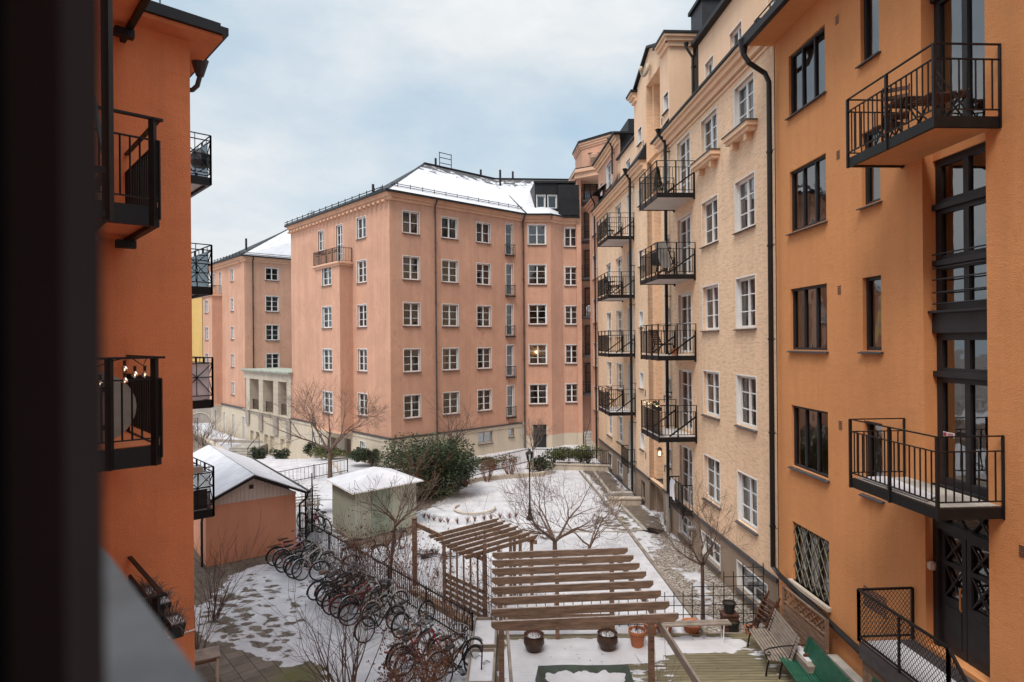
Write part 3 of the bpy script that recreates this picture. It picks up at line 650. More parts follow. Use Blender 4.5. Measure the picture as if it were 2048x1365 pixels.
# niche with stepped reveals
mb=MB(); pb=MB()
def nst(mb,z0,z1):
    a0,a1=nh[0],nh[1]; q=[(a0,.0),(a0,.28),(a0+.22,.28),(a0+.22,.62),(a0+.44,.62),(a0+.44,.95),(a1-.1,.95),(a1-.1,.6),(a1,.6),(a1,0)]
    for i in range(len(q)-1): mb.poly([cf.w(q[i][0],q[i][1],z0),cf.w(q[i+1][0],q[i+1][1],z0),cf.w(q[i+1][0],q[i+1][1],z1),cf.w(q[i][0],q[i][1],z1)])
nst(mb,1.55,20.0); mb.poly([cf.w(nh[0],0,20),cf.w(nh[1],0,20),cf.w(nh[1],1,20),cf.w(nh[0],1,20)]); mb.build('niche_wall',M['cream'],CH)
nst(pb,-.1,1.45); pb.build('niche_plinth',M['basebrown'],CH)
mb=MB(); a0=nh[0]; cf.box(mb,0,a0,-.05,.05,1.45,1.56); cf.box(mb,nh[1],cf.L-.02,-.05,.05,1.45,1.562); cf.box(mb,a0+.001,a0+.2,.2,.32,1.45,1.56); cf.box(mb,a0+.2,a0+.44,.55,.66,1.45,1.56); cf.box(mb,a0+.44,nh[1]-.1,.88,.97,1.45,1.56); mb.build('plinth_band',M['sill'],CH)
cf.room(.1,nh[0]-.05,-.1,16.3,1.3); cf.room(nh[1]+.15,cf.L-.1,-.1,16.3,1.3)
# gable
ga0,ga1=0.02,cf.a(25.9); gc=(ga0+ga1)/2
gm=MB()
xs=[ga0,cf.a(31.0),cf.a(30.35),nh[0],nh[1],cf.a(26.75),cf.a(26.1),ga1]
hz=[h for h in cf.holes if h[2]>17 and h[3]<19.5]
def top(x): return 20.3+ (1.15*(1-abs(x-gc)/(gc-ga0)) if 1 else 0)
zs=[16.4]+sorted({h[2] for h in hz}|{h[3] for h in hz})+[20.0]
for i in range(len(xs)-1):
    for j in range(len(zs)-1):
        cx=(xs[i]+xs[i+1])/2; cz=(zs[j]+zs[j+1])/2
        if any(h[0]<cx<h[1] and h[2]<cz<h[3] for h in cf.holes): continue
        gm.poly([cf.w(xs[i],0,zs[j]),cf.w(xs[i+1],0,zs[j]),cf.w(xs[i+1],0,zs[j+1]),cf.w(xs[i],0,zs[j+1])])
gm.poly([cf.w(ga0,0,20),cf.w(ga1,0,20),cf.w(ga1,0,20.35),cf.w(gc,0,21.5),cf.w(ga0,0,20.35)])
for x in (ga0,ga1): gm.poly([cf.w(x,0,16.4),cf.w(x,1.0,16.4),cf.w(x,1.0,20.35),cf.w(x,0,20.35)])
gm.build('stair_gable',M['creamplain'],CH)
cf.room(.1,nh[0]-.05,16.5,20,.9); cf.room(nh[1]+.12,ga1-.05,16.5,20,.9)
mb=MB(); mb.poly([cf.w(ga0-.1,-.12,20.42),cf.w(gc,-.12,21.6),cf.w(gc,4,21.6),cf.w(ga0-.1,4,20.42)]); mb.poly([cf.w(gc,-.12,21.6),cf.w(ga1+.1,-.12,20.42),cf.w(ga1+.1,4,20.42),cf.w(gc,4,21.6)])
mb.bar(cf.w(ga0-.1,-.13,20.38),cf.w(gc,-.13,21.56),.08,.1); mb.bar(cf.w(ga1+.1,-.13,20.38),cf.w(gc,-.13,21.56),.08,.1)
cf.box(mb,ga1-1.3,ga1+.35,-.34,4,20.62,20.72); cf.box(mb,ga0-.35,ga0+.7,-.34,.2,20.4,20.5); mb.build('gable_roof',M['blackroof'],CH)
mb=MB(); mb3=MB()
for t0,t1,k in ((0,.1,1),(.1,.24,.7),(.24,.42,.35)):
    cf.box(mb,ga1-1.1,ga1+.3*k,-.3*k,2.5,20.62-t1,20.62-t0-.002); cf.box(mb3,ga0-.3*k,ga0+.6,-.3*k,2.5,20.4-t1,20.4-t0-.002)
mb.build('gable_cornice',M['creamplain'],CH); mb3.build('gable_cornice',M['creamplain'],CH)
mb=MB(); pts=[]
for i in range(22): t=i/21*math.pi*2.6; r=.2-.006*i; pts.append(cf.w(gc+r*1.3*math.sin(t),-.1-.05*t,20.45+r*1.3*math.cos(t)))
mb.tube(pts,.085,8); mb.build('scroll_ornament',M['stone'],CH)
# eaves of near part
e0=cf.a(28.6)
cornice(cf,cf.a(27.2),cf.L+.02,16.6,M['creamplain'],.36,steps=((0,.1,1),(.1,.25,.75),(.25,.45,.4),(.5,.58,.15)))
cornice(cf,-.0,cf.a(29.6),16.6,M['creamplain'],.36,steps=((0,.1,1),(.1,.25,.75),(.25,.45,.4),(.5,.58,.15)))
mb=MB(); cf.box(mb,cf.a(27.4),cf.L,-.42,.45,16.6,16.68); cf.box(mb,-.05,cf.a(29.5),-.42,0,16.6,16.68)
mb.poly([cf.w(cf.a(27.5),-.4,16.68),cf.w(cf.a(26),-.4,16.68),cf.w(cf.a(26),0,17.3),cf.w(cf.a(27.5),0,17.1)])
mb.poly([cf.w(0,-.4,16.68),cf.w(cf.a(29.5),-.4,16.68),cf.w(cf.a(29.5),0,17.4),cf.w(0,0,17.1)]); mb.poly([cf.w(cf.a(29.5),-.4,16.68),cf.w(cf.a(29.5),0,16.68),cf.w(cf.a(29.5),0,17.4)])
mb.build('eaves_sheet',M['blackroof'],CH)
ca=RFac(CH,23.9,16.2,-.5)
for a,b in ((20.95,20.0),(23.2,22.4),(18.2,17.2)): win(ca,ca.a(a),ca.a(b),16.95,18.25,cols=2,rows=2,curtain='full')
ca.wall('attic_wall',M['creamplain'],0,ca.L,16.6,19.3); ca.room(.05,7.6,16.6,19.2,1)
mb=MB(); ca.box(mb,-.15,ca.L,-.25,.3,19.3,19.45); mb.poly([ca.w(-.15,.1,19.4),ca.w(ca.L,.1,19.4),ca.w(ca.L,2.2,20.9),ca.w(-.15,2.2,20.9)])
mb.poly([ca.w(-.0,0,16.6),ca.w(-.0,3,16.6),ca.w(0,3,20.2),ca.w(0,0,19.35)])
mb.poly([cf.w(ga1,.95,16.6),cf.w(cf.a(23.7),.95,16.6),cf.w(cf.a(23.7),.95,19.6),cf.w(ga1,.95,19.6)])
for i in range(8): mb.bar(ca.w(i,.2,19.45),ca.w(i,.2,19.7),.03)
mb.tube([ca.w(0,.2,19.7),ca.w(7.6,.2,19.7)],.025,5)
mb.build('roof',M['blackroof'],CH); pipe(ca,-.35,16.7,19.5,'pipe',foot=False,y=-.1)
mb=MB(); ca.box(mb,-2.5,-1.2,.6,2.2,18.5,21.9); c_=mb.build('chimney',M['charcoal'],CH); mb=MB(); ca.box(mb,-2.6,-1.1,.5,2.3,21.75,21.9003); mb.prism([ca.w(-2.5,.6,0)[:2],ca.w(-1.2,.6,0)[:2],ca.w(-1.2,2.2,0)[:2],ca.w(-2.5,2.2,0)[:2]],21.9,22.05); mb.build('chimney_cap',M['blackroof'],c_)
mb=MB(); ca.box(mb,1.5,3.2,1.0,2.6,19.5,22.2); mb.build('chimney',M['blackroof'],CH)
for k in range(4): balcony(cf,cf.a(25.4),cf.a(23.0),1.42,4.47+3*k)
pipe(cf,cf.a(26.05),1.5,16.75,'pipe',r=.07,out=.45,y=-.16,foot=False); mb=MB(); mb.tube([cf.w(cf.a(26.05),-.16,0),cf.w(cf.a(26.05),-.16,1.6)],.1,8); mb.build('pipe_boot',M['concrete'],CH)
r=railing(lambda x,y,z:cf.w(x,y,z),[(cf.a(25.1),0),(cf.a(25.1),-.4),(cf.a(23.5),-.4),(cf.a(23.5),0)],1.5,1.05,1.07,.12,1.6); cf.box(r,cf.a(25.1),cf.a(23.5),-.4,0,1.4,1.5); r.build('window_railing',M['black'],CH)
for a0_,a1_ in ((18.95-1.15,18.7+1.0),):
    pass
mb=MB()
for a,b in ((19.62,17.85),(22.5,20.6)):
    x0,x1=cf.a(a),cf.a(b); cf.box(mb,x0,x1,-.32,0,14.16,14.30); cf.box(mb,x0+.05,x1-.05,-.25,0,14.05,14.16)
    for x in (x0+.3,x1-.5): cf.box(mb,x,x+.18,-.2,0,13.85,14.05)
    mb.build('sill_console',M['creamplain'],CH); mb=MB(); cf.box(mb,x0-.03,x1+.03,-.35,0,14.30,14.33); mb.build('sill_cover',M['sill'],CH); mb=MB()
mb=MB()
for a,z in ((18.2,.95),(23.3,1.0)): 
    mb.tube([cf.w(cf.a(a),-.0,z),cf.w(cf.a(a),-.3,z)],.13,12)
mb.build('vent_pipe',M['steel'],CH)
mb=MB(); 
for k in range(6):
    for a in (30.05,27.0): cf.box(mb,cf.a(a)-.06,cf.a(a)+.06,-.01,.02,2.35+3*k,2.65+3*k)
mb.build('air_vent',M['sill'],CH)
# ---------- orange house on the right
OH=thing('apartment_building','near ochre orange apartment house with black framed windows filling the right side','apartment building',(7.2,14,0))
of=RFac(OH,16.8,2.0)
for k,z in enumerate((4.78,7.75,10.75,13.72)):
    win(of,of.a(16.05),of.a(14.38),z,z+1.55,'dark',cols=3,rows=1,curtain=['full','full','side','full'][k],glass='glassr',inset=.06,fw=.06)
    win(of,of.a(13.05),of.a(12.45),z+.02,z+1.53,'dark',cols=1,rows=1,curtain=['blind','full','full','full'][k],glass='glassr',inset=.08,fw=.07)
win(of,of.a(16.05),of.a(14.38),1.85,3.35,'dark',cols=3,rows=1,curtain='full',inset=.07)
ra0,ra1=of.a(11.28),of.a(9.87)
rec=(ra0,ra1,2.5,18.5); of.holes.append(rec)
of.wall('wall',M['orange'],0,of.L,-.2,15.95,depth=.3)
of.holes=[h for h in of.holes if h is not rec]
# recess content
def rwin(z0,z1,rows,name='window',curt='left'): return win(of,ra0+.01,ra1-.01,z0,z1,'dark',cols=2,rows=rows,curtain=curt,y=.12,inset=.12,sill=False,fw=.13,hole=False,glass='glassd',name=name)
for za,zb_ in ((11.2,11.5),(16.9,18.5)): mb=MB(); of.box(mb,ra0,ra1,.2,.3,za,zb_); mb.build('recess_infill',M['orange'],OH)
rwin(11.5,14.1,1); rwin(14.1,16.9,1); rwin(10.35,11.2,1); rwin(9.35,10.35,1); rwin(8.5,9.35,1); rwin(7.35,8.1,1); rwin(5.4,7.35,1,'balcony_door')
mb=MB(); of.box(mb,ra0,ra1,.16,.3,8.1,8.5); mb.build('spandrel_panel',M['charcoal'],OH)
for z in (10.35,9.35,7.37,14.1): mb=MB(); of.box(mb,ra0,ra1,.17,.24,z-.05,z+.05); mb.build('transom',M['charcoal'],OH)
for z in (8.62,8.82,9.05,9.25,9.5): mb=MB(); mb.tube([of.w(ra0+.05,.14,z),of.w(ra1,.14,z)],.014,5); mb.build('guard_bar',M['charcoal'],OH)
mb=MB(); of.box(mb,ra0,ra1,.08,.24,8.46,8.5); mb.build('sill',M['charcoal'],OH)
# entrance double door
mb=MB(); of.box(mb,ra0,ra0+.12,.14,.3,2.5,5.4); of.box(mb,ra1-.12,ra1,.14,.3,2.5,5.4); of.box(mb,ra0+.12,ra1-.12,.14,.3,4.62,4.74); of.box(mb,ra0+.12,ra1-.12,.14,.3,5.2,5.4)
ed=mb.build('entrance_door',M['charcoal'],OH,label='tall charcoal double entrance door with crossed glazing')
mid=(ra0+ra1)/2
for a,b in ((ra0+.12,mid-.01),(mid+.01,ra1-.12)):
    mb=MB(); of.box(mb,a,b,.2,.24,2.5,3.45); of.box(mb,a,a+.09,.2,.25,3.45,4.62); of.box(mb,b-.09,b,.2,.25,3.45,4.62); of.box(mb,a+.1,b-.1,.185,.2,2.65,3.3); of.box(mb,a+.09,b-.09,.2,.25,4.0,4.08); of.box(mb,a+.09,b-.09,.2,.25,4.54,4.62)
    for z0,z1 in ((3.45,4.0),(4.08,4.54),(4.74,5.2)):
        mb.bar(of.w(a+.09,.22,z0),of.w(b-.09,.22,z1),.03); mb.bar(of.w(a+.09,.22,z1),of.w(b-.09,.22,z0),.03)
    mb.build('door_leaf',M['charcoal'],ed)
mb=MB(); mb.poly([of.w(ra0,.26,3.4),of.w(ra1,.26,3.4),of.w(ra1,.26,5.3),of.w(ra0,.26,5.3)]); mb.build('door_glass',M['glassd'],ed)
mb=MB(); mb.tube([of.w(mid-.05,.14,3.35),of.w(mid-.05,.12,3.4),of.w(mid-.05,.12,3.7),of.w(mid-.05,.14,3.75)],.015,6); mb.build('handle',M['orangewood'],ed)
of.room(.05,ra0-.1,-.1,15.9,1.6); of.room(ra0-.09,ra1+.4,2.4,18.4,1.2)
mb=MB(); of.box(mb,ra0+.24,ra0+.5,.168,.174,6.28,6.36); sg=mb.build('door_sign',M['plasticwhite'],OH,label='small red and white notice on the balcony door'); mb=MB(); of.box(mb,ra0+.25,ra0+.32,.162,.167,6.29,6.35); 
for i in range(3): of.box(mb,ra0+.35,ra0+.48,.162,.167,6.295+.022*i,6.303+.022*i)
mb.build('notice_print',M['red'],sg)
# dark sills
mb=MB(); of.box(mb,of.a(16.12),of.a(14.3),-.1,.12,1.76,1.85); mb.build('sill',M['stone'],OH)
# lattice grille
mb=MB(); a0,a1,z0,z1=of.a(16.05),of.a(14.38),1.87,3.35
st=.27; n=int((a1-a0+z1-z0)/st)+1
for sgn in (1,-1):
    for i in range(-8,n+8):
        c=i*st; pts=[]
        # line x - a0 = c -/+ (z-z0)
        for (z) in (z0,z1):
            x=a0+c-(z-z0)*.62 if sgn>0 else a0+c-1.0+(z-z0)*.62
            pts.append((x,z))
        (xa,za),(xb,zb)=pts
        if xa==xb: continue
        t0=0;t1=1
        def cl(t): return xa+(xb-xa)*t
        for lim,s_ in ((a0,1),(a1,-1)):
            ta=(lim-xa)/(xb-xa)
            if s_*(xb-xa)>0: t0=max(t0,ta) 
            else: t1=min(t1,ta)
        if t1-t0<.02: continue
        f0=lambda t:(xa+(xb-xa)*t, za+(zb-za)*t)
        p_=f0(t0); q_=f0(t1); mb.bar(of.w(p_[0],.03+.012*sgn,p_[1]),of.w(q_[0],.03+.012*sgn,q_[1]),.016,.01)
mb.build('window_grille',M['lattice'],OH,label='pale diamond lattice grille over the lowest window')
# vents
def vent(Y,z,w,h,n):
    mb=MB(); mv=MB(); a=of.a(Y); of.box(mb,a,a+w,-.004,.03,z,z+h)
    for i in range(n): of.box(mv,a+.01,a+w-.01,-.012,-.004,z+h*(i+.25)/n,z+h*(i+.75)/n)
    mv.build('slats',M['sill'],mb.build('vent',M['orange'],OH))
for z in (6.0,9.0,12.0,15.0): vent(13.95,z,.14,.2,5)
vent(9.32,4.75,.2,.18,5); vent(13.1,2.45,.75,.42,9)
balcony(of,of.a(11.8),of.a(9.58),1.06,5.42,'concrete',.85,1.08,gap=.125,brace=False,label='lower orange house balcony with light snow on its deck'); balcony(of,of.a(11.8),of.a(9.58),1.06,11.42,'orange',.85,1.08,gap=.125,brace=False)
mb=MB(); of.box(mb,of.a(11.75),ra0-.02,-.98,-.15,5.425,5.45); mb=MB()
mb.build; 
# eaves overhang
mb=MB(); of.box(mb,-.12,of.L,-.72,.3,15.95,16.02); mb.build('soffit',M['orange'],OH)
mb=MB(); of.box(mb,-.16,of.L,-.8,.3,16.02,16.16); of.box(mb,-.16,of.L,-.88,-.74,15.88,16.06); mb.poly([of.w(-.16,-.8,16.16),of.w(of.L,-.8,16.16),of.w(of.L,3,18.4),of.w(-.16,3,18.4)]); mb.poly([of.w(-.16,-.8,16.1),of.w(-.16,3,18.4),of.w(-.16,3,16.1)])
for i in range(14): mb.bar(of.w(i*.8,-.5,16.3),of.w(i*.8,-.5,16.6),.025)
mb.tube([of.w(-.1,-.5,16.6),of.w(12,-.5,16.6)],.02,5); mb.tube([of.w(-.1,-.5,16.48),of.w(12,-.5,16.48)],.015,5)
mb.build('roof',M['blackroof'],OH)
mb=MB(); a=-.02; mb.tube([of.w(a-.05,-.82,16.05),of.w(a-.05,-.82,15.7),of.w(a,-.7,15.45),of.w(a+.05,-.28,15.15),of.w(a+.1,-.2,14.9),of.w(a+.1,-.2,1.95),of.w(a+.35,-.12,1.78),of.w(a+4.6,-.12,1.42)],.068,10); mb.tube([of.w(a-.05,-.82,16.08),of.w(a-.05,-.82,15.7)],[.15,.075],10)
for z in (3,5.5,8,10.5,13): mb.tube([of.w(a+.1,-.2,z),of.w(a+.1,-.2,z+.05)],.085,10); of.box(mb,a+.1,a+.34,-.2,-.185,z+.02,z+.04)
mb.build('downpipe',M['pipe'],OH)
# landing and stair
mb=MB(); l0,l1=of.a(11.6),of.a(9.4); of.box(mb,l0,l1,-1.05,-.003,2.12,2.42); of.box(mb,l0,l1+.1,-1.02,-.006,2.421,2.425)
ln=mb.build('landing',M['sill'],OH)
mb=MB(); of.box(mb,l0+.05,l1-.5,-1.0,-.35,2.426,2.45); mb.build('snow_layer',M['snow'],ln)
mb=MB()
for i in range(12): of.box(mb,l0+.02,l1,-1.0,-.01,2.12-.17*(i+1)+.015,2.12-.17*i)
mb.build('cladding',M['woodh'],ln)
mb=MB(); of.box(mb,l0+.35,l0+.75,-1.03,-1.0,1.2,1.95); mb.build('grate',M['greenpaint'],ln)
for i in range(8): mb=MB(); of.box(mb,l1+.28*i,l1+.28*(i+1),-1.0,-.01,0,2.42-.28*(i+1)); mb.build('step',M['concrete'],ln)
mb=MB(); ht=.95; P=[(l0,-.02,2.43),(l0,-1.05,2.43),(l1,-1.05,2.43),(l1+2.2,-1.05,.35)]
for i in range(3):
    p=Vector(of.w(*P[i])); q=Vector(of.w(*P[i+1])); U=Vector((0,0,ht)); lo=Vector((0,0,.08))
    mb.bar(p+U,q+U,.045,.035); mb.bar(p+lo,q+lo,.03); mb.bar(p,p+U,.045); mb.bar(q,q+U,.045)
    L_=(q-p).length; n=int(L_/.075)
    nv=max(1,round(L_/.95))
    for k in range(1,nv): w_=p.lerp(q,k/nv); mb.bar(w_,w_+U,.035)
    H=ht-.08; m_=int(H/.07)
    for k in range(-m_,n):
        for s_ in (1,-1):
            x0=k*.075; x1=x0+H/1.0*.75
            t0=max(0,-x0/(x1-x0)); t1=min(1,(L_-x0)/(x1-x0))
            if t1-t0<.05: continue
            def pt(t):
                x=(x0+(x1-x0)*t)/L_; x=min(max(x,0),1); zz=H*t if s_>0 else H*(1-t)
                return p.lerp(q,x)+lo+Vector((0,0,zz))
            mb.bar(pt(t0),pt(t1),.006)
mb.build('mesh_railing',M['black'],ln)
mb=MB(); c=of.w(ra0+.05,.08,3.85); mb.lathe([(.05,0),(.07,.03),(.07,.12),(.03,.15)],8,(c[0],c[1],c[2])); mb.build('door_lamp',M['siding'],OH)
# ---------- terracotta house on the left
LH=thing('apartment_building','near deep terracotta orange apartment house on the left with black iron balconies','apartment building',(-5.63,11,0))
lo_=Fac(LH,(-5.63-.74*8,11-.67*8),(-5.63,11)); 
lo_.wall('wall',M['orangedeep'],0,lo_.L,-.2,13.35)
mb=MB(); k2=Vector((-.667,.745)); c=(0,0); mb.poly([(0,0,-.2),(k2.x*12,k2.y*12,-.2),(k2.x*12,k2.y*12,13.35),(0,0,13.35)]); mb.build('side_wall',M['orangedeep'],LH)
mb=MB(); dn=lo_.n; dd=lo_.d
def LP(a,y,z): p=dd*a+dn*y; return (p.x,p.y,z)
sof=[LP(-8,-.42,0),LP(.42,-.42,0),(k2.x*12+.45,k2.y*12,0),(k2.x*12-4,k2.y*12,0),LP(-8,4,0)]
mb.prism([q[:2] for q in sof],13.35,13.42); mb.build('soffit',M['orangedeep'],LH)
mb=MB(); sof2=[LP(-8,-.5,0),LP(.5,-.5,0),(k2.x*12+.55,k2.y*12,0),(k2.x*12-4,k2.y*12,0),LP(-8,4,0)]
mb.prism([q[:2] for q in sof2],13.42,13.55); mb.prism([((q[0]+.3*(-1 if q[0]>0 else 0)),q[1]+.35) for q in sof2],13.55,13.82); 
mb.build('roof',M['blackroof'],LH)
mb=MB()
for i in range(9): mb.bar(LP(-3.1+i*.33,0,13.7),LP(-3.1+i*.33,0,14.06),.015)
for z in (13.92,14.06): mb.bar(LP(-6,0,z),LP(-.45,0,z),.03)
mb.bar(LP(-1.4,0,13.9),LP(-1.4,0,15.6),.05); mb.bar(LP(-1.4,0,14.95),LP(-.5,0,14.85),.05); mb.bar(LP(-.5,0,14.85),LP(-.9,0,14.0),.04)
mb.build('roof_railing',M['black'],LH)
mb=MB(); g=Vector((-.25,.86,13.3)); mb.tube([g,g+Vector((.0,0,-.2)),g+Vector((-.05,0,-.38)),g+Vector((-.14,0,-.46)),g+Vector((-.6,.05,-.46))],.045,8); mb.tube([g+Vector((0,0,.1)),g+Vector((0,0,-.2))],[.16,.07],10); mb.build('rain_head',M['sill'],LH)
# front balconies
def lbal(zd,label,extra=0):
    a1=-(.6*1.0)/.74*1.05-.22; a1=-.98; a0=a1-2.6; out=2.13
    mb=MB(); lo=lo_; L0=lo_.L; 
    A0,A1=L0+a0,L0+a1
    lo.box(mb,A0,A1,-out,-out+.08,zd-.3,zd-.03); lo.box(mb,A1-.08,A1,-out+.08,0,zd-.3,zd-.031); lo.box(mb,A0,A0+.08,-out+.08,0,zd-.3,zd-.031); lo.box(mb,A1-.25,A1+.02,-.6,-.45,zd-.42,zd-.3)
    o=mb.build('balcony',M['black'],LH,label=label)
    s=MB(); lo.box(s,A0+.08,A1-.08,-out+.08,-.002,zd-.22,zd-.02); s.build('deck',M['orangedeep'],o)
    P=lambda x,y,z:lo.w(x,y,z)
    r=railing(P,[(A0,-out),(A1,-out),(A1,0)],zd,.9,.9,.12,30,pw=.03)
    for x,y in ((A1-.08,-out),(A1-.62,-out),(A1-1.5,-out)): r.bar(P(x,y-.0,zd-.3),P(x,y,zd+1.2),.075)
    r.bar(P(A0,-out,zd+1.2),P(A1+.05,-out,zd+1.2),.07,.03); r.bar(P(A1,-out,zd+1.2),P(A1,0,zd+1.2),.06,.03)
    r.build('railing',M['black'],o); return o,A0,A1,out
lbal(9.96,'left house balcony with three pale pots on its deck'); b2=lbal(6.63,'left house balcony hung with bulbs and holding a grey round table'); lbal(3.3,'lowest left house balcony carrying flower boxes'); lbal(13.3,'top left house balcony seen from below')
# small zinc ledge under the balcony
mb=MB(); lo_.box(mb,lo_.L-4.2,lo_.L-1.75,-.55,0,8.95,9.6); cn=mb.build('boxed_canopy',M['bank'],LH); mb=MB(); lo_.box(mb,lo_.L-4.3,lo_.L-1.5,-.75,0,9.6,9.66); mb.build('zinc_cover',M['steel'],cn)
mb=MB(); mb.tube([lo_.w(lo_.L-1.6,-.02,2.95),lo_.w(lo_.L-.8,-.02,2.99),lo_.w(lo_.L,-.02,3.0)],.012,5); mb.build('cable',M['plasticwhite'],LH)
# side balconies
K=Vector((-8.2,17.1)); df_=Vector((.74,.67)).normalized(); ds=Vector((-.667,.745))
for i,(zd,lab) in enumerate(((12.57,'top side balcony with a dark parasol base and bulbs'),(9.58,'side balcony screened with glass, second from the top'),(6.5,'side balcony behind a pale fabric screen'),(3.52,'lowest side balcony with crimson flower box'))):
    fb=Fac(LH,tuple(K-df_*2.4),tuple(K)); rb=Fac(LH,tuple(K),tuple(K+ds*2.3)); P=lambda x,y,z:fb.w(x,y,z)
    mb=MB(); fb.box(mb,0,2.4,0,.08,zd-.22,zd); fb.box(mb,2.32,2.4,.08,2.3,zd-.22,zd-.001); fb.box(mb,0,2.32,2.22,2.3,zd-.22,zd-.002)
    o=mb.build('balcony',M['black'],LH,label=lab); s=MB(); fb.box(s,0,2.3,.09,2.2,zd-.14,zd-.03); s.build('deck',M['whitepaint'],o)
    r=MB()
    for (x0,y0),(x1,y1) in (((0,0),(2.4,0)),((2.4,0),(2.4,2.3)),((2.4,2.3),(0,2.3))):
        L_=math.hypot(x1-x0,y1-y0); nn=2 if L_<2 else 3
        for z in (.12,.62,1.0,1.15): r.bar(P(x0,y0,zd+z),P(x1,y1,zd+z),.025)
        for j in range(nn+1): t=j/nn; r.bar(P(x0+(x1-x0)*t,y0+(y1-y0)*t,zd-.2),P(x0+(x1-x0)*t,y0+(y1-y0)*t,zd+1.15),.04)
        for j in range(nn):
            t=j/nn; u_=(j+1)/nn; c_=(t+u_)/2
            f0=lambda t,z:P(x0+(x1-x0)*t,y0+(y1-y0)*t,zd+z)
            r.bar(f0(t,.12),f0(c_,.62),.02); r.bar(f0(c_,.62),f0(u_,.12),.02); r.bar(f0(t,1.0),f0(c_,.62),.02); r.bar(f0(c_,.62),f0(u_,1.0),.02); r.bar(f0(c_,.12),f0(c_,1.15),.015)
    r.build('railing',M['black'],o)
    s=MB(); fb.box(s,2.33,2.35,.1,2.2,zd+.02,zd+.98); s.build('screen',M['glass'] if i in (0,1,3) else M['cloth'],o)
    if i==2: s=MB(); fb.box(s,.05,2.3,.05,.07,zd+.02,zd+.98); s.build('screen',M['cloth'],o)
    if i==3: s=MB(); fb.box(s,1.2,2.25,.05,.1,zd+.02,zd+.55); s.build('storage_box',M['blackpot'],o)

# ---------- our own house, unseen behind and left, put in to block sky light
VH=thing('apartment_building','the near house we look out from, out of view behind and left','apartment building',(-1.2,.95,0))
d_=Vector((.667,-.745)); a_=Vector((-.66,.36)); vf=Fac(VH,tuple(a_+d_*13),tuple(a_-d_*11.3))
for k in range(5):
    for q in (1.5,4.5,7.5,14.5,17.5,20.5): win(vf,q,q+1.4,1.5+3*k,3.0+3*k)
vf.wall('wall',M['orangedeep'],0,vf.L,-.2,16.5); vf.room(.1,vf.L-.1,0,16.4,1.5)
mb=MB(); vf.box(mb,-.2,vf.L,-.45,6,16.5,16.65); mb.poly([vf.w(-.2,-.5,16.6),vf.w(vf.L,-.5,16.6),vf.w(vf.L,5,20),vf.w(-.2,5,20)]); mb.build('roof',M['blackroof'],VH)
# =================================================================== GROUND
def inpoly(X,Y,P):
    ins=np.zeros(X.shape,bool); n=len(P)
    for i in range(n):
        x1,y1=P[i]; x2,y2=P[(i+1)%n]
        if y1==y2: continue
        c=((y1>Y)!=(y2>Y))&(X<(x2-x1)*(Y-y1)/(y2-y1)+x1); ins^=c
    return ins
def pdist(X,Y,P,closed=True):
    d=np.full(X.shape,1e9); n=len(P)
    for i in range(n if closed else n-1):
        x1,y1=P[i]; x2,y2=P[(i+1)%n]; dx,dy=x2-x1,y2-y1; L=dx*dx+dy*dy+1e-9
        t=np.clip(((X-x1)*dx+(Y-y1)*dy)/L,0,1); d=np.minimum(d,np.hypot(X-x1-t*dx,Y-y1-t*dy))
    return d
def field(X,Y,polys,soft):
    r=np.zeros(X.shape)
    for P in polys:
        s=np.where(inpoly(X,Y,P),1,-1)*pdist(X,Y,P); r=np.maximum(r,np.clip(.5+s/soft/2,0,1))
    return r
bare=[[(-13.3,27.67),(-10.5,26),(-8.1,25.2),(-7.8,24.3),(-8.9,22.9),(-9.6,21.91),(-9.76,20.92),(-9.47,19.61),(-9.89,19.06),(-14,19)],
 [(-9.08,17.5),(-7.92,16.81),(-6.56,16.11),(-5.44,15.47),(-5.27,15.79),(-4.84,15.53),(-4.37,14.56),(-3.46,12.31),(-9,10),(-12,14)],
 [(-8.56,27.64),(-6.11,24.2),(-5.19,24.5),(-3.78,26.8),(-4.12,27.52),(-6.35,26.2)],
 [(-7.21,31.99),(-5.22,28.73),(-4.24,29.98),(-2.98,33.44),(-2.41,37.13),(-4.13,40.99),(-6.63,36.62)],
 [(4.34,39.5),(5.8,39.5),(6.5,24.83),(5.9,24.7),(5.7,27.0),(5.35,28.0),(4.86,31.58)],
 [(6.4,24.7),(5.4,27.2),(5.3,28.41),(6.6,28.79)],[(-11.5,44),(-9,41.8),(-8,42.5),(-11,46)]]
half=[[(-9.92,19.43),(-9.8,20.83),(-8.61,20.39),(-6.99,18.65),(-5.71,16.63),(-5.48,15.59),(-6.82,16.11),(-8.26,16.95),(-9.01,17.5)],
 [(-9.7,21.73),(-8.66,22.43),(-6.51,19.94),(-7.12,19.01),(-8.44,19.98)],
 [(3.68,33.2),(4.76,31.58),(5.57,26.51),(4.61,25.85),(4.0,30.64)],[(3.64,29.73),(5.15,27.62),(5.9,26.0),(4.45,25.9),(3.12,27.3)],
 [(-8.8,25),(-8.3,22.8),(-6.8,21),(-3.5,17),(-2,15),(-1.5,15.5),(-4,19.5),(-7,23.5)]]
half+=[[(-7.6,21.6),(-7.0,21.8),(-5.6,16.2),(-6.6,16.2)],[(3.1,37.5),(3.7,37.5),(3.4,27),(2.5,27)],[(.5,26.6),(4.8,27.2),(4.8,26.2),(.5,25.6)],[(-14,38),(-11,36),(-9,32),(-9.6,31.5),(-12,35),(-15,37)]]
worn=[[(-9.4,21.6),(-8.9,21.9),(-7.2,19.3),(-6.6,17.0),(-7.6,17.2),(-8.8,19.5)],[(4.4,38.3),(4.95,38.3),(5.2,31),(5.5,26.5),(4.9,26.5)]]
gravel=[[(5.01,27.1),(5.9,26.0),(6.5,25.3),(8,22.3),(8,16.6),(5.2,16.6),(5.16,18.35)]]
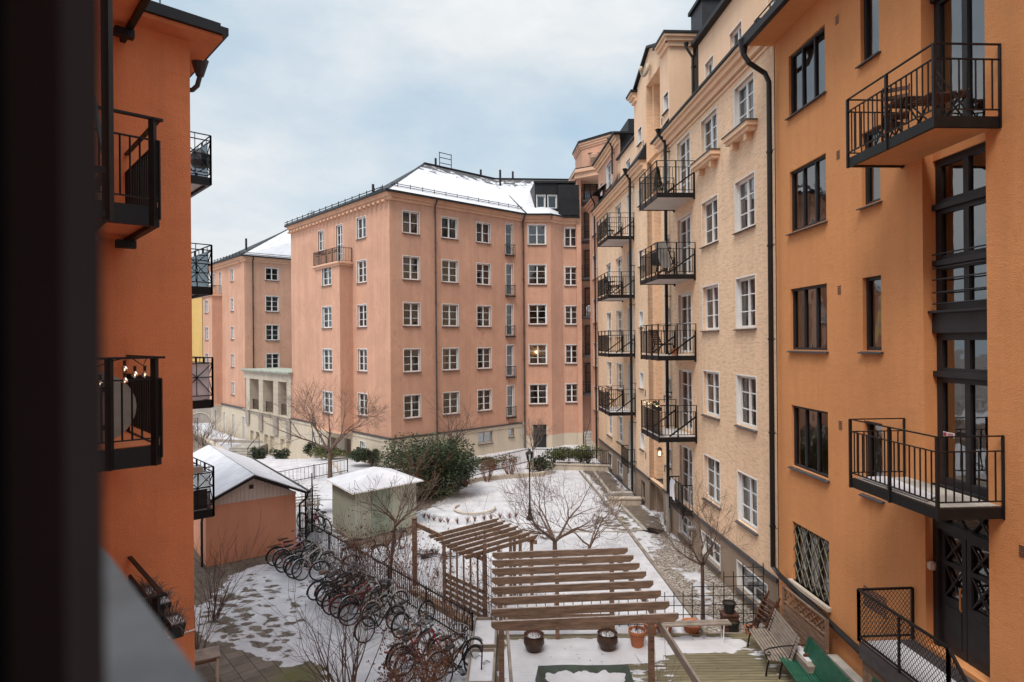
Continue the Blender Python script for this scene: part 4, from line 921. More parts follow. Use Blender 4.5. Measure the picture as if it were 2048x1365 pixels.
gsnow=[[(5.89,21.84),(6.36,21.36),(6.12,19.29),(5.72,18.75),(5.79,20.28)],[(4.96,26.38),(5.75,26.36),(5.94,24.53),(5.29,23.4)],[(5.2,18.4),(5.6,18.4),(5.7,17.4),(5.2,17.3)]]
moss=[[(-5.71,15.72),(-5.3,15.89),(-4.86,15.58),(-4.49,14.77),(-4.05,13.66),(-5.37,13.68),(-5.8,14.8)],[(4.4,37),(5.1,30),(5.5,26.9),(5.0,26.7),(4.6,30)]]
ys=[-40,-10,4]+list(np.arange(8,32,.16))+list(np.arange(32,48,.3))+list(np.arange(48,76,.8))+[80,90,120,200,400]
xs=[-400,-150,-60,-45]+list(np.arange(-34,-14,.6))+list(np.arange(-14,8.6,.16))+[9,12,20,60,400]
gx,gy=np.meshgrid(np.array(xs),np.array(ys)); nx,ny=len(xs),len(ys)
drop=np.clip((gy-42)/12,0,1)*np.clip((-9.5-gx)/4,0,1); drop=drop*drop*(3-2*drop)
gz=-1.7*drop
bumpz=np.array([[mnoise.noise(Vector((x*.5,y*.5,3)))*.03+mnoise.noise(Vector((x*1.7,y*1.7,9)))*.012 for x in xs] for y in ys])
mfield=np.array([[mnoise.noise(Vector((x*.33,y*.33,20))) for x in xs] for y in ys]); hb=field(gx,gy,bare,.25); snow=1-hb*.98; snow=snow-.10*(mfield>.12)*(mfield-.12)*4; snow=np.minimum(snow,1-.47*field(gx,gy,half,.5)); snow=np.minimum(snow,1-.60*field(gx,gy,half[:1]+half[2:4]+half[5:6]+worn,.45)); gv=field(gx,gy,gravel,.1)
snow=np.minimum(snow,1-.97*gv); snow=np.maximum(snow,gv*field(gx,gy,gsnow,.3)*.72); snow=np.where(gy>76,.3,snow)
gz=gz+bumpz*np.clip(snow,0,1)-.0
me=bpy.data.meshes.new('ground'); V=np.stack([gx.ravel(),gy.ravel(),gz.ravel()],1)
idx=np.arange(nx*ny).reshape(ny,nx); Fq=np.stack([idx[:-1,:-1].ravel(),idx[:-1,1:].ravel(),idx[1:,1:].ravel(),idx[1:,:-1].ravel()],1)
me.from_pydata(V.tolist(),[],Fq.tolist())
for nm,arr in (('snow',snow),('gravel',gv),('moss',field(gx,gy,moss,.35))):
    at=me.attributes.new(nm,'FLOAT','POINT'); at.data.foreach_set('value',arr.ravel().astype(np.float32))
me.shade_smooth()
m,nt,o_=newmat('snowy_yard'); P_=N(nt,'ShaderNodeNewGeometry').outputs['Position']
def attr(n): a=N(nt,'ShaderNodeAttribute'); a.attribute_name=n; return a.outputs['Fac']
def math_(op,a,b=0.0,c=None):
    n=N(nt,'ShaderNodeMath',operation=op)
    for i,v in enumerate((a,b,c)):
        if v is None: continue
        if isinstance(v,bpy.types.NodeSocket): nt.links.new(v,n.inputs[i])
        else: n.inputs[i].default_value=v
    return n.outputs[0]
rot=N(nt,'ShaderNodeMapping',{'Vector':P_,'Rotation':(0,0,R(50))}).outputs[0]
br=N(nt,'ShaderNodeTexBrick',{'Vector':rot,'Color1':(.135,.105,.082,1),'Color2':(.175,.138,.11,1),'Mortar':(.05,.042,.033,1),'Scale':1.0,'Mortar Size':.012,'Brick Width':.42,'Row Height':.42,'Mortar Smooth':.3})
nn=N(nt,'ShaderNodeTexNoise',{'Vector':P_,'Scale':1.2,'Detail':8,'Roughness':.7}); pav=mixc(nt,1.0,br.outputs[0],ramp(nt,nn.outputs[0],[(.3,.62),(.7,1.25)]),'MULTIPLY')
vg=N(nt,'ShaderNodeTexVoronoi',{'Vector':P_,'Scale':17},voronoi_dimensions='2D'); gcol=ramp(nt,N(nt,'ShaderNodeSeparateColor',{0:vg.outputs['Color']}).outputs[0],[(.0,(.14,.105,.08)),(.35,(.32,.26,.21)),(.7,(.46,.40,.34)),(1,(.62,.57,.52))])
gcol=mixc(nt,1.0,gcol,ramp(nt,vg.outputs['Distance'],[(.0,1.0),(.75,.35)]),'MULTIPLY')
col1=mixc(nt,attr('gravel'),pav,gcol)
mf=math_('MULTIPLY',attr('moss'),ramp(nt,nn.outputs[0],[(.3,.2),(.6,1.0)])); col1=mixc(nt,mf,col1,(.105,.105,.03))
s1=N(nt,'ShaderNodeTexNoise',{'Vector':rot,'Scale':2.6,'Detail':4,'Roughness':.5,'Distortion':.3}); 
vs=N(nt,'ShaderNodeTexVoronoi',{'Vector':N(nt,'ShaderNodeMapping',{'Vector':P_,'Scale':(1.7,3.0,1),'Rotation':(0,0,R(-30))}).outputs[0],'Scale':1.5},feature='SMOOTH_F1'); vs.inputs['Smoothness'].default_value=.3
s2=N(nt,'ShaderNodeTexNoise',{'Vector':P_,'Scale':14,'Detail':3})
# threshold: snow + noise
t1=math_('MULTIPLY',math_('SUBTRACT',s1.outputs[0],.5),1.25); t2=math_('MULTIPLY',math_('SUBTRACT',vs.outputs['Distance'],.42),.55); t3=math_('MULTIPLY',math_('SUBTRACT',s2.outputs[0],.5),.16)
tt=math_('ADD',math_('ADD',attr('snow'),t1),math_('ADD',t2,t3))
sf=ramp(nt,tt,[(.41,0.0),(.47,.72),(.56,1.0)])
# sparse twigs and leaves poking through
vd=N(nt,'ShaderNodeTexVoronoi',{'Vector':P_,'Scale':2.3}); dirt=ramp(nt,vd.outputs['Distance'],[(.035,0.0),(.05,1.0)])
sn=N(nt,'ShaderNodeTexNoise',{'Vector':P_,'Scale':1.6,'Detail':7,'Roughness':.65}); snc=ramp(nt,sn.outputs[0],[(.28,(.40,.39,.405)),(.62,(.575,.565,.58))]); snc=mixc(nt,dirt,(.25,.2,.16),snc)
fin=mixc(nt,sf,col1,snc)
hh=math_('ADD',math_('MULTIPLY',sf,.9),math_('MULTIPLY',sn.outputs[0],.5)); hh=math_('ADD',hh,math_('MULTIPLY',vg.outputs['Distance'],math_('MULTIPLY',attr('gravel'),-.25)))
hh=math_('ADD',hh,math_('MULTIPLY',s2.outputs[0],.12))
bp=N(nt,'ShaderNodeBump',{'Height':hh,'Strength':.75,'Distance':.045})
pr=N(nt,'ShaderNodeBsdfPrincipled',{'Base Color':fin,'Roughness':.8,'Normal':bp.outputs[0],'Specular IOR Level':.25}); nt.links.new(pr.outputs[0],o_.inputs[0]); me.materials.append(m)
g=put('ground',me,kind='structure')
# deck
DX0,DX1,DY0,DY1=-.45,6.85,6,16.95
dx=np.arange(DX0,DX1+.01,.12); dy=np.arange(DY0,DY1+.01,.12); X,Y=np.meshgrid(dx,dy)
dsn=[[(-.2,16.7),(2.9,16.7),(5.6,16.8),(6.2,16.4),(5.6,15.9),(4.2,15.9),(2.9,15.4),(1.8,15.1),(.8,14.7),(-.2,14.3),(-.4,15)],[(-.3,16),(1.0,16),(1.0,11),(-.3,11)]]
dh=[[(2.0,16),(4,15.9),(3.9,14.3),(2.6,13.9),(1.0,14.2)],[(5.4,16.5),(6.5,16.4),(6.6,14.6),(6.3,14.2),(6.0,15.2)]]
ds=np.maximum(field(X,Y,dsn,.25),.44*field(X,Y,dh,.3)); 
me=bpy.data.meshes.new('deck'); idx=np.arange(X.size).reshape(X.shape); me.from_pydata(np.stack([X.ravel(),Y.ravel(),np.full(X.size,.06)],1).tolist(),[],np.stack([idx[:-1,:-1].ravel(),idx[:-1,1:].ravel(),idx[1:,1:].ravel(),idx[1:,:-1].ravel()],1).tolist())
at=me.attributes.new('snow','FLOAT','POINT'); at.data.foreach_set('value',ds.ravel().astype(np.float32))
m,nt,o_=newmat('deck_boards'); P_=N(nt,'ShaderNodeNewGeometry').outputs['Position']
sep=N(nt,'ShaderNodeSeparateXYZ',{0:P_}); fr=math_('FRACT',math_('MULTIPLY',sep.outputs[1],1/.125)); gap=ramp(nt,math_('ABSOLUTE',math_('SUBTRACT',fr,.5)),[(.42,1.0),(.47,0.0)])
fl=math_('FLOOR',math_('MULTIPLY',sep.outputs[1],8.0)); wn=N(nt,'ShaderNodeTexWhiteNoise',{'W':fl},noise_dimensions='1D')
gr=N(nt,'ShaderNodeTexNoise',{'Vector':N(nt,'ShaderNodeMapping',{'Vector':P_,'Scale':(1.2,14,1)}).outputs[0],'Scale':1.6,'Detail':6})
bc=ramp(nt,gr.outputs[0],[(.3,(.13,.105,.055)),(.7,(.24,.205,.12))]); bc=mixc(nt,1.0,bc,ramp(nt,wn.outputs[0],[(0,.8),(1,1.15)]),'MULTIPLY'); bc=mixc(nt,gap,(.03,.025,.015),bc)
n1=N(nt,'ShaderNodeTexNoise',{'Vector':N(nt,'ShaderNodeMapping',{'Vector':P_,'Scale':(1,2.4,1)}).outputs[0],'Scale':2.2,'Detail':5,'Roughness':.55})
tt=math_('ADD',attr('snow'),math_('MULTIPLY',math_('SUBTRACT',n1.outputs[0],.5),1.1)); tt=math_('ADD',tt,math_('MULTIPLY',gap,.06)); sf=ramp(nt,tt,[(.5,0.0),(.55,1.0)])
sn=N(nt,'ShaderNodeTexNoise',{'Vector':P_,'Scale':2,'Detail':6}); fin=mixc(nt,sf,bc,ramp(nt,sn.outputs[0],[(.3,(.52,.51,.525)),(.7,(.62,.61,.625))]))
hh=math_('ADD',math_('MULTIPLY',sf,.8),math_('MULTIPLY',gap,.35)); bp=N(nt,'ShaderNodeBump',{'Height':math_('ADD',hh,math_('MULTIPLY',sn.outputs[0],.3)),'Strength':.8,'Distance':.03})
pr=N(nt,'ShaderNodeBsdfPrincipled',{'Base Color':fin,'Roughness':.75,'Normal':bp.outputs[0]}); nt.links.new(pr.outputs[0],o_.inputs[0]); me.materials.append(m)
put('deck',me,kind='structure')
mb=MB(); mb.box(DX0,DX1,DY1,DY1+.06,-.05,.055); mb.build('deck_edge',M['woodgrey'],kind='structure')
# kerbs and edging
def strip(name,pts,w,h,m,label=None,cat=None,kind='structure'):
    mb=MB()
    for i in range(len(pts)-1): mb.bar((pts[i][0],pts[i][1],h/2),(pts[i+1][0],pts[i+1][1],h/2),w,h)
    return mb.build(name,m,label=label,cat=cat,kind=kind)
strip('kerb',[(4.1,38.4),(4.81,26.67),(5.16,18.35),(5.2,17.0)],.12,.07,M['woodgrey'])
strip('kerb',[(4.95,38.4),(5.14,31.57),(5.57,26.3)],.14,.06,M['concrete'])
strip('kerb',[(-1.2,25.8),(2.2,26.3),(4.8,26.2),(5.6,26.5)],.1,.04,M['concrete'])
strip('kerb',[(-13.2,44.0),(-11.2,40.0),(-10.6,38.4)],.15,.1,M['stone'])
mb=MB(); mb.ring((-1.85,29.9,.1),.98,.045,'z',24,6,math.pi*.8,math.pi*2.05); o=mb.build('stone_edging',M['stone'],label='curved low stone rim showing through the snow of the lawn',cat='edging')
lw=[(-6.82,31.97),(-5.6,32.3),(-4.39,32.94),(-3.36,34.6),(-1.92,36.17),(-.3,36.8),(1.5,37.3),(2.2,37.9)]
mb=MB()
for i in range(len(lw)-1): 
    a,b=lw[i],lw[i+1]; mb.bar((a[0],a[1],.1),(b[0],b[1],.1),.26,.24)
mb.build('low_wall',M['stone'],label='low curving stone wall edging the shrub bed left of the lamp post',cat='wall')
mb=MB(); mb.bar((.9,39.6,.16),(6.0,38.6,.16),.3,.34); mb.bar((.9,39.6,.34),(6.0,38.6,.34),.38,.05); mb.build('low_wall',M['stone'],label='straight low stone wall under the far iron fence',cat='wall')
# terrace far left
mb=MB(); mb.bar((-33,58,-1.1),(-21.5,55.8,-1.1),.4,1.0); mb.build('terrace_wall',M['greywall'],label='low retaining wall of the far terrace behind the garage roof',cat='wall')
mb=MB(); 
for i in range(5): mb.box(-24.2,-21.8,51.5+.45*i,55.8,-1.6+.16*i,-1.44+.16*i)
mb.build('stone_steps',M['concrete'],label='short flight of stone steps up to the far terrace beyond the garage',cat='steps')
mb=MB()
for x in (-24.2,-21.8): mb.tube([(x,51.4,-1.4),(x,51.4,-.5),(x,53.7,.25),(x,53.7,-.8)],.03,5)
mb.build('handrail',M['black'],label='thin iron handrails beside the far terrace steps',cat='handrail')
mb=MB(); mb.prism([(-34,56.2),(-21.9,55.9),(-26,59.0),(-34,68.5)],-1.7,-.85); mb.build('snowy_terrace',M['snow'],kind='structure')
t=thing('balcony_frame','tall dark steel frame of our own balcony hanging just right of the door edge','balcony frame',(-3.22,5.0,9.0))
mb=MB(); mb.box(-.03,.03,-.03,.03,0,6.5); mb.build('post',M['black'],t)
for zz_ in (.0,.35,2.3,2.75,3.2):
    mb=MB(); mb.bar((0,0,zz_+.05),(-.75,.85,zz_+.05),.05,.05); mb.bar((0,0,zz_+.05),(-1.4,-.9,zz_+.05),.05,.05); mb.build('cross_bar',M['black'],t)
mb=MB(); mb.bar((0,0,3.2),(-.6,.68,2.4),.035); mb.bar((0,0,.4),(-.6,.68,1.4),.035); mb.bar((0,0,4.4),(-.6,.68,3.3),.035); mb.build('braces',M['black'],t)
# =================================================================== GARAGE
GA=thing('garage','low salmon rendered garage with snow covered pitched metal roof','garage',(-11.07,22.53,0))
fg=Vector((.81,.587)).normalized(); 
gf=Fac(GA,(-11.07,22.53),d=fg); W_=3.18; D_=8.2; ang=(-fg.y,fg.x)
for h in range(1): pass
mb=MB(); mb.poly([gf.w(0,0,-.1),gf.w(W_,0,-.1),gf.w(W_,0,2.2),gf.w(0,0,2.2)])
mb.poly([gf.w(0,0,-.1),gf.w(0,D_,-.1),gf.w(0,D_,2.2),gf.w(0,0,2.2)]); mb.poly([gf.w(W_,0,-.1),gf.w(W_,D_,-.1),gf.w(W_,D_,2.2),gf.w(W_,0,2.2)]); mb.poly([gf.w(0,D_,-.1),gf.w(W_,D_,-.1),gf.w(W_,D_,2.2),gf.w(W_/2,D_,3.0),gf.w(0,D_,2.2)])
mb.build('wall',M['garage'],GA)
mb=MB(); n=22
def gz_(x): return 2.98-abs(x-W_/2)*.46
for i in range(n):
    x0=-.02+(W_+.04)*i/n; x1=-.02+(W_+.04)*(i+1)/n-.012
    gf_=[gf.w(x0,-.03,2.17),gf.w(x1,-.03,2.17),gf.w(x1,-.03,gz_(x1)),gf.w(x0,-.03,gz_(x0))]; bk=[gf.w(x0,.0,2.17),gf.w(x1,.0,2.17),gf.w(x1,.0,gz_(x1)),gf.w(x0,.0,gz_(x0))]
    mb.hexa([gf_[0],gf_[1],bk[1],bk[0],gf_[3],gf_[2],bk[2],bk[3]])
mb.poly([gf.w(0,-.005,2.2),gf.w(W_,-.005,2.2),gf.w(W_/2,-.005,2.95)])
mb.build('gable_boards',M['siding'],GA)
mb=MB(); gf.box(mb,W_/2-.13,W_/2+.02,-.05,-.03,2.6,2.75); mb.build('air_vent',M['charcoal'],GA)
mb=MB(); ov=.38; slope=.46
for sg in (-1,1):
    xe=W_/2+sg*(W_/2+ov); ze=3.14-slope*(W_/2+ov)
    a=[gf.w(W_/2,-.35,3.05),gf.w(xe,-.35,ze-.09),gf.w(xe,D_+.3,ze-.09),gf.w(W_/2,D_+.3,3.05)]; b=[gf.w(W_/2,-.35,3.14),gf.w(xe,-.35,ze),gf.w(xe,D_+.3,ze),gf.w(W_/2,D_+.3,3.14)]
    mb.hexa(a+b)
rf=mb.build('roof',M['blackroof'],GA)
mb=MB(); nseg=24
for sg in (-1,1):
    xe=W_/2+sg*(W_/2+ov-.03); ze=3.16-slope*(W_/2+ov-.03)
    for i in range(nseg):
        y0=-.3+(D_+.5)*i/nseg; y1=-.3+(D_+.5)*(i+1)/nseg-.02
        mb.hexa([gf.w(W_/2+sg*.02,y0,3.135),gf.w(xe,y0,ze-.02),gf.w(xe,y1,ze-.02),gf.w(W_/2+sg*.02,y1,3.135),gf.w(W_/2+sg*.02,y0,3.17),gf.w(xe,y0,ze+.012),gf.w(xe,y1,ze+.012),gf.w(W_/2+sg*.02,y1,3.17)])
mb.build('snow_layer',M['snow'],rf)
mb=MB(); p0=gf.w(W_+ov+.03,-.3,2.3); 
mb.tube([gf.w(W_+ov+.05,-.35,2.24),gf.w(W_+ov+.05,D_,2.24)],.06,8); mb.tube([gf.w(W_+ov+.05,-.2,2.24),gf.w(W_+ov,-.2,2.0),gf.w(W_+.12,-.1,1.75),gf.w(W_+.12,-.1,0)],.045,8)
mb.tube([gf.w(-ov-.05,-.35,2.24),gf.w(-ov-.05,D_,2.24)],.06,8); mb.tube([gf.w(-ov-.05,-.2,2.24),gf.w(-ov,-.15,1.98),gf.w(-.14,-.05,1.85),gf.w(-.14,.1,1.6),gf.w(-.14,.1,0)],.045,8)
mb.build('gutter',M['pipe'],GA)
# =================================================================== SHED
SHD=thing('garden_shed','pale green boarded garden shed with a snow covered pyramid roof','shed',(-6.4,25.29,0))
s1=Fac(SHD,(-6.4,25.29),d=(.72,.695)); s2=Fac(SHD,(-6.4-.56*2.8,25.29+.83*2.8),(-6.4,25.29))
def boards(f,a0,a1,z0,z1,name,skip=None):
    mb=MB(); f.box(mb,a0,a1,.0,.05,z0,z1); n=int((a1-a0)/.125)
    for i in range(n+1):
        x=a0+(a1-a0)*i/n
        if skip and skip[0]<x<skip[1]: continue
        f.box(mb,x-.018,x+.018,-.022,0,z0,z1-.001)
    p_=mb.build(name,M['shedgreen'],SHD); mb=MB()
    for i in range(n+1):
        x=a0+(a1-a0)*i/n+.024
        if skip and skip[0]<x<skip[1] or x>a1: continue
        f.box(mb,x-.006,x+.006,-.004,0,z0+.01,z1-.01)
    mb.build('board_joints',M['bank'],p_); return p_
boards(s1,0,2.95,.05,1.98,'front_boards',(.78,1.62)); boards(s2,0,s2.L,.05,1.98,'side_boards')
back1=[s1.w(2.95,0,.05),s1.w(2.95,0,1.98)]
b0=s1.w(2.95,0,0); b1=s2.w(0,0,0); bb=(b0[0]+b1[0],b0[1]+b1[1])
mb=MB(); mb.prism([b0[:2],bb,b1[:2],(b1[0]+.01,b1[1]),( .02,.03),(b0[0],b0[1]+.01)],.05,1.95); mb.build('back_boards',M['shedgreen'],SHD)
mb=MB(); s1.box(mb,.8,1.6,-.03,.0,.08,1.85); s1.box(mb,.74,.8,-.045,0,.08,1.9); s1.box(mb,1.6,1.66,-.045,0,.08,1.9); s1.box(mb,.8,1.6,-.045,0,1.85,1.92)
for z0,z1 in ((.2,.7),(.82,1.2),(1.32,1.75)): s1.box(mb,.9,1.5,-.045,-.03,z0,z0+.03); s1.box(mb,.9,1.5,-.045,-.03,z1,z1+.03); s1.box(mb,.9,.93,-.044,-.03,z0,z1); s1.box(mb,1.47,1.5,-.044,-.03,z0,z1)
d=mb.build('door',M['sheddoor'],SHD); mb=MB(); s1.box(mb,.86,.89,-.09,-.03,.95,1.1); mb.build('handle',M['steel'],d)
cx,cy=(b0[0]+b1[0])/2,(b0[1]+b1[1])/2
cor=[s1.w(-.22,-.24,0)[:2],s1.w(3.2,-.3,0)[:2],bb,s2.w(-.3,-.25,0)[:2]]; cor[2]=(cx*2-cor[0][0],cy*2-cor[0][1]); cor[0]=(0-.02,-.33)
mb=MB(); 
for i in range(4):
    a,b=cor[i],cor[(i+1)%4]; mb.poly([(a[0],a[1],1.97),(b[0],b[1],1.97),(cx,cy,2.55)])
mb.poly([(p[0],p[1],1.96) for p in cor]); rr=mb.build('roof',M['siding'],SHD)
mb=MB()
for i in range(4):
    a,b=cor[i],cor[(i+1)%4]; a=(cx+(a[0]-cx)*.985,cy+(a[1]-cy)*.985); b=(cx+(b[0]-cx)*.985,cy+(b[1]-cy)*.985)
    mb.poly([(a[0],a[1],2.005),(b[0],b[1],2.005),(cx,cy,2.59)]); mb.poly([(a[0],a[1],1.975),(b[0],b[1],1.975),(b[0],b[1],2.005),(a[0],a[1],2.005)])
mb.build('snow_layer',M['snow'],rr)
mb=MB(); s1.box(mb,-.08,3.0,-.06,.1,-.02,.05); s2.box(mb,0,s2.L+.06,-.12,.1,-.02,.06); mb.build('base_beam',M['woodgrey'],SHD)
# =================================================================== PERGOLAS
M['paletop']=pbr('pale_rafter_top',(.30,.25,.225),.9,.35,6,.2)  # slightly paler strip along the top edge of each rafter
PG=thing('pergola','large brown timber pergola with eight rafters over the deck','pergola',(2.8,14.5,0))
def pl(x,y,z): return (x-2.8,y-14.5,z)
for i in range(8):
    y=16.27-.575*i; x0=-.56+.015*i; x1=3.02+.04*i
    mb=MB(); z0,z1=2.365,2.525; e=.09
    q=[(x0,z1),(x0,z0+.07),(x0+.09,z0),(x1-.09,z0),(x1,z0+.07),(x1,z1)]
    n=len(q); mb.add([pl(a,y-.024+.085*(a+.5),b) for a,b in q]+[pl(a,y+.024+.085*(a+.5),b) for a,b in q],[tuple(range(n)),tuple(range(n,2*n))[::-1]]+[(k,(k+1)%n,(k+1)%n+n,k+n) for k in range(n)])
    ra_=mb.build('rafter',M['woodh'],PG); mb=MB(); mb.bar(pl(x0+.03,y+.085*(x0+.53),z1+.003),pl(x1-.03,y+.085*(x1+.47),z1+.003),.04,.008); mb.build('pale_top_edge',M['paletop'],ra_)
mb=MB(); mb.bar(pl(2.72,17.0,2.27),pl(3.1,9.6,2.27),.05,.17); mb.build('beam',M['woodgrey'],PG)
mb=MB(); mb.bar(pl(-.34,17.0,2.27),pl(-.02,9.6,2.27),.05,.17); mb.build('beam',M['woodgrey'],PG)
for x,y,t in ((2.62,16.75,.11),(1.15,16.72,.1),(2.83,12.95,.115),(-.27,12.9,.11),(-.36,16.7,.1),(3.0,9.9,.11)):
    mb=MB(); mb.box(x-t/2-2.8,x+t/2-2.8,y-t/2-14.5,y+t/2-14.5,0,2.2); mb.build('post',M['wood'],PG)
mb=MB()
for z in (.32,.62): mb.bar(pl(-.3,16.78,z),pl(2.7,16.8,z),.03,.12)
mb.build('rail_board',M['woodh'],PG)
SPG=thing('pergola','small brown timber pergola with seven slanting rafters and a slatted screen','pergola',(-1.2,18.9,0))
def sp(x,y,z): return (x+1.2,y-18.9,z)
for i in range(7):
    t=i/6; a=Vector((-2.62+1.22*t,19.3-1.9*t)); b=Vector((-.5+1.25*t,21.15-1.85*t)); d=(b-a).normalized()
    mb=MB(); mb.bar(sp(a.x+d.x*.08,a.y+d.y*.08,2.0),sp(b.x-d.x*.08,b.y-d.y*.08,2.0),.05,.1); mb.bar(sp(a.x,a.y,2.035),sp(b.x,b.y,2.035),.049,.05); mb.build('rafter',M['woodh'],SPG)
s_a=Vector((-2.13,19.1)); s_b=Vector((-.82,17.6))
for i in range(7):
    q=s_a.lerp(s_b,i/6); t=.1 if i in (0,6) else .055; mb=MB(); mb.box(q.x+1.2-t/2,q.x+1.2+t/2,q.y-18.9-t/2,q.y-18.9+t/2,0,1.93 if i<6 else 2.35); mb.build('post' if i in (0,6) else 'slat',M['wood'],SPG)
mb=MB()
for z in (.18,.36,.54,.72,.9): mb.bar(sp(s_a.x+.05,s_a.y+.05,z),sp(s_b.x+.05,s_b.y+.05,z),.02,.11)
mb.build('screen_boards',M['woodh'],SPG)
for x,y in ((.02,23.0-3.2),(-.95,20.6),(.55,19.2),(-.45,18.7),(-.1,19.6),(.2,19.35)):
    mb=MB(); mb.box(x+1.2-.05,x+1.2+.05,y-18.9-.05,y-18.9+.05,0,1.93); mb.build('post',M['wood'],SPG)
mb=MB(); mb.bar(sp(-2.2,19.2,1.88),sp(-.8,17.6,1.88),.05,.12); mb.bar(sp(-.9,20.65,1.88),sp(.7,19.1,1.88),.05,.12); mb.build('beam',M['wood'],SPG)
mb=MB(); mb.box(-.075,.075,-.075,.075,0,2.2); mb.box(-.095,.095,-.095,.095,2.2,2.22); po=mb.build('timber_post',M['wood'],None,(-3.28,20.69,0),label='lone tall timber post left of the small pergola',cat='post')
mb=MB(); mb.bar((-3.2,20.7,1.98),(-2.2,19.25,2.02),.05,.14); mb.build('timber_beam',M['wood'],label='sloping timber beam joining the lone post to the small pergola',cat='beam')
# grid trellises
def trellis(name,segs,label,st=.23,t=.02):
    mb=MB()
    for a,b,h in segs:
        a=Vector(a); b=Vector(b); L_=(b-a).length; n=max(1,round(L_/st)); 
        for i in range(n+1): p=a.lerp(b,i/n); mb.bar((p.x,p.y,0),(p.x,p.y,h),t)
        z=0.05
        while z<=h+.01: mb.bar((a.x,a.y,z),(b.x,b.y,z),t*.8); z+=st
    return mb.build(name,M['black'],label=label,cat='trellis')
trellis('trellis',[((.1,17.5),(5.0,17.55),.95),((5.0,17.56),(5.9,17.57),1.2),((5.9,17.58),(6.45,17.59),1.5),((6.45,17.6),(7.02,17.6),1.72)],'black square grid trellis stepping up towards the peach house',.26)
trellis('trellis',[((-.88,17.55),(-.5,16.9),2.1)],'narrow black grid trellis fixed between the two pergolas',.25,.014)
# iron fence
def ironfence(name,pts,h,label,gap=.12,zb=0,post=2.2,spear=True):
    t=thing(name,label,'fence',(pts[0][0],pts[0][1],zb)); mb=MB(); pm=MB(); o=Vector((pts[0][0],pts[0][1],0))
    for i in range(len(pts)-1):
        a=Vector(pts[i]+(0,))-o if len(pts[i])==2 else Vector(pts[i])-o; b=Vector(pts[i+1]+(0,))-o if len(pts[i+1])==2 else Vector(pts[i+1])-o
        L_=(b-a).length; U=Vector((0,0,1))
        mb.bar(a+U*h,b+U*h,.045,.03); mb.bar(a+U*.12,b+U*.12,.035,.03)
        n=round(L_/gap)
        for k in range(n): p=a.lerp(b,k/n); mb.bar(p+U*.05,p+U*(h+(.1 if spear else 0)),.016)
        n=max(1,round(L_/post))
        for k in range(1 if i else 0,n+1): p=a.lerp(b,k/n); pm=MB(); pm.bar(p-U*.3,p+U*(h+.06),.05); pm.build('post',M['black'],t)
    mb.build('bars',M['black'],t); return t
ironfence('iron_fence',[(-8.38,25.22),(-1.1,16.4)],.88,'long low black iron fence running between the bicycles and the lawn')
ironfence('iron_fence',[(-2.9,34.6),(-1.4,36.6),(1.0,39.6),(6.0,38.62)],.9,'black iron fence along the far hedge by the salmon house',zb=.33)
ironfence('iron_fence',[(-13.3,35.2),(-10.3,38.9)],.8,'thin iron fence behind the sheds beside the big bare tree',.25,spear=False)
ironfence('iron_fence',[(-8.45,25.4),(-8.55,26.6),(-9.4,29.2)],1.9,'tall plain iron fence in the gap between garage and shed',.14,spear=False)
ironfence('iron_fence',[(-30.5,60.5),(-34,61.5)],.9,'distant iron fence on the far terrace',.2,spear=False)
mb=MB(); mb.bar((-3.2,20.0,.08),(-1.1,17.4,.08),.25,.16); mb.bar((-1.15,17.4,.1),(-.9,16.2,.1),.1,.2); mb.build('timber_sleeper',M['wood'],label='brown timber sleeper along the foot of the iron fence',cat='sleeper')
# planter boxes left of the pergola
for i,(y0,y1,lab) in enumerate(((15.6,17.2,'long snow filled planter box nearest the grid trellis'),(13.9,15.45,'planter box with a snow filled frame and a stake'),(12.2,13.75,'planter box holding a green strappy plant'))):
    t=thing('planter_box',lab,'planter',(-.78,(y0+y1)/2,0),group='timber planters left of the large pergola'); hy=(y1-y0)/2; mb=MB()
    mb.box(-.32,-.27,-hy,hy,0,.45); mb.box(.27,.32,-hy,hy,0,.45); mb.box(-.27,.27,-hy,-hy+.05,0,.449); mb.box(-.27,.27,hy-.05,hy,0,.449); mb.build('frame',M['woodgrey'],t)
    mb=MB(); mb.box(-.27,.27,-hy+.05,hy-.05,.2,.38); mb.build('snow_fill',M['snow'],t)
    if i: mb=MB(); mb.bar((0,-.1,.3),(.03,-.12,.95),.05,.03); mb.build('stake',M['black'],t)
# =================================================================== FURNITURE
def bench(name,label,loc,rz,L,seatm,legm,nseat=7,nback=7,arms=True,tilt=.28):
    t=thing(name,label,'bench',loc,(0,0,rz)); mb=MB()
    for i in range(nseat): y=-.24+.48*i/(nseat-1); z=.43+.02*abs(i-nseat/2)/nseat*2; mb.box(-L/2,L/2,y-.027,y+.027,z-.02,z)
    mb.build('seat',seatm,t); mb=MB()
    for i in range(nback):
        u=i/(nback-1); y=.27+u*.44*tilt*1.3; z=.5+u*.44; mb.bar((-L/2,y,z),(L/2,y,z),.022,.055,up=(0,tilt,1))
    mb.build('backrest',seatm,t)
    for sx in (-L/2+.12,L/2-.12):
        mb=MB(); mb.tube([(sx,-.3,0),(sx,-.27,.2),(sx,-.22,.39),(sx,.0,.40),(sx,.22,.41),(sx,.29,.55),(sx,.45,.97)],.022,6); mb.tube([(sx,.24,.42),(sx,.3,.2),(sx,.38,0)],.022,6)
        if arms: mb.tube([(sx,.36,.74),(sx,.1,.72),(sx,-.22,.66),(sx,-.34,.6),(sx,-.3,.5),(sx,-.2,.5),(sx,-.2,.56),(sx,-.25,.57)],.016,6); mb.tube([(sx,-.26,.4),(sx,-.3,.52)],.016,6)
        mb.build('leg',legm,t)
    return t
bench('park_bench','weathered slatted park bench with black scrolled iron arms on the deck',(6.28,15.45,.06),R(-94),1.65,M['woodgrey'],M['black'])
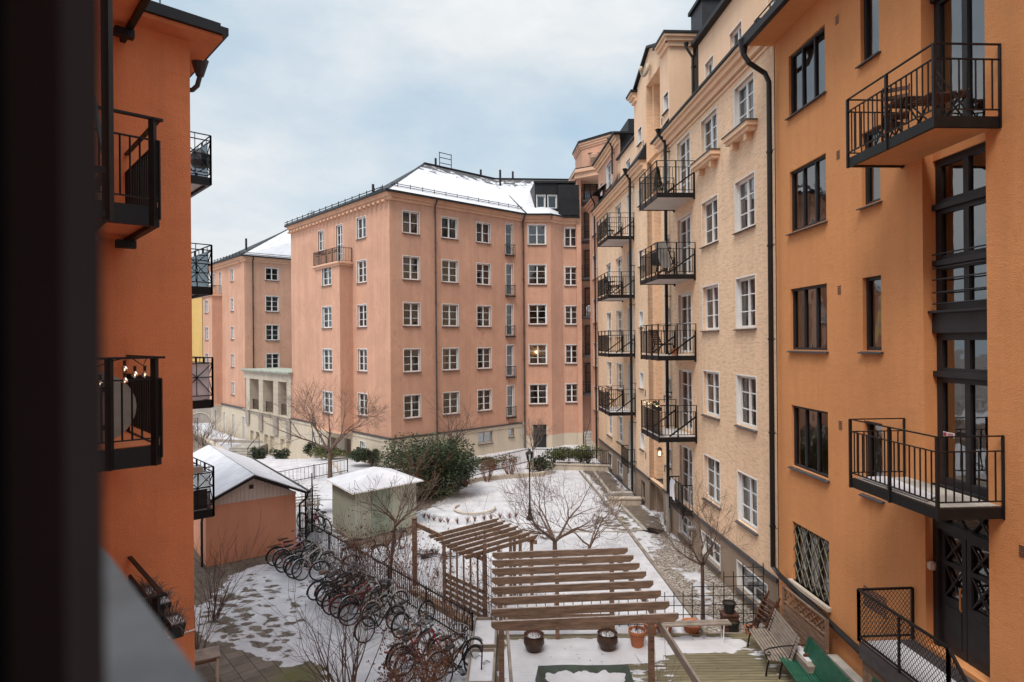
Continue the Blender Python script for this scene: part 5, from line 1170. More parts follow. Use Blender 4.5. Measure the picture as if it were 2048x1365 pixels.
bench('park_bench','dark green slatted park bench at the bottom edge of the deck',(6.45,13.75,.06),R(-93),2.0,M['greenpaint'],M['black'],8,9,False)
t=thing('wooden_armchair','red brown wooden garden chair between the green bench and the orange wall','chair',(6.98,14.72,.06),(0,0,R(-95)))
mb=MB(); mb.box(-.28,.28,-.25,.25,.4,.44); mb.build('seat',M['wooddark'],t); mb=MB(); mb.box(-.3,-.24,.24,.3,0,1.0); mb.box(.24,.3,.24,.3,0,1.0); mb.box(-.24,.24,.25,.29,.8,.95); mb.box(-.24,.24,.25,.29,.55,.65); mb.build('backrest',M['wooddark'],t)
for x in (-.27,.27): mb=MB(); mb.box(x-.03,x+.03,-.27,-.21,0,.65); mb.box(x-.03,x+.03,-.25,.25,.62,.66); mb.build('leg',M['wooddark'],t)
t=thing('folding_chairs','stack of folded dark wooden garden chairs leaning on the planter screen','chair stack',(6.75,16.75,.06),(0,0,R(-80)))
for i in range(3):
    mb=MB()
    for x in (-.25,.25): mb.bar((x,-.35+i*.09,0),(x,.1+i*.07,.95+.08*i),.04,.04)
    for k in range(5): u=.45+.12*k; mb.bar((-.25,-.35+i*.09+.42*u,.95*u),(.25,-.35+i*.09+.42*u,.95*u),.05,.02)
    mb.build('chair_frame',M['wooddark'],t)
# long planter with lattice top
t=thing('planter_screen','brown plank planter with lattice top against the orange wall','planter',(7.05,15.05,.55)); pa=Vector((-.14,.95)); pb_=Vector((-.03,-1.0))
mb=MB()
for i in range(6): 
    z=.08+.115*i; mb.bar((pa.x,pa.y,z),(pb_.x,pb_.y,z),.03,.1)
mb.build('planks',M['wood'],t); mb=MB()
for p in (pa,pb_): mb.bar((p.x,p.y,0),(p.x,p.y,1.15),.07)
mb.bar((pa.x,pa.y,1.13),(pb_.x,pb_.y,1.13),.05,.04); mb.bar((pa.x,pa.y,.78),(pb_.x,pb_.y,.78),.05,.04)
for k in range(-1,9):
    for sgn in (0,1):
        u0=max(0,k/8+(0)); u1=min(1,(k+1.6)/8)
        if u1<=u0: continue
        z0=.8 if sgn==0 else 1.12; z1=1.12 if sgn==0 else .8
        p=pa.lerp(pb_,u0); q=pa.lerp(pb_,u1); mb.bar((p.x-.01+.02*sgn,p.y,z0),(q.x-.01+.02*sgn,q.y,z1),.012,.03)
mb.build('lattice',M['wood'],t)
mb=MB(); mb.box(-.45,-.05,-1.0,.9,-.5,.1); mb.build('trough',M['woodgrey'],t); mb=MB(); mb.box(-.38,-.2,-.8,.1,.1,.12); mb.build('snow_fill',M['snow'],t)
# white bench
t=thing('plank_bench','narrow plank bench with white legs standing before the trellis','bench',(4.75,16.5,.06),(0,0,R(3)))
mb=MB(); mb.box(-.95,.95,-.14,-.01,.46,.5); mb.box(-.95,.95,.01,.14,.461,.501); mb.build('seat',M['woodgrey'],t)
for x in (-.75,.75):
    mb=MB(); mb.tube([(x,-.13,.46),(x-.03,-.13,0),(x+.03,.13,0),(x,.13,.46)],.014,6); mb.tube([(x,-.1,.44),(x,.1,.44)],.012,6); mb.build('leg',M['plasticwhite'],t)
# table bottom left
t=thing('garden_table','grey topped wooden table at the lower left beside the terracotta wall','table',(-7.45,14.62,0),(0,0,R(28)))
mb=MB(); mb.box(-.5,.5,-.3,.3,.70,.735); mb.build('tabletop',M['woodgrey'],t); mb=MB(); mb.box(-.45,.45,-.26,-.24,.62,.7); mb.box(-.45,.45,.24,.26,.62,.7); mb.build('apron',M['wood'],t)
for x in (-.44,.44):
    for y in (-.25,.25): mb=MB(); mb.box(x-.025,x+.025,y-.025,y+.025,0,.7); mb.build('leg',M['siding'],t)
# pots
def pot(name,label,loc,r,h,m,group=None,snow=True,feet=False,bulge=True):
    t=thing(name,label,'pot',loc,group=group); mb=MB()
    prof=[(r*.55,0),(r*.75,h*.12),(r*1.0,h*.5),(r*.97,h*.75),(r*.88,h*.92),(r*.98,h),(r*.9,h),(r*.85,h*.9)] if bulge else [(r*.68,0),(r*.95,h*.82),(r*1.05,h*.82),(r*1.07,h),(r*.95,h),(r*.9,h*.88)]
    mb.lathe(prof,18); mb.build('pot_body',m,t,smooth=False); mb=MB(); mb.lathe([(r*.88,h*.86),(r*.5,h*.93),(r*.1,h*1.0)],12); mb.build('snow_fill' if snow else 'soil_fill',M['snow'] if snow else M['soil'],t); return t
def leafcloud(mb,c,rad,n,size,seed,hollow=.35,squash=1.0,lumps=6,up=0):
    r=random.Random(seed); L=[(Vector((r.uniform(-1,1)*rad[0]*.6,r.uniform(-1,1)*rad[1]*.6,r.uniform(-.5,.8)*rad[2]*.6)),r.uniform(.35,.6)) for _ in range(lumps)]
    for i in range(n):
        lc,ls=L[r.randrange(lumps)]
        d=Vector((r.gauss(0,1),r.gauss(0,1),r.gauss(0,1))).normalized(); k=ls*(hollow+(1-hollow)*r.random()**.5)
        p=Vector(c)+lc+Vector((d.x*rad[0]*k,d.y*rad[1]*k,d.z*rad[2]*k*squash))
        if p.z<c[2]-rad[2]*.98: continue
        a=Vector((r.gauss(0,1),r.gauss(0,1),r.gauss(0,.6)+up)).normalized(); b=a.orthogonal().normalized(); b=(b*math.cos(r.random()*6.28)+a.cross(b)*math.sin(r.random()*6.28)).normalized()
        s=size*r.uniform(.6,1.3); w=s*.38
        cc=a.cross(b)
        mb.add([p-b*w*.0-a*s*.5,p+b*w*.5,p+a*s*.5,p-b*w*.5],[(0,1,2,3)])
pots=[((.5,16.1,.06),.27,.42,'brownpot','brown glazed pot with snow and purple plant, leftmost of the pair under the rafters',1),((2.4,16.15,.06),.27,.42,'brownpot','brown glazed pot with dry tufts, right one of the pair under the rafters',1),
((3.2,16.3,.06),.22,.42,'terracotta','tall terracotta pot with dry grass just left of the right pergola post',0),((4.1,17.1,.06),.26,.28,'terracotta','wide terracotta bowl behind the plank bench, the left one',0),((4.85,17.1,.06),.27,.24,'terracotta','wide terracotta bowl behind the plank bench, the right one',0),
((6.0,17.15,.0),.17,.3,'blackpot','black plastic bucket lower right of the thin tree',0),((6.35,16.9,.06),.13,.2,'terracotta','small terracotta pot by the black bucket',0),((3.7,17.0,.06),.2,.3,'terracotta','plain terracotta pot half hidden by the pergola post',0)]
for i,(l,r,h,mm,lab,bg) in enumerate(pots):
    t=pot('plant_pot',lab,l,r,h,M[mm],'pots around the deck',snow=i<5,bulge=bool(bg))
    if i in (0,1,2):
        mb=MB(); rr=random.Random(i)
        for k in range(60): a=rr.random()*6.28; q=rr.random()*r*.8; b=(q*math.cos(a),q*math.sin(a),h*.9); mb.tube([b,(b[0]*1.5+rr.uniform(-.05,.05),b[1]*1.5+rr.uniform(-.05,.05),h+rr.uniform(.05,.2))],[.006,.002],3,cap=False)
        mb.build('dry_stems',M['leafrust'] if i else M['barkred'],t)
t=thing('stacked_crate','small dark wooden crate stand carrying a black pot','crate',(5.95,17.3,0)); mb=MB(); 
for z in (0,.14,.28): mb.box(-.2,.2,-.18,.18,z+.02,z+.12)
mb.box(-.22,.22,-.2,.2,.42,.46); mb.build('slats',M['wooddark'],t)
mb=MB(); mb.box(7.0,7.22,11.65,14.0,.0,.95); mb.build('concrete_ledge',M['concrete'],label='grey concrete ledge under the sloping downpipe by the orange wall',cat='ledge')
pot('plant_pot','black plastic pot standing on the dark crate by the trellis',(5.95,17.3,.46),.17,.3,M['blackpot'],'pots around the deck',snow=False,bulge=False)
# covered sandbox
t=thing('covered_sandpit','low square box under a dark green tarpaulin sagging with snow','covered box',(1.6,13.65,.06)); mb=MB(); n=28; H=.36
def tz(u,v):
    e=min(u,1-u,v,1-v); return H-.1*math.sin(min(e*2.2,1)*math.pi/2)+.018*math.sin(math.atan2(v-.5,u-.5)*19)*min(1,e*8)*(1-min(1,e*2.2))+.01*math.sin(u*9+v*5)
vs=[];fs=[]
for j in range(n+1):
    for i in range(n+1): u,v=i/n,j/n; vs.append((-1.05+2.1*u,-1.0+2.0*v,tz(u,v)))
for j in range(n):
    for i in range(n): a=j*(n+1)+i; fs.append((a,a+1,a+n+2,a+n+1))
mb.add(vs,fs)
def skirt(p,q,m_=30):
    P=Vector(p);Q=Vector(q); nrm=Vector((Q.y-P.y,-(Q.x-P.x),0)).normalized(); vs=[];
    for i in range(m_+1): c=P.lerp(Q,i/m_); w=.02*math.sin(i*1.7)+.01*math.sin(i*.9); vs+= [tuple(c+Vector((0,0,H-.004))),tuple(c+nrm*(.05+w)+Vector((0,0,.04)))]
    mb.add(vs,[(2*i,2*i+1,2*i+3,2*i+2) for i in range(m_)])
c=[(-1.05,-1,0),(1.05,-1,0),(1.05,1,0),(-1.05,1,0)]
for i in range(4): skirt(c[i],c[(i+1)%4])
mb.build('tarpaulin',M['tarp'],t,smooth=True); mb=MB(); vs=[];fs=[]
for j in range(n+1):
    for i in range(n+1):
        u,v=i/n,j/n; th=math.atan2(v-.5,u-.5); k=.86+.05*math.sin(th*13)+.03*math.sin(th*29+1); uu=.5+(u-.5)*k; vv=.5+(v-.5)*k*.93; e=min(uu,1-uu,vv,1-vv); vs.append((-1.05+2.1*uu,-1+2*vv,tz(uu,vv)+.014-(.03 if min(u,1-u,v,1-v)<.001 else 0)))
for j in range(n):
    for i in range(n): a=j*(n+1)+i; fs.append((a,a+1,a+n+2,a+n+1))
mb.add(vs,fs); mb.build('snow_layer',M['snow'],t,smooth=True)
# lamp post
t=thing('lamp_post','black old fashioned lamp post on the snowy lawn','lamp post',(.74,28.14,0)); mb=MB(); mb.lathe([(.16,0),(.15,.12),(.09,.2),(.075,.5),(.045,.6),(.035,1.0),(.03,2.5),(.055,2.55),(.03,2.6)],12); mb.box(-.16,.16,-.015,.015,2.28,2.31); mb.build('post',M['black'],t)
mb=MB(); mb.lathe([(.07,2.6),(.15,2.98)],6); h=mb.build('lantern',M['glass'],t); mb=MB()
for k in range(6): a=k*math.pi/3; mb.bar((.075*math.cos(a),.075*math.sin(a),2.6),(.155*math.cos(a),.155*math.sin(a),2.98),.015)
mb.lathe([(.18,2.98),(.17,3.02),(.06,3.12),(.02,3.2)],6); mb.build('lantern_cap',M['black'],t)
for i,(x,y,z,lab) in enumerate(((-4.7,40.3,0,'dark bollard light standing before the pale plinth, left one'),(1.6,38.6,.0,'dark bollard light by the corner of the far low wall'),(4.5,41.5,0,'dark bollard light in the far hedge near the tower steps'),(-10.5,42.3,0,'dark bollard light left of the low hedge'))):
    t=thing('bollard_light',lab,'bollard light',(x,y,z),group='bollard lights by the salmon house'); mb=MB(); mb.tube([(0,0,0),(0,0,.85)],.1,10); mb.tube([(0,0,.95),(0,0,1.0)],.1,10); mb.build('column',M['charcoal'],t); mb=MB(); mb.tube([(0,0,.85),(0,0,.95)],.075,10); mb.build('lens',M['plasticwhite'],t)
# steps and light well by the peach house
mb=MB()
for i in range(4): mb.box(-.6,.55,-.9+.35*i,-.55+.35*i,-.0,.12*(4-i)) 
mb.build('stone_steps',M['concrete'],None,(5.35,31.9,0),(0,0,R(3)),label='grey steps beside the peach wall leading to the cellar door',cat='steps')
mb=MB(); mb.box(-.75,.75,-.16,.16,0,.3); mb.box(-.8,.8,-.2,.2,.3,.36); mb.build('low_wall',M['stone'],None,(5.45,30.6,0),(0,0,R(-3)),label='short stone wall below the grey cellar steps',cat='wall')
mb=MB(); 
for i in range(8): mb.box(-.35,.35,-.3+.075*i,-.26+.075*i,0,.03)
mb.build('doormat_grate',M['black'],None,(5.9,26.3,.01),(0,0,R(-40)),label='black foot scraper grate set in the paving by the stair door',cat='grate')
mb=MB(); vs=[(-29,54),(-25.2,50.6),(-20.2,43.6),(-22,42.2),(-34,50)]; mb.prism(vs,-1.8,.55); mb.build('earth_bank',M['bank'],kind='structure'); mb=MB(); mb.bar((-25.2,50.6,.6),(-20.2,43.6,.6),.35,.12); mb.bar((-29,54,.6),(-25.2,50.6,.6),.35,.12); mb.build('coping_stones',M['stone'],label='pale coping stones along the brown bank beyond the garage',cat='coping')
t=thing('wall_lantern','small lit brass wall lantern by the recessed stair door','lantern',(6.35,27.05,3.0)); mb=MB(); mb.bar((.15,0,.12),(0,0,.12),.03); mb.lathe([(.12,.3),(.1,.33),(.02,.42)],8); mb.lathe([(.04,-.02),(.06,0)],8)
for k in range(6): a=k*math.pi/3; mb.bar((.055*math.cos(a),.055*math.sin(a),0),(.1*math.cos(a),.1*math.sin(a),.3),.01)
mb.build('frame',M['black'],t); mb=MB(); mb.lathe([(.035,.04),(.06,.12),(.035,.22)],8); mb.build('bulb',M['lamp'],t)
mb=MB(); vs=[];n=10;m_=12
for j in range(m_+1):
    for i in range(n+1): u=i/n; v=j/m_; vs.append((-.05-.07*math.sin(u*7)*v*.6-(.03 if v>.1 else 0),-.3+.62*u+.04*math.sin(v*4),.02*(v<.05)-.75*v+.04*math.sin(u*9)*v))
mb.add(vs,[(j*(n+1)+i,j*(n+1)+i+1,(j+1)*(n+1)+i+1,(j+1)*(n+1)+i) for j in range(m_) for i in range(n)])
mb.build('hanging_towel',M['cloth'],None,(6.28,24.35,2.6),label='white cloth hung over the french window railing to air',cat='towel',smooth=True)
# snow shed litter: garden seats by the shed
t=thing('garden_table','snow dusted metal garden table behind the green shed','table',(-8.9,29.6,0)); mb=MB(); mb.box(-.5,.5,-.35,.35,.68,.72); mb.build('tabletop',M['snow'],t)
for x in (-.42,.42): mb=MB(); mb.tube([(x,-.3,0),(x,-.28,.68)],.02,5); mb.tube([(x,.3,0),(x,.28,.68)],.02,5); mb.build('leg',M['steel'],t)
bench('park_bench','snow covered pale bench between garage and shed',(-9.9,29.3,0),R(200),1.6,M['siding'],M['steel'],5,4,False)
# =================================================================== BICYCLES
def make_bike(framem,label):
    t=thing('bicycle',label,'bicycle',group='bicycles parked along the iron fence'); rr=.34
    for hx in (0,1.06):
        mb=MB(); mb.ring((hx,0,.34),.325,.021,'y',26,6); w=mb.build('wheel',M['rubber'],t)
        mb=MB(); mb.ring((hx,0,.34),.30,.010,'y',26,4); 
        for k in range(14): a=k*math.pi/7; mb.bar((hx+.03*math.cos(a+.4),.0,.34+.03*math.sin(a+.4)),(hx+.3*math.cos(a),0,.34+.3*math.sin(a)),.0035)
        mb.tube([(hx,-.06,.34),(hx,.06,.34)],.022,8); mb.build('rim',M['steel'],w)
    mb=MB(); bbp=(.44,0,.29); st=(.28,0,.80); ht_=(.84,0,.90); hb_=(.89,0,.72); 
    mb.tube([bbp,st],.017,6); mb.tube([bbp,hb_],.02,6); mb.tube([(.31,0,.70),ht_],.016,6); mb.tube([ht_,hb_],.021,6)
    for sy in (-.05,.05): mb.tube([bbp,(0,sy,.34)],.010,5); mb.tube([(.29,0,.76),(0,sy,.34)],.009,5); mb.tube([hb_,(.93,sy,.60),(1.06,sy,.34)],.013,5)
    mb.build('frame',framem,t)
    mb=MB(); mb.tube([st,(.255,0,.93)],.013,6); mb.build('seat_post',M['steel'],t)
    mb=MB(); mb.add([(.08,-.09,.95),(.08,.09,.95),(.2,.08,.96),(.45,.018,.95),(.45,-.018,.95),(.2,-.08,.96),(.1,-.08,.90),(.1,.08,.90),(.43,.01,.91),(.43,-.01,.91)],[(0,5,4,3,2,1),(0,1,7,6),(1,2,8,7),(2,3,8),(3,4,9,8),(4,5,9),(5,0,6,9),(6,7,8,9)]); mb.build('saddle',M['blackpot'],t)
    mb=MB(); mb.tube([(.83,0,.92),(.81,0,1.04),(.86,0,1.06)],.012,6); mb.tube([(.68,-.27,1.04),(.8,-.25,1.08),(.87,-.12,1.07),(.87,.12,1.07),(.8,.25,1.08),(.68,.27,1.04)],.012,6); h=mb.build('handlebar',M['steel'],t)
    mb=MB(); mb.tube([(.68,-.27,1.04),(.78,-.255,1.07)],.018,6); mb.tube([(.68,.27,1.04),(.78,.255,1.07)],.018,6); mb.build('grips',M['blackpot'],h)
    mb=MB(); mb.ring((0,0,.34),.365,.016,'y',14,4,R(10),R(190)); mb.ring((1.06,0,.34),.365,.016,'y',12,4,R(30),R(165)); mb.build('mudguards',M['blackpot'],t)
    mb=MB(); 
    for sy in (-.06,0,.06): mb.bar((-.3,sy,.74),(.2,sy,.76),.01)
    for x in (-.28,-.05,.15): mb.bar((x,-.06,.745),(x,.06,.745),.01)
    for sy in (-.06,.06): mb.bar((-.15,sy,.74),(0,sy,.34),.009)
    mb.build('rear_rack',M['blackpot'],t)
    mb=MB(); mb.ring((.44,-.04,.29),.09,.006,'y',16,4); mb.bar((.44,-.06,.29),(.56,-.07,.17),.02); mb.bar((.44,.06,.29),(.32,.07,.41),.02); mb.box(.52,.62,-.16,-.07,.155,.18); mb.box(.27,.37,.07,.16,.40,.425); mb.build('pedals',M['blackpot'],t)
    mb=MB(); mb.box(-.37,-.35,-.03,.03,.6,.65); mb.build('reflector',M['red'],t)
    return t
bike0=make_bike(M['black'],'black bicycle')
cols=[('pinkpaint','pink step-through'),('silver','silver'),('black','black'),('whitebike','cream white'),('silver','grey mudguarded'),('black','black roadster')]
BK=[ # s along fence, distance from it, colour key, label
(1.9,1.85,'pinkpaint','faded pink bicycle nearest the garage wall'),(2.3,1.75,'silver','silver bicycle leaning beside the faded pink one'),(2.75,1.84,'black','black bicycle, third from the garage in the upper row'),(3.15,1.7,'silver','grey bicycle in the middle of the upper row'),
(3.55,1.75,'black','black bicycle just before the cream one in the upper row'),(3.9,1.63,'whitebike','cream bicycle closing the upper row near the gap'),(4.3,1.2,'silver','silver bicycle pushed deep into the rack behind the cream one'),
(5.78,1.91,'darkblue','navy bicycle, first of the dense middle row'),(6.1,1.75,'black','black bicycle second in the dense middle row'),(6.45,1.87,'black','matt black bicycle third in the dense middle row'),(6.8,1.6,'black','black bicycle fourth in the dense middle row'),(7.16,1.93,'black','black bicycle sticking out fifth in the middle row'),
(7.5,1.86,'red','red framed bicycle sixth in the middle row'),(7.85,1.75,'silver','silver bicycle seventh in the middle row'),(8.15,1.87,'black','black bicycle eighth in the middle row'),(8.6,1.4,'whitebike','cream bicycle half hidden by brown twigs in the middle row'),(9.37,1.98,'black','black bicycle standing apart at the end of the middle row'),
(9.75,1.1,'silver','light bicycle with one wheel in the empty rack'),(11.2,2.06,'black','black bicycle, first of the row nearest the viewer'),(11.5,2.05,'red','crimson bicycle second in the row nearest the viewer'),(11.85,2.14,'darkblue','navy bicycle third in the row nearest the viewer'),(12.2,1.5,'black','dark bicycle nearly closest to the planters'),(12.6,1.6,'black','black bicycle against the planter boxes')]
dv=Vector((.633,-.774)); nv_=Vector((.774,.633)); br_=random.Random(5)
for i,(s,o_ff,cm,lab) in enumerate(BK):
    p=Vector((-8.38,25.22))+dv*s-nv_*o_ff; a=math.atan2(nv_.y,nv_.x)+R(br_.uniform(-16,14)); rot=(R(br_.uniform(-13,9)),0,a)
    bb_=dup(bike0,(p.x,p.y,0),rot,lab,None,{'frame':M[cm],'mudguards':M[br_.choice(['blackpot','steel','blackpot',cm])],'saddle':M[br_.choice(['blackpot','wooddark','blackpot'])]}); sc_=br_.uniform(.9,1.02); bb_.scale=(sc_,sc_,sc_)
    if i in (0,3,6,9,14,18):
        mb=MB(); n_=8
        for k in range(n_+1):
            mb.bar((.92+.03*k,-.17,.92),(.92+.03*k,-.17,1.12),.006); mb.bar((.92+.03*k,.17,.92),(.92+.03*k,.17,1.12),.006); mb.bar((.92,-.17+.0425*k,.92),(.92,-.17+.0425*k,1.12),.006); mb.bar((1.16,-.17+.0425*k,.92),(1.16,-.17+.0425*k,1.12),.006); mb.bar((.92,-.17+.0425*k,.92),(1.16,-.17+.0425*k,.92),.006)
        for z_ in (.92,1.02,1.12): mb.bar((.92,-.17,z_),(1.16,-.17,z_),.012); mb.bar((.92,.17,z_),(1.16,.17,z_),.012); mb.bar((.92,-.17,z_),(.92,.17,z_),.012); mb.bar((1.16,-.17,z_),(1.16,.17,z_),.012)
        mb.build('basket',M['steel' if i%2 else 'blackpot'],bb_)
for (x,y,a,l,lab,cm,z) in ((-8.25,26.5,150,6,'red bicycle parked behind the fence between garage and shed','red',0),(-7.75,26.2,135,-8,'black and red bicycle leaning against the green shed','black',0),(-4.6,23.35,75,4,'dark bicycle standing in the snow right of the shed','darkblue',0),(-5.9,22.6,10,5,'brown black bicycle behind the fence among brown stalks','black',0)):
    dup(bike0,(x,y,z),(R(l),0,R(a)),lab,'bicycles beyond the iron fence',{'frame':M[cm]})
b_=dup(bike0,(-3.3,24.0,.05),(R(86),0,R(-12)),'dark bicycle lying flat in the snow near the lone post','bicycles beyond the iron fence',{'frame':M['darkblue']})
def kill(o):
    for c_ in list(o.children): kill(c_)
    bpy.data.objects.remove(o)
kill(bike0)
for i,(s0,s1_,lab) in enumerate(((1.3,5.0,'galvanised bicycle rack of wire loops by the garage, upper section'),(5.3,9.2,'galvanised bicycle rack under the dense middle row'),(9.3,12.9,'galvanised bicycle rack mostly empty near the planters'))):
    mb=MB()
    for off_ in (.35,.85):
        a=Vector((-8.38,25.22))+dv*s0-nv_*off_; b=Vector((-8.38,25.22))+dv*s1_-nv_*off_; mb.bar((a.x,a.y,.05),(b.x,b.y,.05),.035)
    s=s0+.1
    while s<s1_:
        for ds_ in (-.03,.03):
            p=Vector((-8.38,25.22))+dv*(s+ds_); P=[]
            for k in range(9): u=k/8; q=p-nv_*(.35+.5*u); P.append((q.x,q.y,.05+.38*math.sin(u*math.pi)**.6 if 0<u<1 else .05))
            mb.tube(P,.009,4)
        s+=.35
    mb.build('bicycle_rack',M['steel'],label=lab,cat='bicycle rack',group='bicycle racks along the fence')
# =================================================================== BALCONY THINGS
def fchair(label,loc,rz,m=None,group=None,lean=0):
    m=m or M['wooddark']; t=thing('folding_chair',label,'chair',loc,(0,0,rz),group); mb=MB()
    for i in range(5): mb.box(-.2,.2,-.18+.08*i,-.12+.08*i,.43,.45)
    mb.build('seat',m,t); mb=MB(); mb.bar((-.2,.27,.82),(.2,.27,.82),.02,.07); mb.bar((-.2,.25,.7),(.2,.25,.7),.02,.06); mb.build('backrest',m,t)
    for x in (-.19,.19): mb=MB(); mb.bar((x,-.2,0),(x,.28,.88),.018,.025); mb.bar((x,.22,0),(x,-.16,.44),.018,.025); mb.build('leg',M['black'],t)
    return t
def rxy(Y,o): p=RY(Y,o); return p
for i,(Y,o,rz,lab) in enumerate(((11.35,.55,200,'dark folding chair at the far end of the upper orange balcony'),(10.9,.75,150,'dark folding chair behind the table on the upper orange balcony'),(9.95,.45,60,'red brown folding chair by the door on the upper orange balcony'))):
    p=rxy(Y,o); fchair(lab,(p[0],p[1],11.42),R(rz),group='folding chairs on the upper orange balcony')
for i,(Y,o,lab) in enumerate(((10.95,.5,'dark slatted folding table, left of two on the upper orange balcony'),(10.3,.5,'dark slatted folding table, right of two on the upper orange balcony'))):
    p=rxy(Y,o); t=thing('folding_table',lab,'table',(p[0],p[1],11.42),(0,0,R(3))); mb=MB()
    for k in range(7): mb.box(-.28,.28,-.28+.08*k,-.22+.08*k,.70 if i==0 else .5,.72 if i==0 else .52)
    mb.build('tabletop',M['wooddark'],t); h=.7 if i==0 else .5
    for x in (-.22,.22): mb=MB(); mb.bar((x,-.25,0),(x,.25,h),.02); mb.bar((x,.25,0),(x,-.25,h),.02); mb.build('leg',M['black'],t)
p=rxy(10.15,.8); 
# snow on the lower orange balcony
mb=MB(); a=RY(11.65,.95); b=RY(11.65,.45); c=RY(10.2,.6); d=RY(9.95,.95); mb.prism([a,b,c,d],5.43,5.45); mb.build('snow_patch',M['snow'],kind='stuff',label='thin patch of snow along the outer edge of the lower orange balcony')
def conifer(label,loc,h,r):
    t=thing('potted_conifer',label,'potted tree',loc); mb=MB(); mb.lathe([(.12,0),(.17,.22),(.19,.22),(.19,.26),(.15,.26)],14); mb.build('pot_body',M['terracotta'],t)
    mb=MB(); rr=random.Random(3)
    for i in range(1600):
        u=rr.random()**.8; z=.28+u*h; q=r*(1-u)**.75*(.5+.5*rr.random()); a=rr.random()*6.28; p=Vector((q*math.cos(a),q*math.sin(a),z)); d_=Vector((math.cos(a)*.5,math.sin(a)*.5,1)).normalized(); s=.07; e=d_.orthogonal().normalized()*.014
        mb.add([p-e,p+e,p+d_*s],[(0,1,2)])
    mb.build('foliage',M['leafconifer'],t); return t
p=rxy(24.3,1.0); conifer('small conical conifer in a terracotta pot on the top peach balcony',(p[0],p[1],13.47),.95,.22)
p=rxy(24.0,.9); bench('slatted_settee','dark slatted wooden settee on the third near peach balcony down',(p[0],p[1],7.47),R(60),1.1,M['wooddark'],M['black'],5,6,False)
p=rxy(24.5,.9); t=thing('kettle_grill','covered kettle grill on the second near peach balcony','grill',(p[0],p[1],10.47)); mb=MB(); mb.lathe([(.3,.5),(.33,.75),(.3,.95),(.15,1.05),(.03,1.08)],14); mb.build('cover',M['charcoal'],t); mb=MB(); 
for k in range(3): a=k*2.1; mb.bar((.1*math.cos(a),.1*math.sin(a),.6),(.28*math.cos(a),.28*math.sin(a),0),.03)
mb.build('leg',M['black'],t)
p=rxy(23.7,.85); t=thing('lounge_chair','pale canvas reclining chair folded on the second near peach balcony','chair',(p[0],p[1],10.47),(0,0,R(120))); mb=MB(); mb.hexa([(-.25,.0,.3),(.25,0,.3),(.25,.04,.3),(-.25,.04,.3),(-.3,.35,1.25),(.3,.35,1.25),(.3,.39,1.25),(-.3,.39,1.25)]); mb.build('canvas',M['concrete'],t); mb=MB()
for x in (-.27,.27): mb.bar((x,-.3,0),(x,.36,1.25),.03); mb.bar((x,.35,0),(x,-.3,.5),.03)
mb.build('frame',M['wooddark'],t)
p=rxy(23.35,.7); pot('plant_pot','terracotta trough on the third near peach balcony',(p[0],p[1],7.47),.17,.25,M['terracotta'],snow=False,bulge=False)
# lowest near peach balcony: reed screens, flower box, string lights
t=thing('privacy_screen','dark slatted timber screens inside the lowest near peach balcony','screen',tuple(rxy(24.2,1.3))+(4.47,)); 
sfb=RFac(t,25.35,23.02,1.3)
for a0,a1 in ((0,.75),(.8,1.5),(1.55,2.3)):
    mb=MB()
    for k in range(14): sfb.box(mb,a0,a1,0,.02,4.52+.06*k,4.555+.06*k)
    mb.build('slats',M['wooddark'],t)
p=rxy(23.9,1.25); t=thing('flower_box','long dark flower box with crimson blooms on the lowest near peach balcony','flower box',(p[0],p[1],5.4)); mb=MB(); mb.box(-.08,.08,-.5,.5,-.02,.12); mb.build('box_body',M['blackpot'],t); mb=MB(); leafcloud(mb,(0,.1,.22),(.12,.45,.1),400,.05,4); mb.build('foliage',M['leafdark'],t); mb=MB(); leafcloud(mb,(0,.3,.26),(.1,.25,.08),90,.04,5); mb.build('flowers',M['leafred'],t)
mb=MB(); t=thing('string_lights','warm string lights strung along the lowest near peach balcony rail','string lights',tuple(rxy(24.2,1.38))+(5.62,)); lf=RFac(t,25.4,23.0,1.4); 
for k in range(22): c=lf.w(2.4*k/21,0,5.6+.03*math.sin(k*1.3)); mb.lathe([(.004,-.01),(.014,0),(.004,.012)],5,c)
mb.build('bulbs',M['bulb'],t)
# D balconies furniture
for Y,o,z,lab in ((33.4,.9,13.47,'black cafe chair on the top far peach balcony'),(33.6,.9,10.47,'black bistro chair on the second far peach balcony'),(33.3,.9,4.47,'black chair on the lowest far peach balcony')):
    p=rxy(Y,o); fchair(lab,(p[0],p[1],z),R(100),M['black'],'black chairs on the far peach balconies')
p=rxy(32.7,.9); bench('slatted_settee','brown slatted settee on the second far peach balcony',(p[0],p[1],10.47),R(80),1.0,M['wooddark'],M['black'],5,7,False)
p=rxy(33.0,.9); t=thing('bistro_table','small round black bistro table on the second far peach balcony','table',(p[0]-.1,p[1]+.5,10.47)); mb=MB(); mb.lathe([(.3,.7),(.3,.72)],14); mb.build('tabletop',M['black'],t); mb=MB(); mb.tube([(0,0,0),(0,0,.7)],.02,6); mb.lathe([(.2,0),(.2,.02)],10); mb.build('leg',M['black'],t)
t=thing('plastic_chair','white plastic monobloc chair on a curved tower balcony','chair',(6.1,48.5,9.95),(0,0,R(20))); mb=MB(); mb.box(-.22,.22,-.2,.22,.4,.44); mb.build('seat',M['plasticwhite'],t); mb=MB(); mb.ring((0,.22,.62),.22,.025,'y',12,5,0,math.pi)
for x in (-.2,-.07,.07,.2): mb.bar((x,.22,.42),(x,.22,.8),.04,.02)
mb.build('backrest',M['plasticwhite'],t)
for x in (-.22,.22):
    for y in (-.2,.2): mb=MB(); mb.bar((x,y,0),(x*.9,y*.9,.42),.035); mb.build('leg',M['plasticwhite'],t)
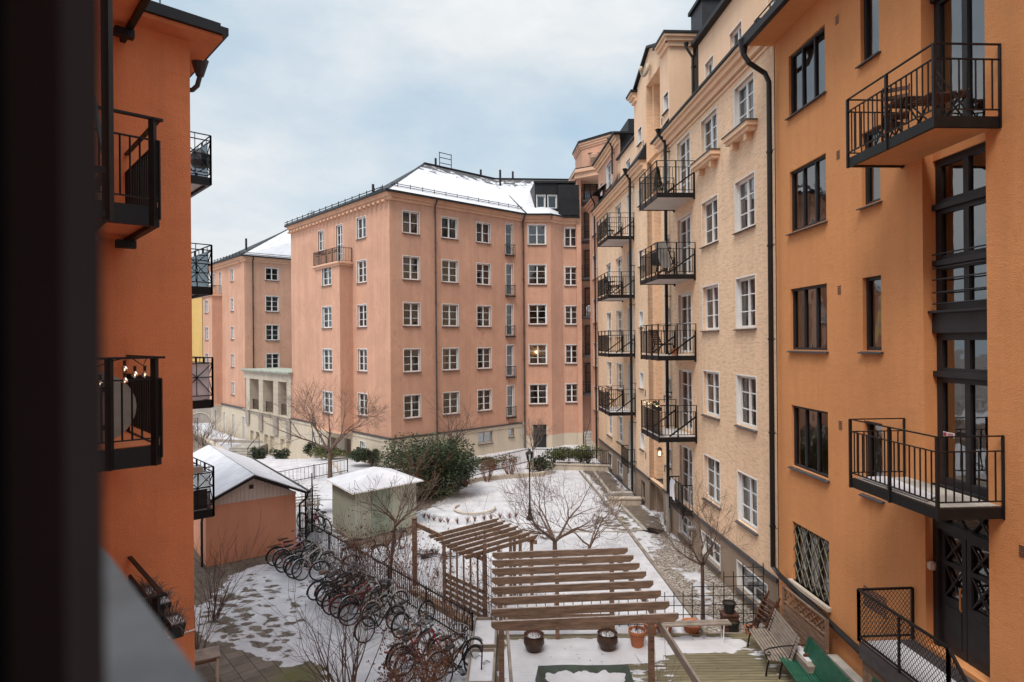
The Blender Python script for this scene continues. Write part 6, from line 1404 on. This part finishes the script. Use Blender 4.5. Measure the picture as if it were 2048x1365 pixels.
# left house balcony items
lo=lo_; L0=lo.L
def lp(a,y,z): p=lo.A+lo.d*(L0+a)+lo.n*y; return (p.x,p.y,z)
t=thing('round_table','grey round folding table propped behind the left balcony bars','table',lp(-1.75,-1.85,6.65),(0,0,lo.ang)); mb=MB(); mb.ring((0,0,.5),.5,.001,'y',3,3); mb=MB()
N_=28; mb.add([(.52*math.cos(2*math.pi*k/N_),-.02,.5+.5*math.sin(2*math.pi*k/N_)) for k in range(N_)]+[(.52*math.cos(2*math.pi*k/N_),.02,.5+.5*math.sin(2*math.pi*k/N_)) for k in range(N_)],[tuple(range(N_)),tuple(range(N_,2*N_))[::-1]]+[(k,(k+1)%N_,(k+1)%N_+N_,k+N_) for k in range(N_)])
mb.build('tabletop',M['concrete'],t); mb=MB(); mb.box(.1,.2,-.05,-.02,.2,.27); mb.box(.1,.2,-.05,-.02,.72,.79); mb.build('bracket',M['black'],t)
t=thing('slatted_lounger','orange brown slatted wooden lounger back on the left balcony','chair',lp(-2.3,-.9,6.65),(0,0,lo.ang)); mb=MB()
for k in range(9): mb.box(-.9,.55,-.02,.02,.2+.1*k,.275+.1*k)
mb.build('backrest',M['orangewood'],t); mb=MB(); mb.box(-.9,-.85,.02,.06,0,1.1); mb.box(.5,.55,.02,.06,0,1.1); mb.build('leg',M['orangewood'],t)
t=thing('string_lights','clear bulb string lights draped on the left balcony top rail','string lights',lp(-1.6,-2.1,7.85)); mb=MB(); bm_=MB(); em=MB(); base=Vector(lp(-1.6,-2.1,7.85))
sl=[(-2.5,7.75),(-2.1,7.93),(-1.9,7.78),(-1.75,7.72),(-1.55,7.80),(-1.35,7.84),(-1.2,7.72),(-1.15,7.84)]
pts=[Vector(lp(a,-2.14,z))-base for a,z in sl]; mb.tube(pts,.008,5)
for k,(a,z) in enumerate(((-2.02,7.88),(-1.70,7.5),(-1.42,7.72-.04),(-1.30,7.6),(-1.42,7.52),(-1.18,7.6))):
    c=Vector(lp(a,-2.14,z))-base; mb.tube([c+Vector((0,0,.12)),c+Vector((0,0,.05))],.018,6); bm_.lathe([(.012,.05),(.04,.01),(.042,-.015),(.02,-.045)],8,c); em.tube([c+Vector((0,0,.02)),c+Vector((0,0,-.02))],.006,4)
mb.build('cable',M['black'],t); bm_.build('glass_bulbs',M['glass'],t); em.build('filaments',M['bulb'],t)
for i,(a,y,lab) in enumerate(((-1.6,-1.7,'pale round pot, right one on the upper left balcony'),(-1.85,-1.8,'pale round pot, middle one on the upper left balcony'),(-2.1,-1.6,'pale round pot, left one on the upper left balcony'))):
    pot('plant_pot',lab,lp(a,y,9.97),.14,.2,M['concrete'],'pale pots on the upper left balcony',snow=False)
for i,(a,y,z,lab) in enumerate(((-.80,-1.95,3.85,'black trough planter with snow at the lowest left balcony corner'),(-.83,-1.3,3.95,'black trough planter full of dry stalks on the lowest left balcony rail'),(-.83,-.65,3.9,'black trough planter nearest the terracotta wall'))):
    t=thing('trough_planter',lab,'planter',lp(a,y,z),(0,0,lo.ang+R(90)),'trough planters on the lowest left balcony'); mb=MB(); mb.hexa([(-.22,-.07,0),(.22,-.07,0),(.22,.07,0),(-.22,.07,0),(-.26,-.1,.2),(.26,-.1,.2),(.26,.1,.2),(-.26,.1,.2)]); mb.build('box_body',M['blackpot'],t)
    mb=MB(); mb.box(-.22,.05,-.08,.08,.19,.225); mb.build('snow_fill',M['snow'],t); mb=MB(); rr=random.Random(i)
    for k in range(130): 
        b=Vector((rr.uniform(-.24,.24),rr.uniform(-.08,.08),.18)); e=b+Vector((rr.uniform(-.2,.2),rr.uniform(-.2,.2),rr.uniform(-.2,.25))); mb.tube([b,(b+e)/2+Vector((0,0,.07)),e],[.005,.004,.002],3,cap=False)
    mb.build('dry_stems',M['barkgrey'],t)
K3=K+df_*.0; t=thing('flower_box','grey flower box with crimson cyclamen on the lowest side balcony rail','flower box',(K.x-.5,K.y-.38,4.55),(0,0,R(42))); mb=MB(); mb.box(-.35,.35,-.1,.1,0,.16); mb.build('box_body',M['concrete'],t); mb=MB(); leafcloud(mb,(0,0,.24),(.3,.1,.1),260,.05,9); mb.build('flowers',M['leafred'],t)
t=thing('parasol_base','dark wrapped parasol on the top side balcony','parasol',(K.x-.55,K.y+.55,12.57)); mb=MB(); mb.lathe([(.22,.45),(.27,.6),(.25,.8),(.12,.95)],12); mb.build('cover',M['charcoal'],t); mb=MB(); mb.tube([(0,0,0),(0,0,.45)],.03,6); mb.lathe([(.2,0),(.2,.06)],10); mb.build('stand',M['steel'],t)
# =================================================================== VEGETATION
def grow(mb,p,d,L,r,lv,rr,bend=.25,kids=(3,4),ang=(25,50),ratio=(.55,.75),up=.15,rmin=.004,tips=None):
    n=5 if lv>1 else 3; pts=[Vector(p)]; rs=[r]; dd=Vector(d).normalized(); ds=[dd.copy()]
    for i in range(n):
        dd=(dd+Vector((rr.gauss(0,1),rr.gauss(0,1),rr.gauss(0,1)))*bend*.4+Vector((0,0,up*.3))).normalized()
        pts.append(pts[-1]+dd*L/n); rs.append(max(rmin,r*(1-.62*(i+1)/n))); ds.append(dd.copy())
    mb.tube(pts,rs,6 if r>.03 else (4 if r>.009 else 3),cap=False)
    if tips is not None and lv==0: tips.append(pts[-1])
    if lv<=0: return
    k=rr.randint(*kids)
    for i in range(k):
        t=rr.uniform(.35,1.0) if i else 1.0; j=min(n,int(t*n)); q=pts[j]
        a=R(rr.uniform(*ang)); ax=ds[j].orthogonal().normalized(); ax.rotate(Matrix.Rotation(rr.uniform(0,6.28),3,ds[j])); nd=ds[j].copy(); nd.rotate(Matrix.Rotation(a if i else a*.4,3,ax))
        grow(mb,q,nd,L*rr.uniform(*ratio),rs[j]*(.62 if i else .9),lv-1,rr,bend,kids,ang,ratio,up,rmin,tips)
def tree(label,loc,trunk_h,r,nl,L,lv,seed,m='bark',lean=(0,0),spread=(25,55),kids=(3,4),up=.1,bend=.3,name='bare_tree',rmin=.005,ratio=(.55,.78)):
    rr=random.Random(seed); t=thing(name,label,'tree',loc)
    mb=MB(); top=Vector((lean[0],lean[1],trunk_h)); mb.tube([(0,0,-.1),(lean[0]*.2,lean[1]*.2,trunk_h*.35),(lean[0]*.6,lean[1]*.6,trunk_h*.7),top],[r*1.25,r,r*.92,r*.85],9,cap=False); mb.build('trunk',M[m],t,smooth=True)
    mb=MB()
    for i in range(nl):
        a=2*math.pi*i/nl+rr.uniform(-.4,.4); s=R(rr.uniform(*spread)); d=Vector((math.cos(a)*math.sin(s),math.sin(a)*math.sin(s),math.cos(s)))
        grow(mb,top+Vector((0,0,rr.uniform(-.25,0)*trunk_h*.3)),d,L*rr.uniform(.8,1.1),r*.6,lv,rr,bend,kids,(22,48),ratio,up,rmin)
    mb.build('crown',M[m],t); return t
tree('bare spreading tree behind the green shed, before the salmon house',(-10.78,36.8,0),1.7,.13,5,2.25,4,11,spread=(30,62),kids=(3,5),up=.05)
tree('slim bare tree growing right in front of the green shed',(-4.07,20.5,0),2.15,.055,5,1.1,3,22,'bark',spread=(45,75),kids=(3,5),lean=(.2,0),up=.25)
tree('wide bare multi-branched tree on the lawn behind the large pergola',(1.5,22.8,0),.75,.09,7,1.55,4,35,'bark',spread=(30,68),kids=(3,4),up=.18,rmin=.004)
tree('bare tree twin stem to the right of the wide lawn tree',(2.5,22.4,0),.7,.06,4,1.3,3,37,'bark',spread=(20,60),kids=(3,4),up=.2,lean=(.25,0))
tree('thin bare tree in the gravel strip beside the peach house',(5.4,17.9,0),1.65,.055,5,.95,4,41,'bark',spread=(22,60),kids=(3,4),up=.22,rmin=.003)
tree('small bare tree against the far salmon house plinth',(-3.9,40.5,0),1.2,.1,5,1.7,3,52,'bark',spread=(25,60),kids=(3,5),up=.1)
tree('bare sapling beside the white jambed dark entrance',(1.2,37.5,0),1.6,.05,5,1.0,3,53,'barkgrey',spread=(15,50),kids=(3,4),up=.3)
tree('bare bushy tree on the terrace beyond the garage',(-24.5,49.0,-1),1.0,.1,6,1.5,3,54,'barkgrey',spread=(25,65),kids=(3,5))
# evergreen masses
def bush(name,label,loc,rad,n,size,m,seed,lumps=9,cat='bush',hollow=.45):
    t=thing(name,label,cat,loc); mb=MB(); leafcloud(mb,(0,0,rad[2]*.9),rad,n,size,seed,hollow,lumps=lumps); mb.build('foliage',M[m],t)
    mb=MB(); rr=random.Random(seed)
    for i in range(7): a=rr.random()*6.28; grow(mb,(0,0,0),(math.cos(a)*.6,math.sin(a)*.6,1),rad[2]*1.0,.03,1,rr)
    mb.build('stems',M['bark'],t); return t
t=bush('evergreen_bush','big dark evergreen bush to the right of the green shed',(-4.3,32.3,0),(2.6,1.9,1.85),24000,.15,'leafdark',5,lumps=26)
mb=MB(); rr=random.Random(77)
for i in range(9): a=rr.uniform(0,6.28); grow(mb,(rr.uniform(-1.5,0),-1.2,.8),(math.cos(a)*.7,-.5,.5+rr.random()*.5),1.5,.018,2,rr)
mb.build('twigs',M['barkred'],t)
bush('rhododendron','dark rhododendron just above the snowy shed roof',(-9.2,40.6,0),(1.5,.8,.7),3800,.17,'leafdark',6)
bush('rhododendron','low rusty green bush left of the big bare tree',(-12.6,43.5,-.1),(1.3,.8,.65),2200,.16,'leafmid',8)
bush('rhododendron','small rhododendron by the far plinth niches, left one',(-19.0,46.9,-.9),(.75,.6,.75),900,.2,'leafdark',9)
bush('rhododendron','small rhododendron by the far plinth niches, right one',(-17.0,45.6,-.8),(.7,.6,.75),900,.2,'leafdark',10)
bush('rhododendron','thin upright rhododendron beside the basement railings',(-15.2,47.0,-.5),(.5,.5,.7),500,.2,'leafdark',12)
bush('rhododendron','young green bush by the curved low wall near the lamp post',(1.75,38.0,0),(.8,.6,.6),1500,.15,'leafdark',13)
bush('hedge','sparse green hedge behind the far fence, left stretch',(-1.2,39.3,0),(1.6,.5,.5),1600,.14,'leafmid',14)
bush('hedge','green hedge behind the far fence, middle stretch',(2.6,40.4,.1),(1.5,.8,.65),3200,.13,'leafmid',15)
bush('hedge','green hedge behind the far fence, right stretch by the tower steps',(4.8,40.1,.1),(1.2,.8,.7),3000,.13,'leafmid',16)
for i,(x,y,lab) in enumerate(((-2.7,34.8,'rust red twiggy shrub next to the big evergreen bush'),(-1.5,35.9,'rust red twiggy shrub, middle one before the far fence'),(-.2,36.9,'rust red twiggy shrub, right one before the far fence'))):
    t=thing('twiggy_shrub',lab,'shrub',(x,y,0),group='rust red shrubs before the far fence'); mb=MB(); rr=random.Random(90+i)
    for k in range(26): a=rr.random()*6.28; s=rr.uniform(.05,.5); grow(mb,(0.1*math.cos(a),.1*math.sin(a),0),(math.cos(a)*s,math.sin(a)*s,1),rr.uniform(.7,1.1),.014,1,rr,kids=(2,4))
    mb.build('stems',M['barkred'],t); mb=MB(); leafcloud(mb,(0,0,.95),(.6,.6,.6),1100,.06,95+i,.3); mb.build('dry_leaves',M['leafrust'],t)
def shrub(label,loc,n,h,seed,m='bark',spread=.6,lv=2,r=.013,leaves=0,name='bare_shrub',base=.15,kids=(2,4),leafh=None):
    rr=random.Random(seed); t=thing(name,label,'shrub',loc); mb=MB(); tips=[]
    for k in range(n):
        a=rr.random()*6.28; s=rr.uniform(.05,spread); b=rr.uniform(0,base); grow(mb,(b*math.cos(a),b*math.sin(a),0),(math.cos(a)*s,math.sin(a)*s,1),h*rr.uniform(.55,.9),r*rr.uniform(.7,1.2),lv,rr,kids=kids,tips=tips,rmin=.0035)
    mb.build('stems',M[m],t)
    if leaves:
        mb=MB()
        for i in range(leaves):
            p=rr.choice(tips)+Vector((rr.gauss(0,.06),rr.gauss(0,.06),rr.gauss(0,.06))); a=Vector((rr.gauss(0,1),rr.gauss(0,1),rr.gauss(0,1))).normalized(); b=a.orthogonal().normalized(); s=rr.uniform(.02,.05)
            mb.add([p-a*s,p+b*s*.5,p+a*s,p-b*s*.5],[(0,1,2,3)])
        mb.build('dry_leaves',M['leafrust'],t)
    return t
shrub('tall bare shrub with knobbly shoots at the bottom, left of the near bicycles',(-3.75,14.0,0),15,2.2,61,'bark',.75,2,.022,0,base=.35)
shrub('bare dark shrub against the terracotta wall beside the grey table',(-8.75,18.2,0),12,1.9,62,'bark',.85,2,.016,0)
shrub('second bare shrub right at the terracotta wall corner',(-8.0,15.8,0),10,1.8,63,'barkgrey',.5,2,.016,0)
shrub('brown leafy dry shrub at the bottom in front of the near bicycles',(-2.0,13.7,0),34,1.0,64,'barkred',.95,2,.012,1500,name='dry_shrub',base=.6)
shrub('tangled brown shrub on the iron fence above the middle bicycle row',(-4.9,21.3,0),26,1.5,65,'barkred',.55,2,.010,250,name='dry_shrub',base=.8)
shrub('brown shrub covering the fence behind the middle bicycle row',(-4.35,19.2,0),24,1.7,66,'bark',.6,2,.012,250,name='dry_shrub',base=.6)
shrub('brown shrub on the fence left of the lone timber post',(-3.6,20.3,0),18,1.3,67,'barkred',.6,2,.010,160,name='dry_shrub',base=.5)
shrub('brown stalky shrub on the lawn side of the fence below the small pergola',(-2.9,19.0,0),20,1.4,68,'barkred',.6,2,.010,160,name='dry_shrub',base=.5)
shrub('brown climbing shrub on the fence end by the planter boxes',(-1.5,16.9,0),20,1.5,69,'bark',.4,2,.012,260,name='dry_shrub',base=.4)
shrub('thin brown climber around the right pergola post',(2.95,12.7,.06),6,1.6,70,'bark',.15,1,.010,0)
shrub('thin twining climber on the corner post between the pergolas',(-.75,17.5,0),6,2.1,71,'barkred',.12,2,.008,60)
shrub('bare twigs beside the pink garage corner and tall fence',(-8.7,25.8,0),8,1.8,72,'barkgrey',.3,2,.010,0)
shrub('low bare bramble mass at the far end of the brown bank',(-26,50,.5),40,1.2,73,'barkgrey',1.0,2,.016,0,base=2.0)
shrub('low bare bramble mass on the brown bank just beyond the garage roof',(-23,46.5,.5),40,1.3,74,'barkgrey',1.0,2,.02,0,base=2.4)
for i,(x,y) in enumerate([(-4.07,28.45),(-3.82,28.28),(-3.57,28.04),(-3.25,27.79),(-2.9,27.63),(-2.47,27.54),(-2.04,27.68),(-1.72,27.9),(-1.32,28.05),(-1.02,28.2),(-.61,28.34),(-.16,28.33),(.11,28.48),(-3.22,23.33),(-2.91,23.55),(-2.5,23.0),(-3.46,22.2),(-2.6,21.3)]):
    rr=random.Random(200+i); t=thing('clipped_perennial','small cut back reddish perennial tuft in the lawn snow','perennial',(x,y,.02),group='row of small reddish tufts across the lawn'); mb=MB()
    for k in range(26): a=rr.random()*6.28; s=rr.uniform(.1,.8); mb.tube([(0,0,0),(math.cos(a)*s*.2,math.sin(a)*s*.2,rr.uniform(.14,.3))],[.008,.004],3,cap=False)
    mb.build('stems',M['barkred'],t)
t=thing('strappy_plant','green strappy plant in the timber planter at the bottom',"plant",(-.8,12.95,.4)); mb=MB(); rr=random.Random(8)
for k in range(130):
    a=rr.random()*6.28; l=rr.uniform(.25,.45); w=.014; e=Vector((math.cos(a),math.sin(a),0)); s=Vector((-e.y,e.x,0))*w; p0=e*.02; p1=e*l*.5+Vector((0,0,l*.7)); p2=e*l+Vector((0,0,l*.35)); mb.add([p0-s,p0+s,p1+s,p1-s,p2],[(0,1,2,3),(3,2,4)])
mb.build('leaves',M['leafmid'],t)
# grass tufts poking through the lawn snow (uncountable)
mb=MB(); rr=random.Random(12)
for i in range(2600):
    x=rr.uniform(-3.5,5.0); y=rr.uniform(17.8,38)
    if mnoise.noise(Vector((x*.6,y*.6,0)))<.05: continue
    l=rr.uniform(.03,.08); a=rr.random()*6.28; mb.add([(x,y,0),(x+.012,y,0),(x+math.cos(a)*l*.6,y+math.sin(a)*l*.6,l+.02)],[(0,1,2)])
mb.build('grass_tufts',M['leafrust'],kind='stuff')
# fallen leaves on snow and deck
mb=MB()
for i in range(420):
    x,y=(rr.uniform(-8.5,-1.5),rr.uniform(13,22)) if i%3 else (rr.uniform(-.2,6.6),rr.uniform(12,16.8)); z=.035 if i%3 else .075
    s=rr.uniform(.015,.04); a=rr.random()*6.28; mb.add([(x-s*math.cos(a),y-s*math.sin(a),z),(x+s*.5,y,z+.015),(x+s*math.cos(a),y+s*math.sin(a),z+.01),(x,y+s*.6,z)],[(0,1,2,3)])
mb.build('fallen_leaves',M['leafrust'],kind='stuff')
# =================================================================== OWN WINDOW (foreground)
t=thing('balcony_door_frame','dark blurred door frame edge filling the left side of the view','door frame',(-.19,.26,7.4))
mb=MB(); mb.box(-.28,-.0205,-.12,.03,-1.2,1.5); mb.build('casement',pbr('dark_brown_frame_paint',(.006,.005,.005),1.0,.2,2,.02,spec=0),t)
mb=MB(); mb.box(-.0204,.0035,.0,.025,-1.2,1.5); mb.build('frame_edge',pbr('frame_edge_highlight',(.035,.027,.026),1.0,.2,2,.02,spec=0),t)  # paler copy of the frame colour, painting the soft highlight on its edge
t=thing('window_ledge','blurred grey metal balcony ledge in the lower left corner','ledge',(-.37,.62,7.75)); dl=Vector((-.667,.745)).normalized(); nl=Vector((-dl.y,dl.x))
mb=MB(); a=Vector((0,0))-dl*1.2; b=Vector((0,0))+dl*.9; q=[a,b,b+nl*.6,a+nl*.6]
mb.prism([(p.x,p.y) for p in q],-.03,0); mb.build('ledge_plate',pbr('zinc_ledge',(.15,.165,.17),.55,.35,6,.1,metal=.1),t)
# =================================================================== SKY, LIGHT, CAMERA
w=bpy.data.worlds.new('World'); sc.world=w; w.use_nodes=True; nt=w.node_tree; nt.nodes.clear()
out=nt.nodes.new('ShaderNodeOutputWorld'); bg=nt.nodes.new('ShaderNodeBackground')
sky=nt.nodes.new('ShaderNodeTexSky'); sky.sky_type='NISHITA'; sky.sun_disc=False; SE=R(58); SA=R(205); sky.sun_elevation=SE; sky.sun_rotation=SA; sky.air_density=1.0; sky.dust_density=1.5; sky.ozone_density=1.5
tc=nt.nodes.new('ShaderNodeTexCoord'); 
sp_=N(nt,'ShaderNodeSeparateXYZ',{0:tc.outputs['Generated']})
mp=N(nt,'ShaderNodeMapping',{'Vector':tc.outputs['Generated'],'Scale':(1.0,1.0,2.2),'Location':CLOUD if 'CLOUD' in globals() else (5.2,1.1,4.0)})
c1=N(nt,'ShaderNodeTexNoise',{'Vector':mp.outputs[0],'Scale':1.6,'Detail':4,'Roughness':.42,'Distortion':.2})
c2=N(nt,'ShaderNodeTexNoise',{'Vector':mp.outputs[0],'Scale':5.5,'Detail':6,'Roughness':.6})
cm=N(nt,'ShaderNodeMath',{0:c2.outputs[0],1:.14,2:0.0},operation='MULTIPLY_ADD'); nt.links.new(c1.outputs[0],cm.inputs[2])
cf_=ramp(nt,cm.outputs[0],[(.42,0.0),(.66,1.0)])
hz=N(nt,'ShaderNodeMapRange',{0:sp_.outputs[2],1:.0,2:.34,3:.40,4:.0}); mx=N(nt,'ShaderNodeMath',{0:cf_,1:hz.outputs[0]},operation='MAXIMUM')
cloud=ramp(nt,c2.outputs[0],[(.3,(5.1,5.5,5.8)),(.7,(6.2,6.3,6.4))])
blue=mixc(nt,.8,sky.outputs[0],(3.3,4.6,5.6))
zb=N(nt,'ShaderNodeMapRange',{0:sp_.outputs[2],1:.42,2:1.0,3:1.0,4:2.4},interpolation_type='SMOOTHSTEP'); skc=mixc(nt,1.0,mixc(nt,mx.outputs[0],blue,cloud),zb.outputs[0],'MULTIPLY'); nt.links.new(skc,bg.inputs[0]); bg.inputs[1].default_value=.072; nt.links.new(bg.outputs[0],out.inputs[0])
su=bpy.data.lights.new('sun','SUN'); su.energy=1.5; su.angle=R(25); su.color=(1,.93,.86); so=bpy.data.objects.new('sun',su); col.objects.link(so)
dirv=Vector((math.sin(SA)*math.cos(SE),math.cos(SA)*math.cos(SE),math.sin(SE))); so.rotation_euler=dirv.to_track_quat('Z','Y').to_euler()
cd=bpy.data.cameras.new('camera'); co_=bpy.data.objects.new('camera',cd); col.objects.link(co_); sc.camera=co_
cd.sensor_width=36; cd.lens=36*1250/2048; cd.shift_y=2.5/2048; cd.clip_start=.02; cd.clip_end=1500
x=Vector((1,0,-.0085)).normalized(); z=Vector((0,-1,0)); y=z.cross(x).normalized()
m3=Matrix((x,y,z)).transposed(); co_.matrix_world=Matrix.Translation((0,0,8))@m3.to_4x4()
cd.dof.use_dof=True; cd.dof.focus_distance=22; cd.dof.aperture_fstop=2.8
sc.view_settings.view_transform='Standard'; sc.view_settings.look='None'; sc.view_settings.exposure=1.0; sc.view_settings.gamma=1
sc.cycles.max_bounces=6; sc.cycles.transparent_max_bounces=12; sc.cycles.use_denoising=True
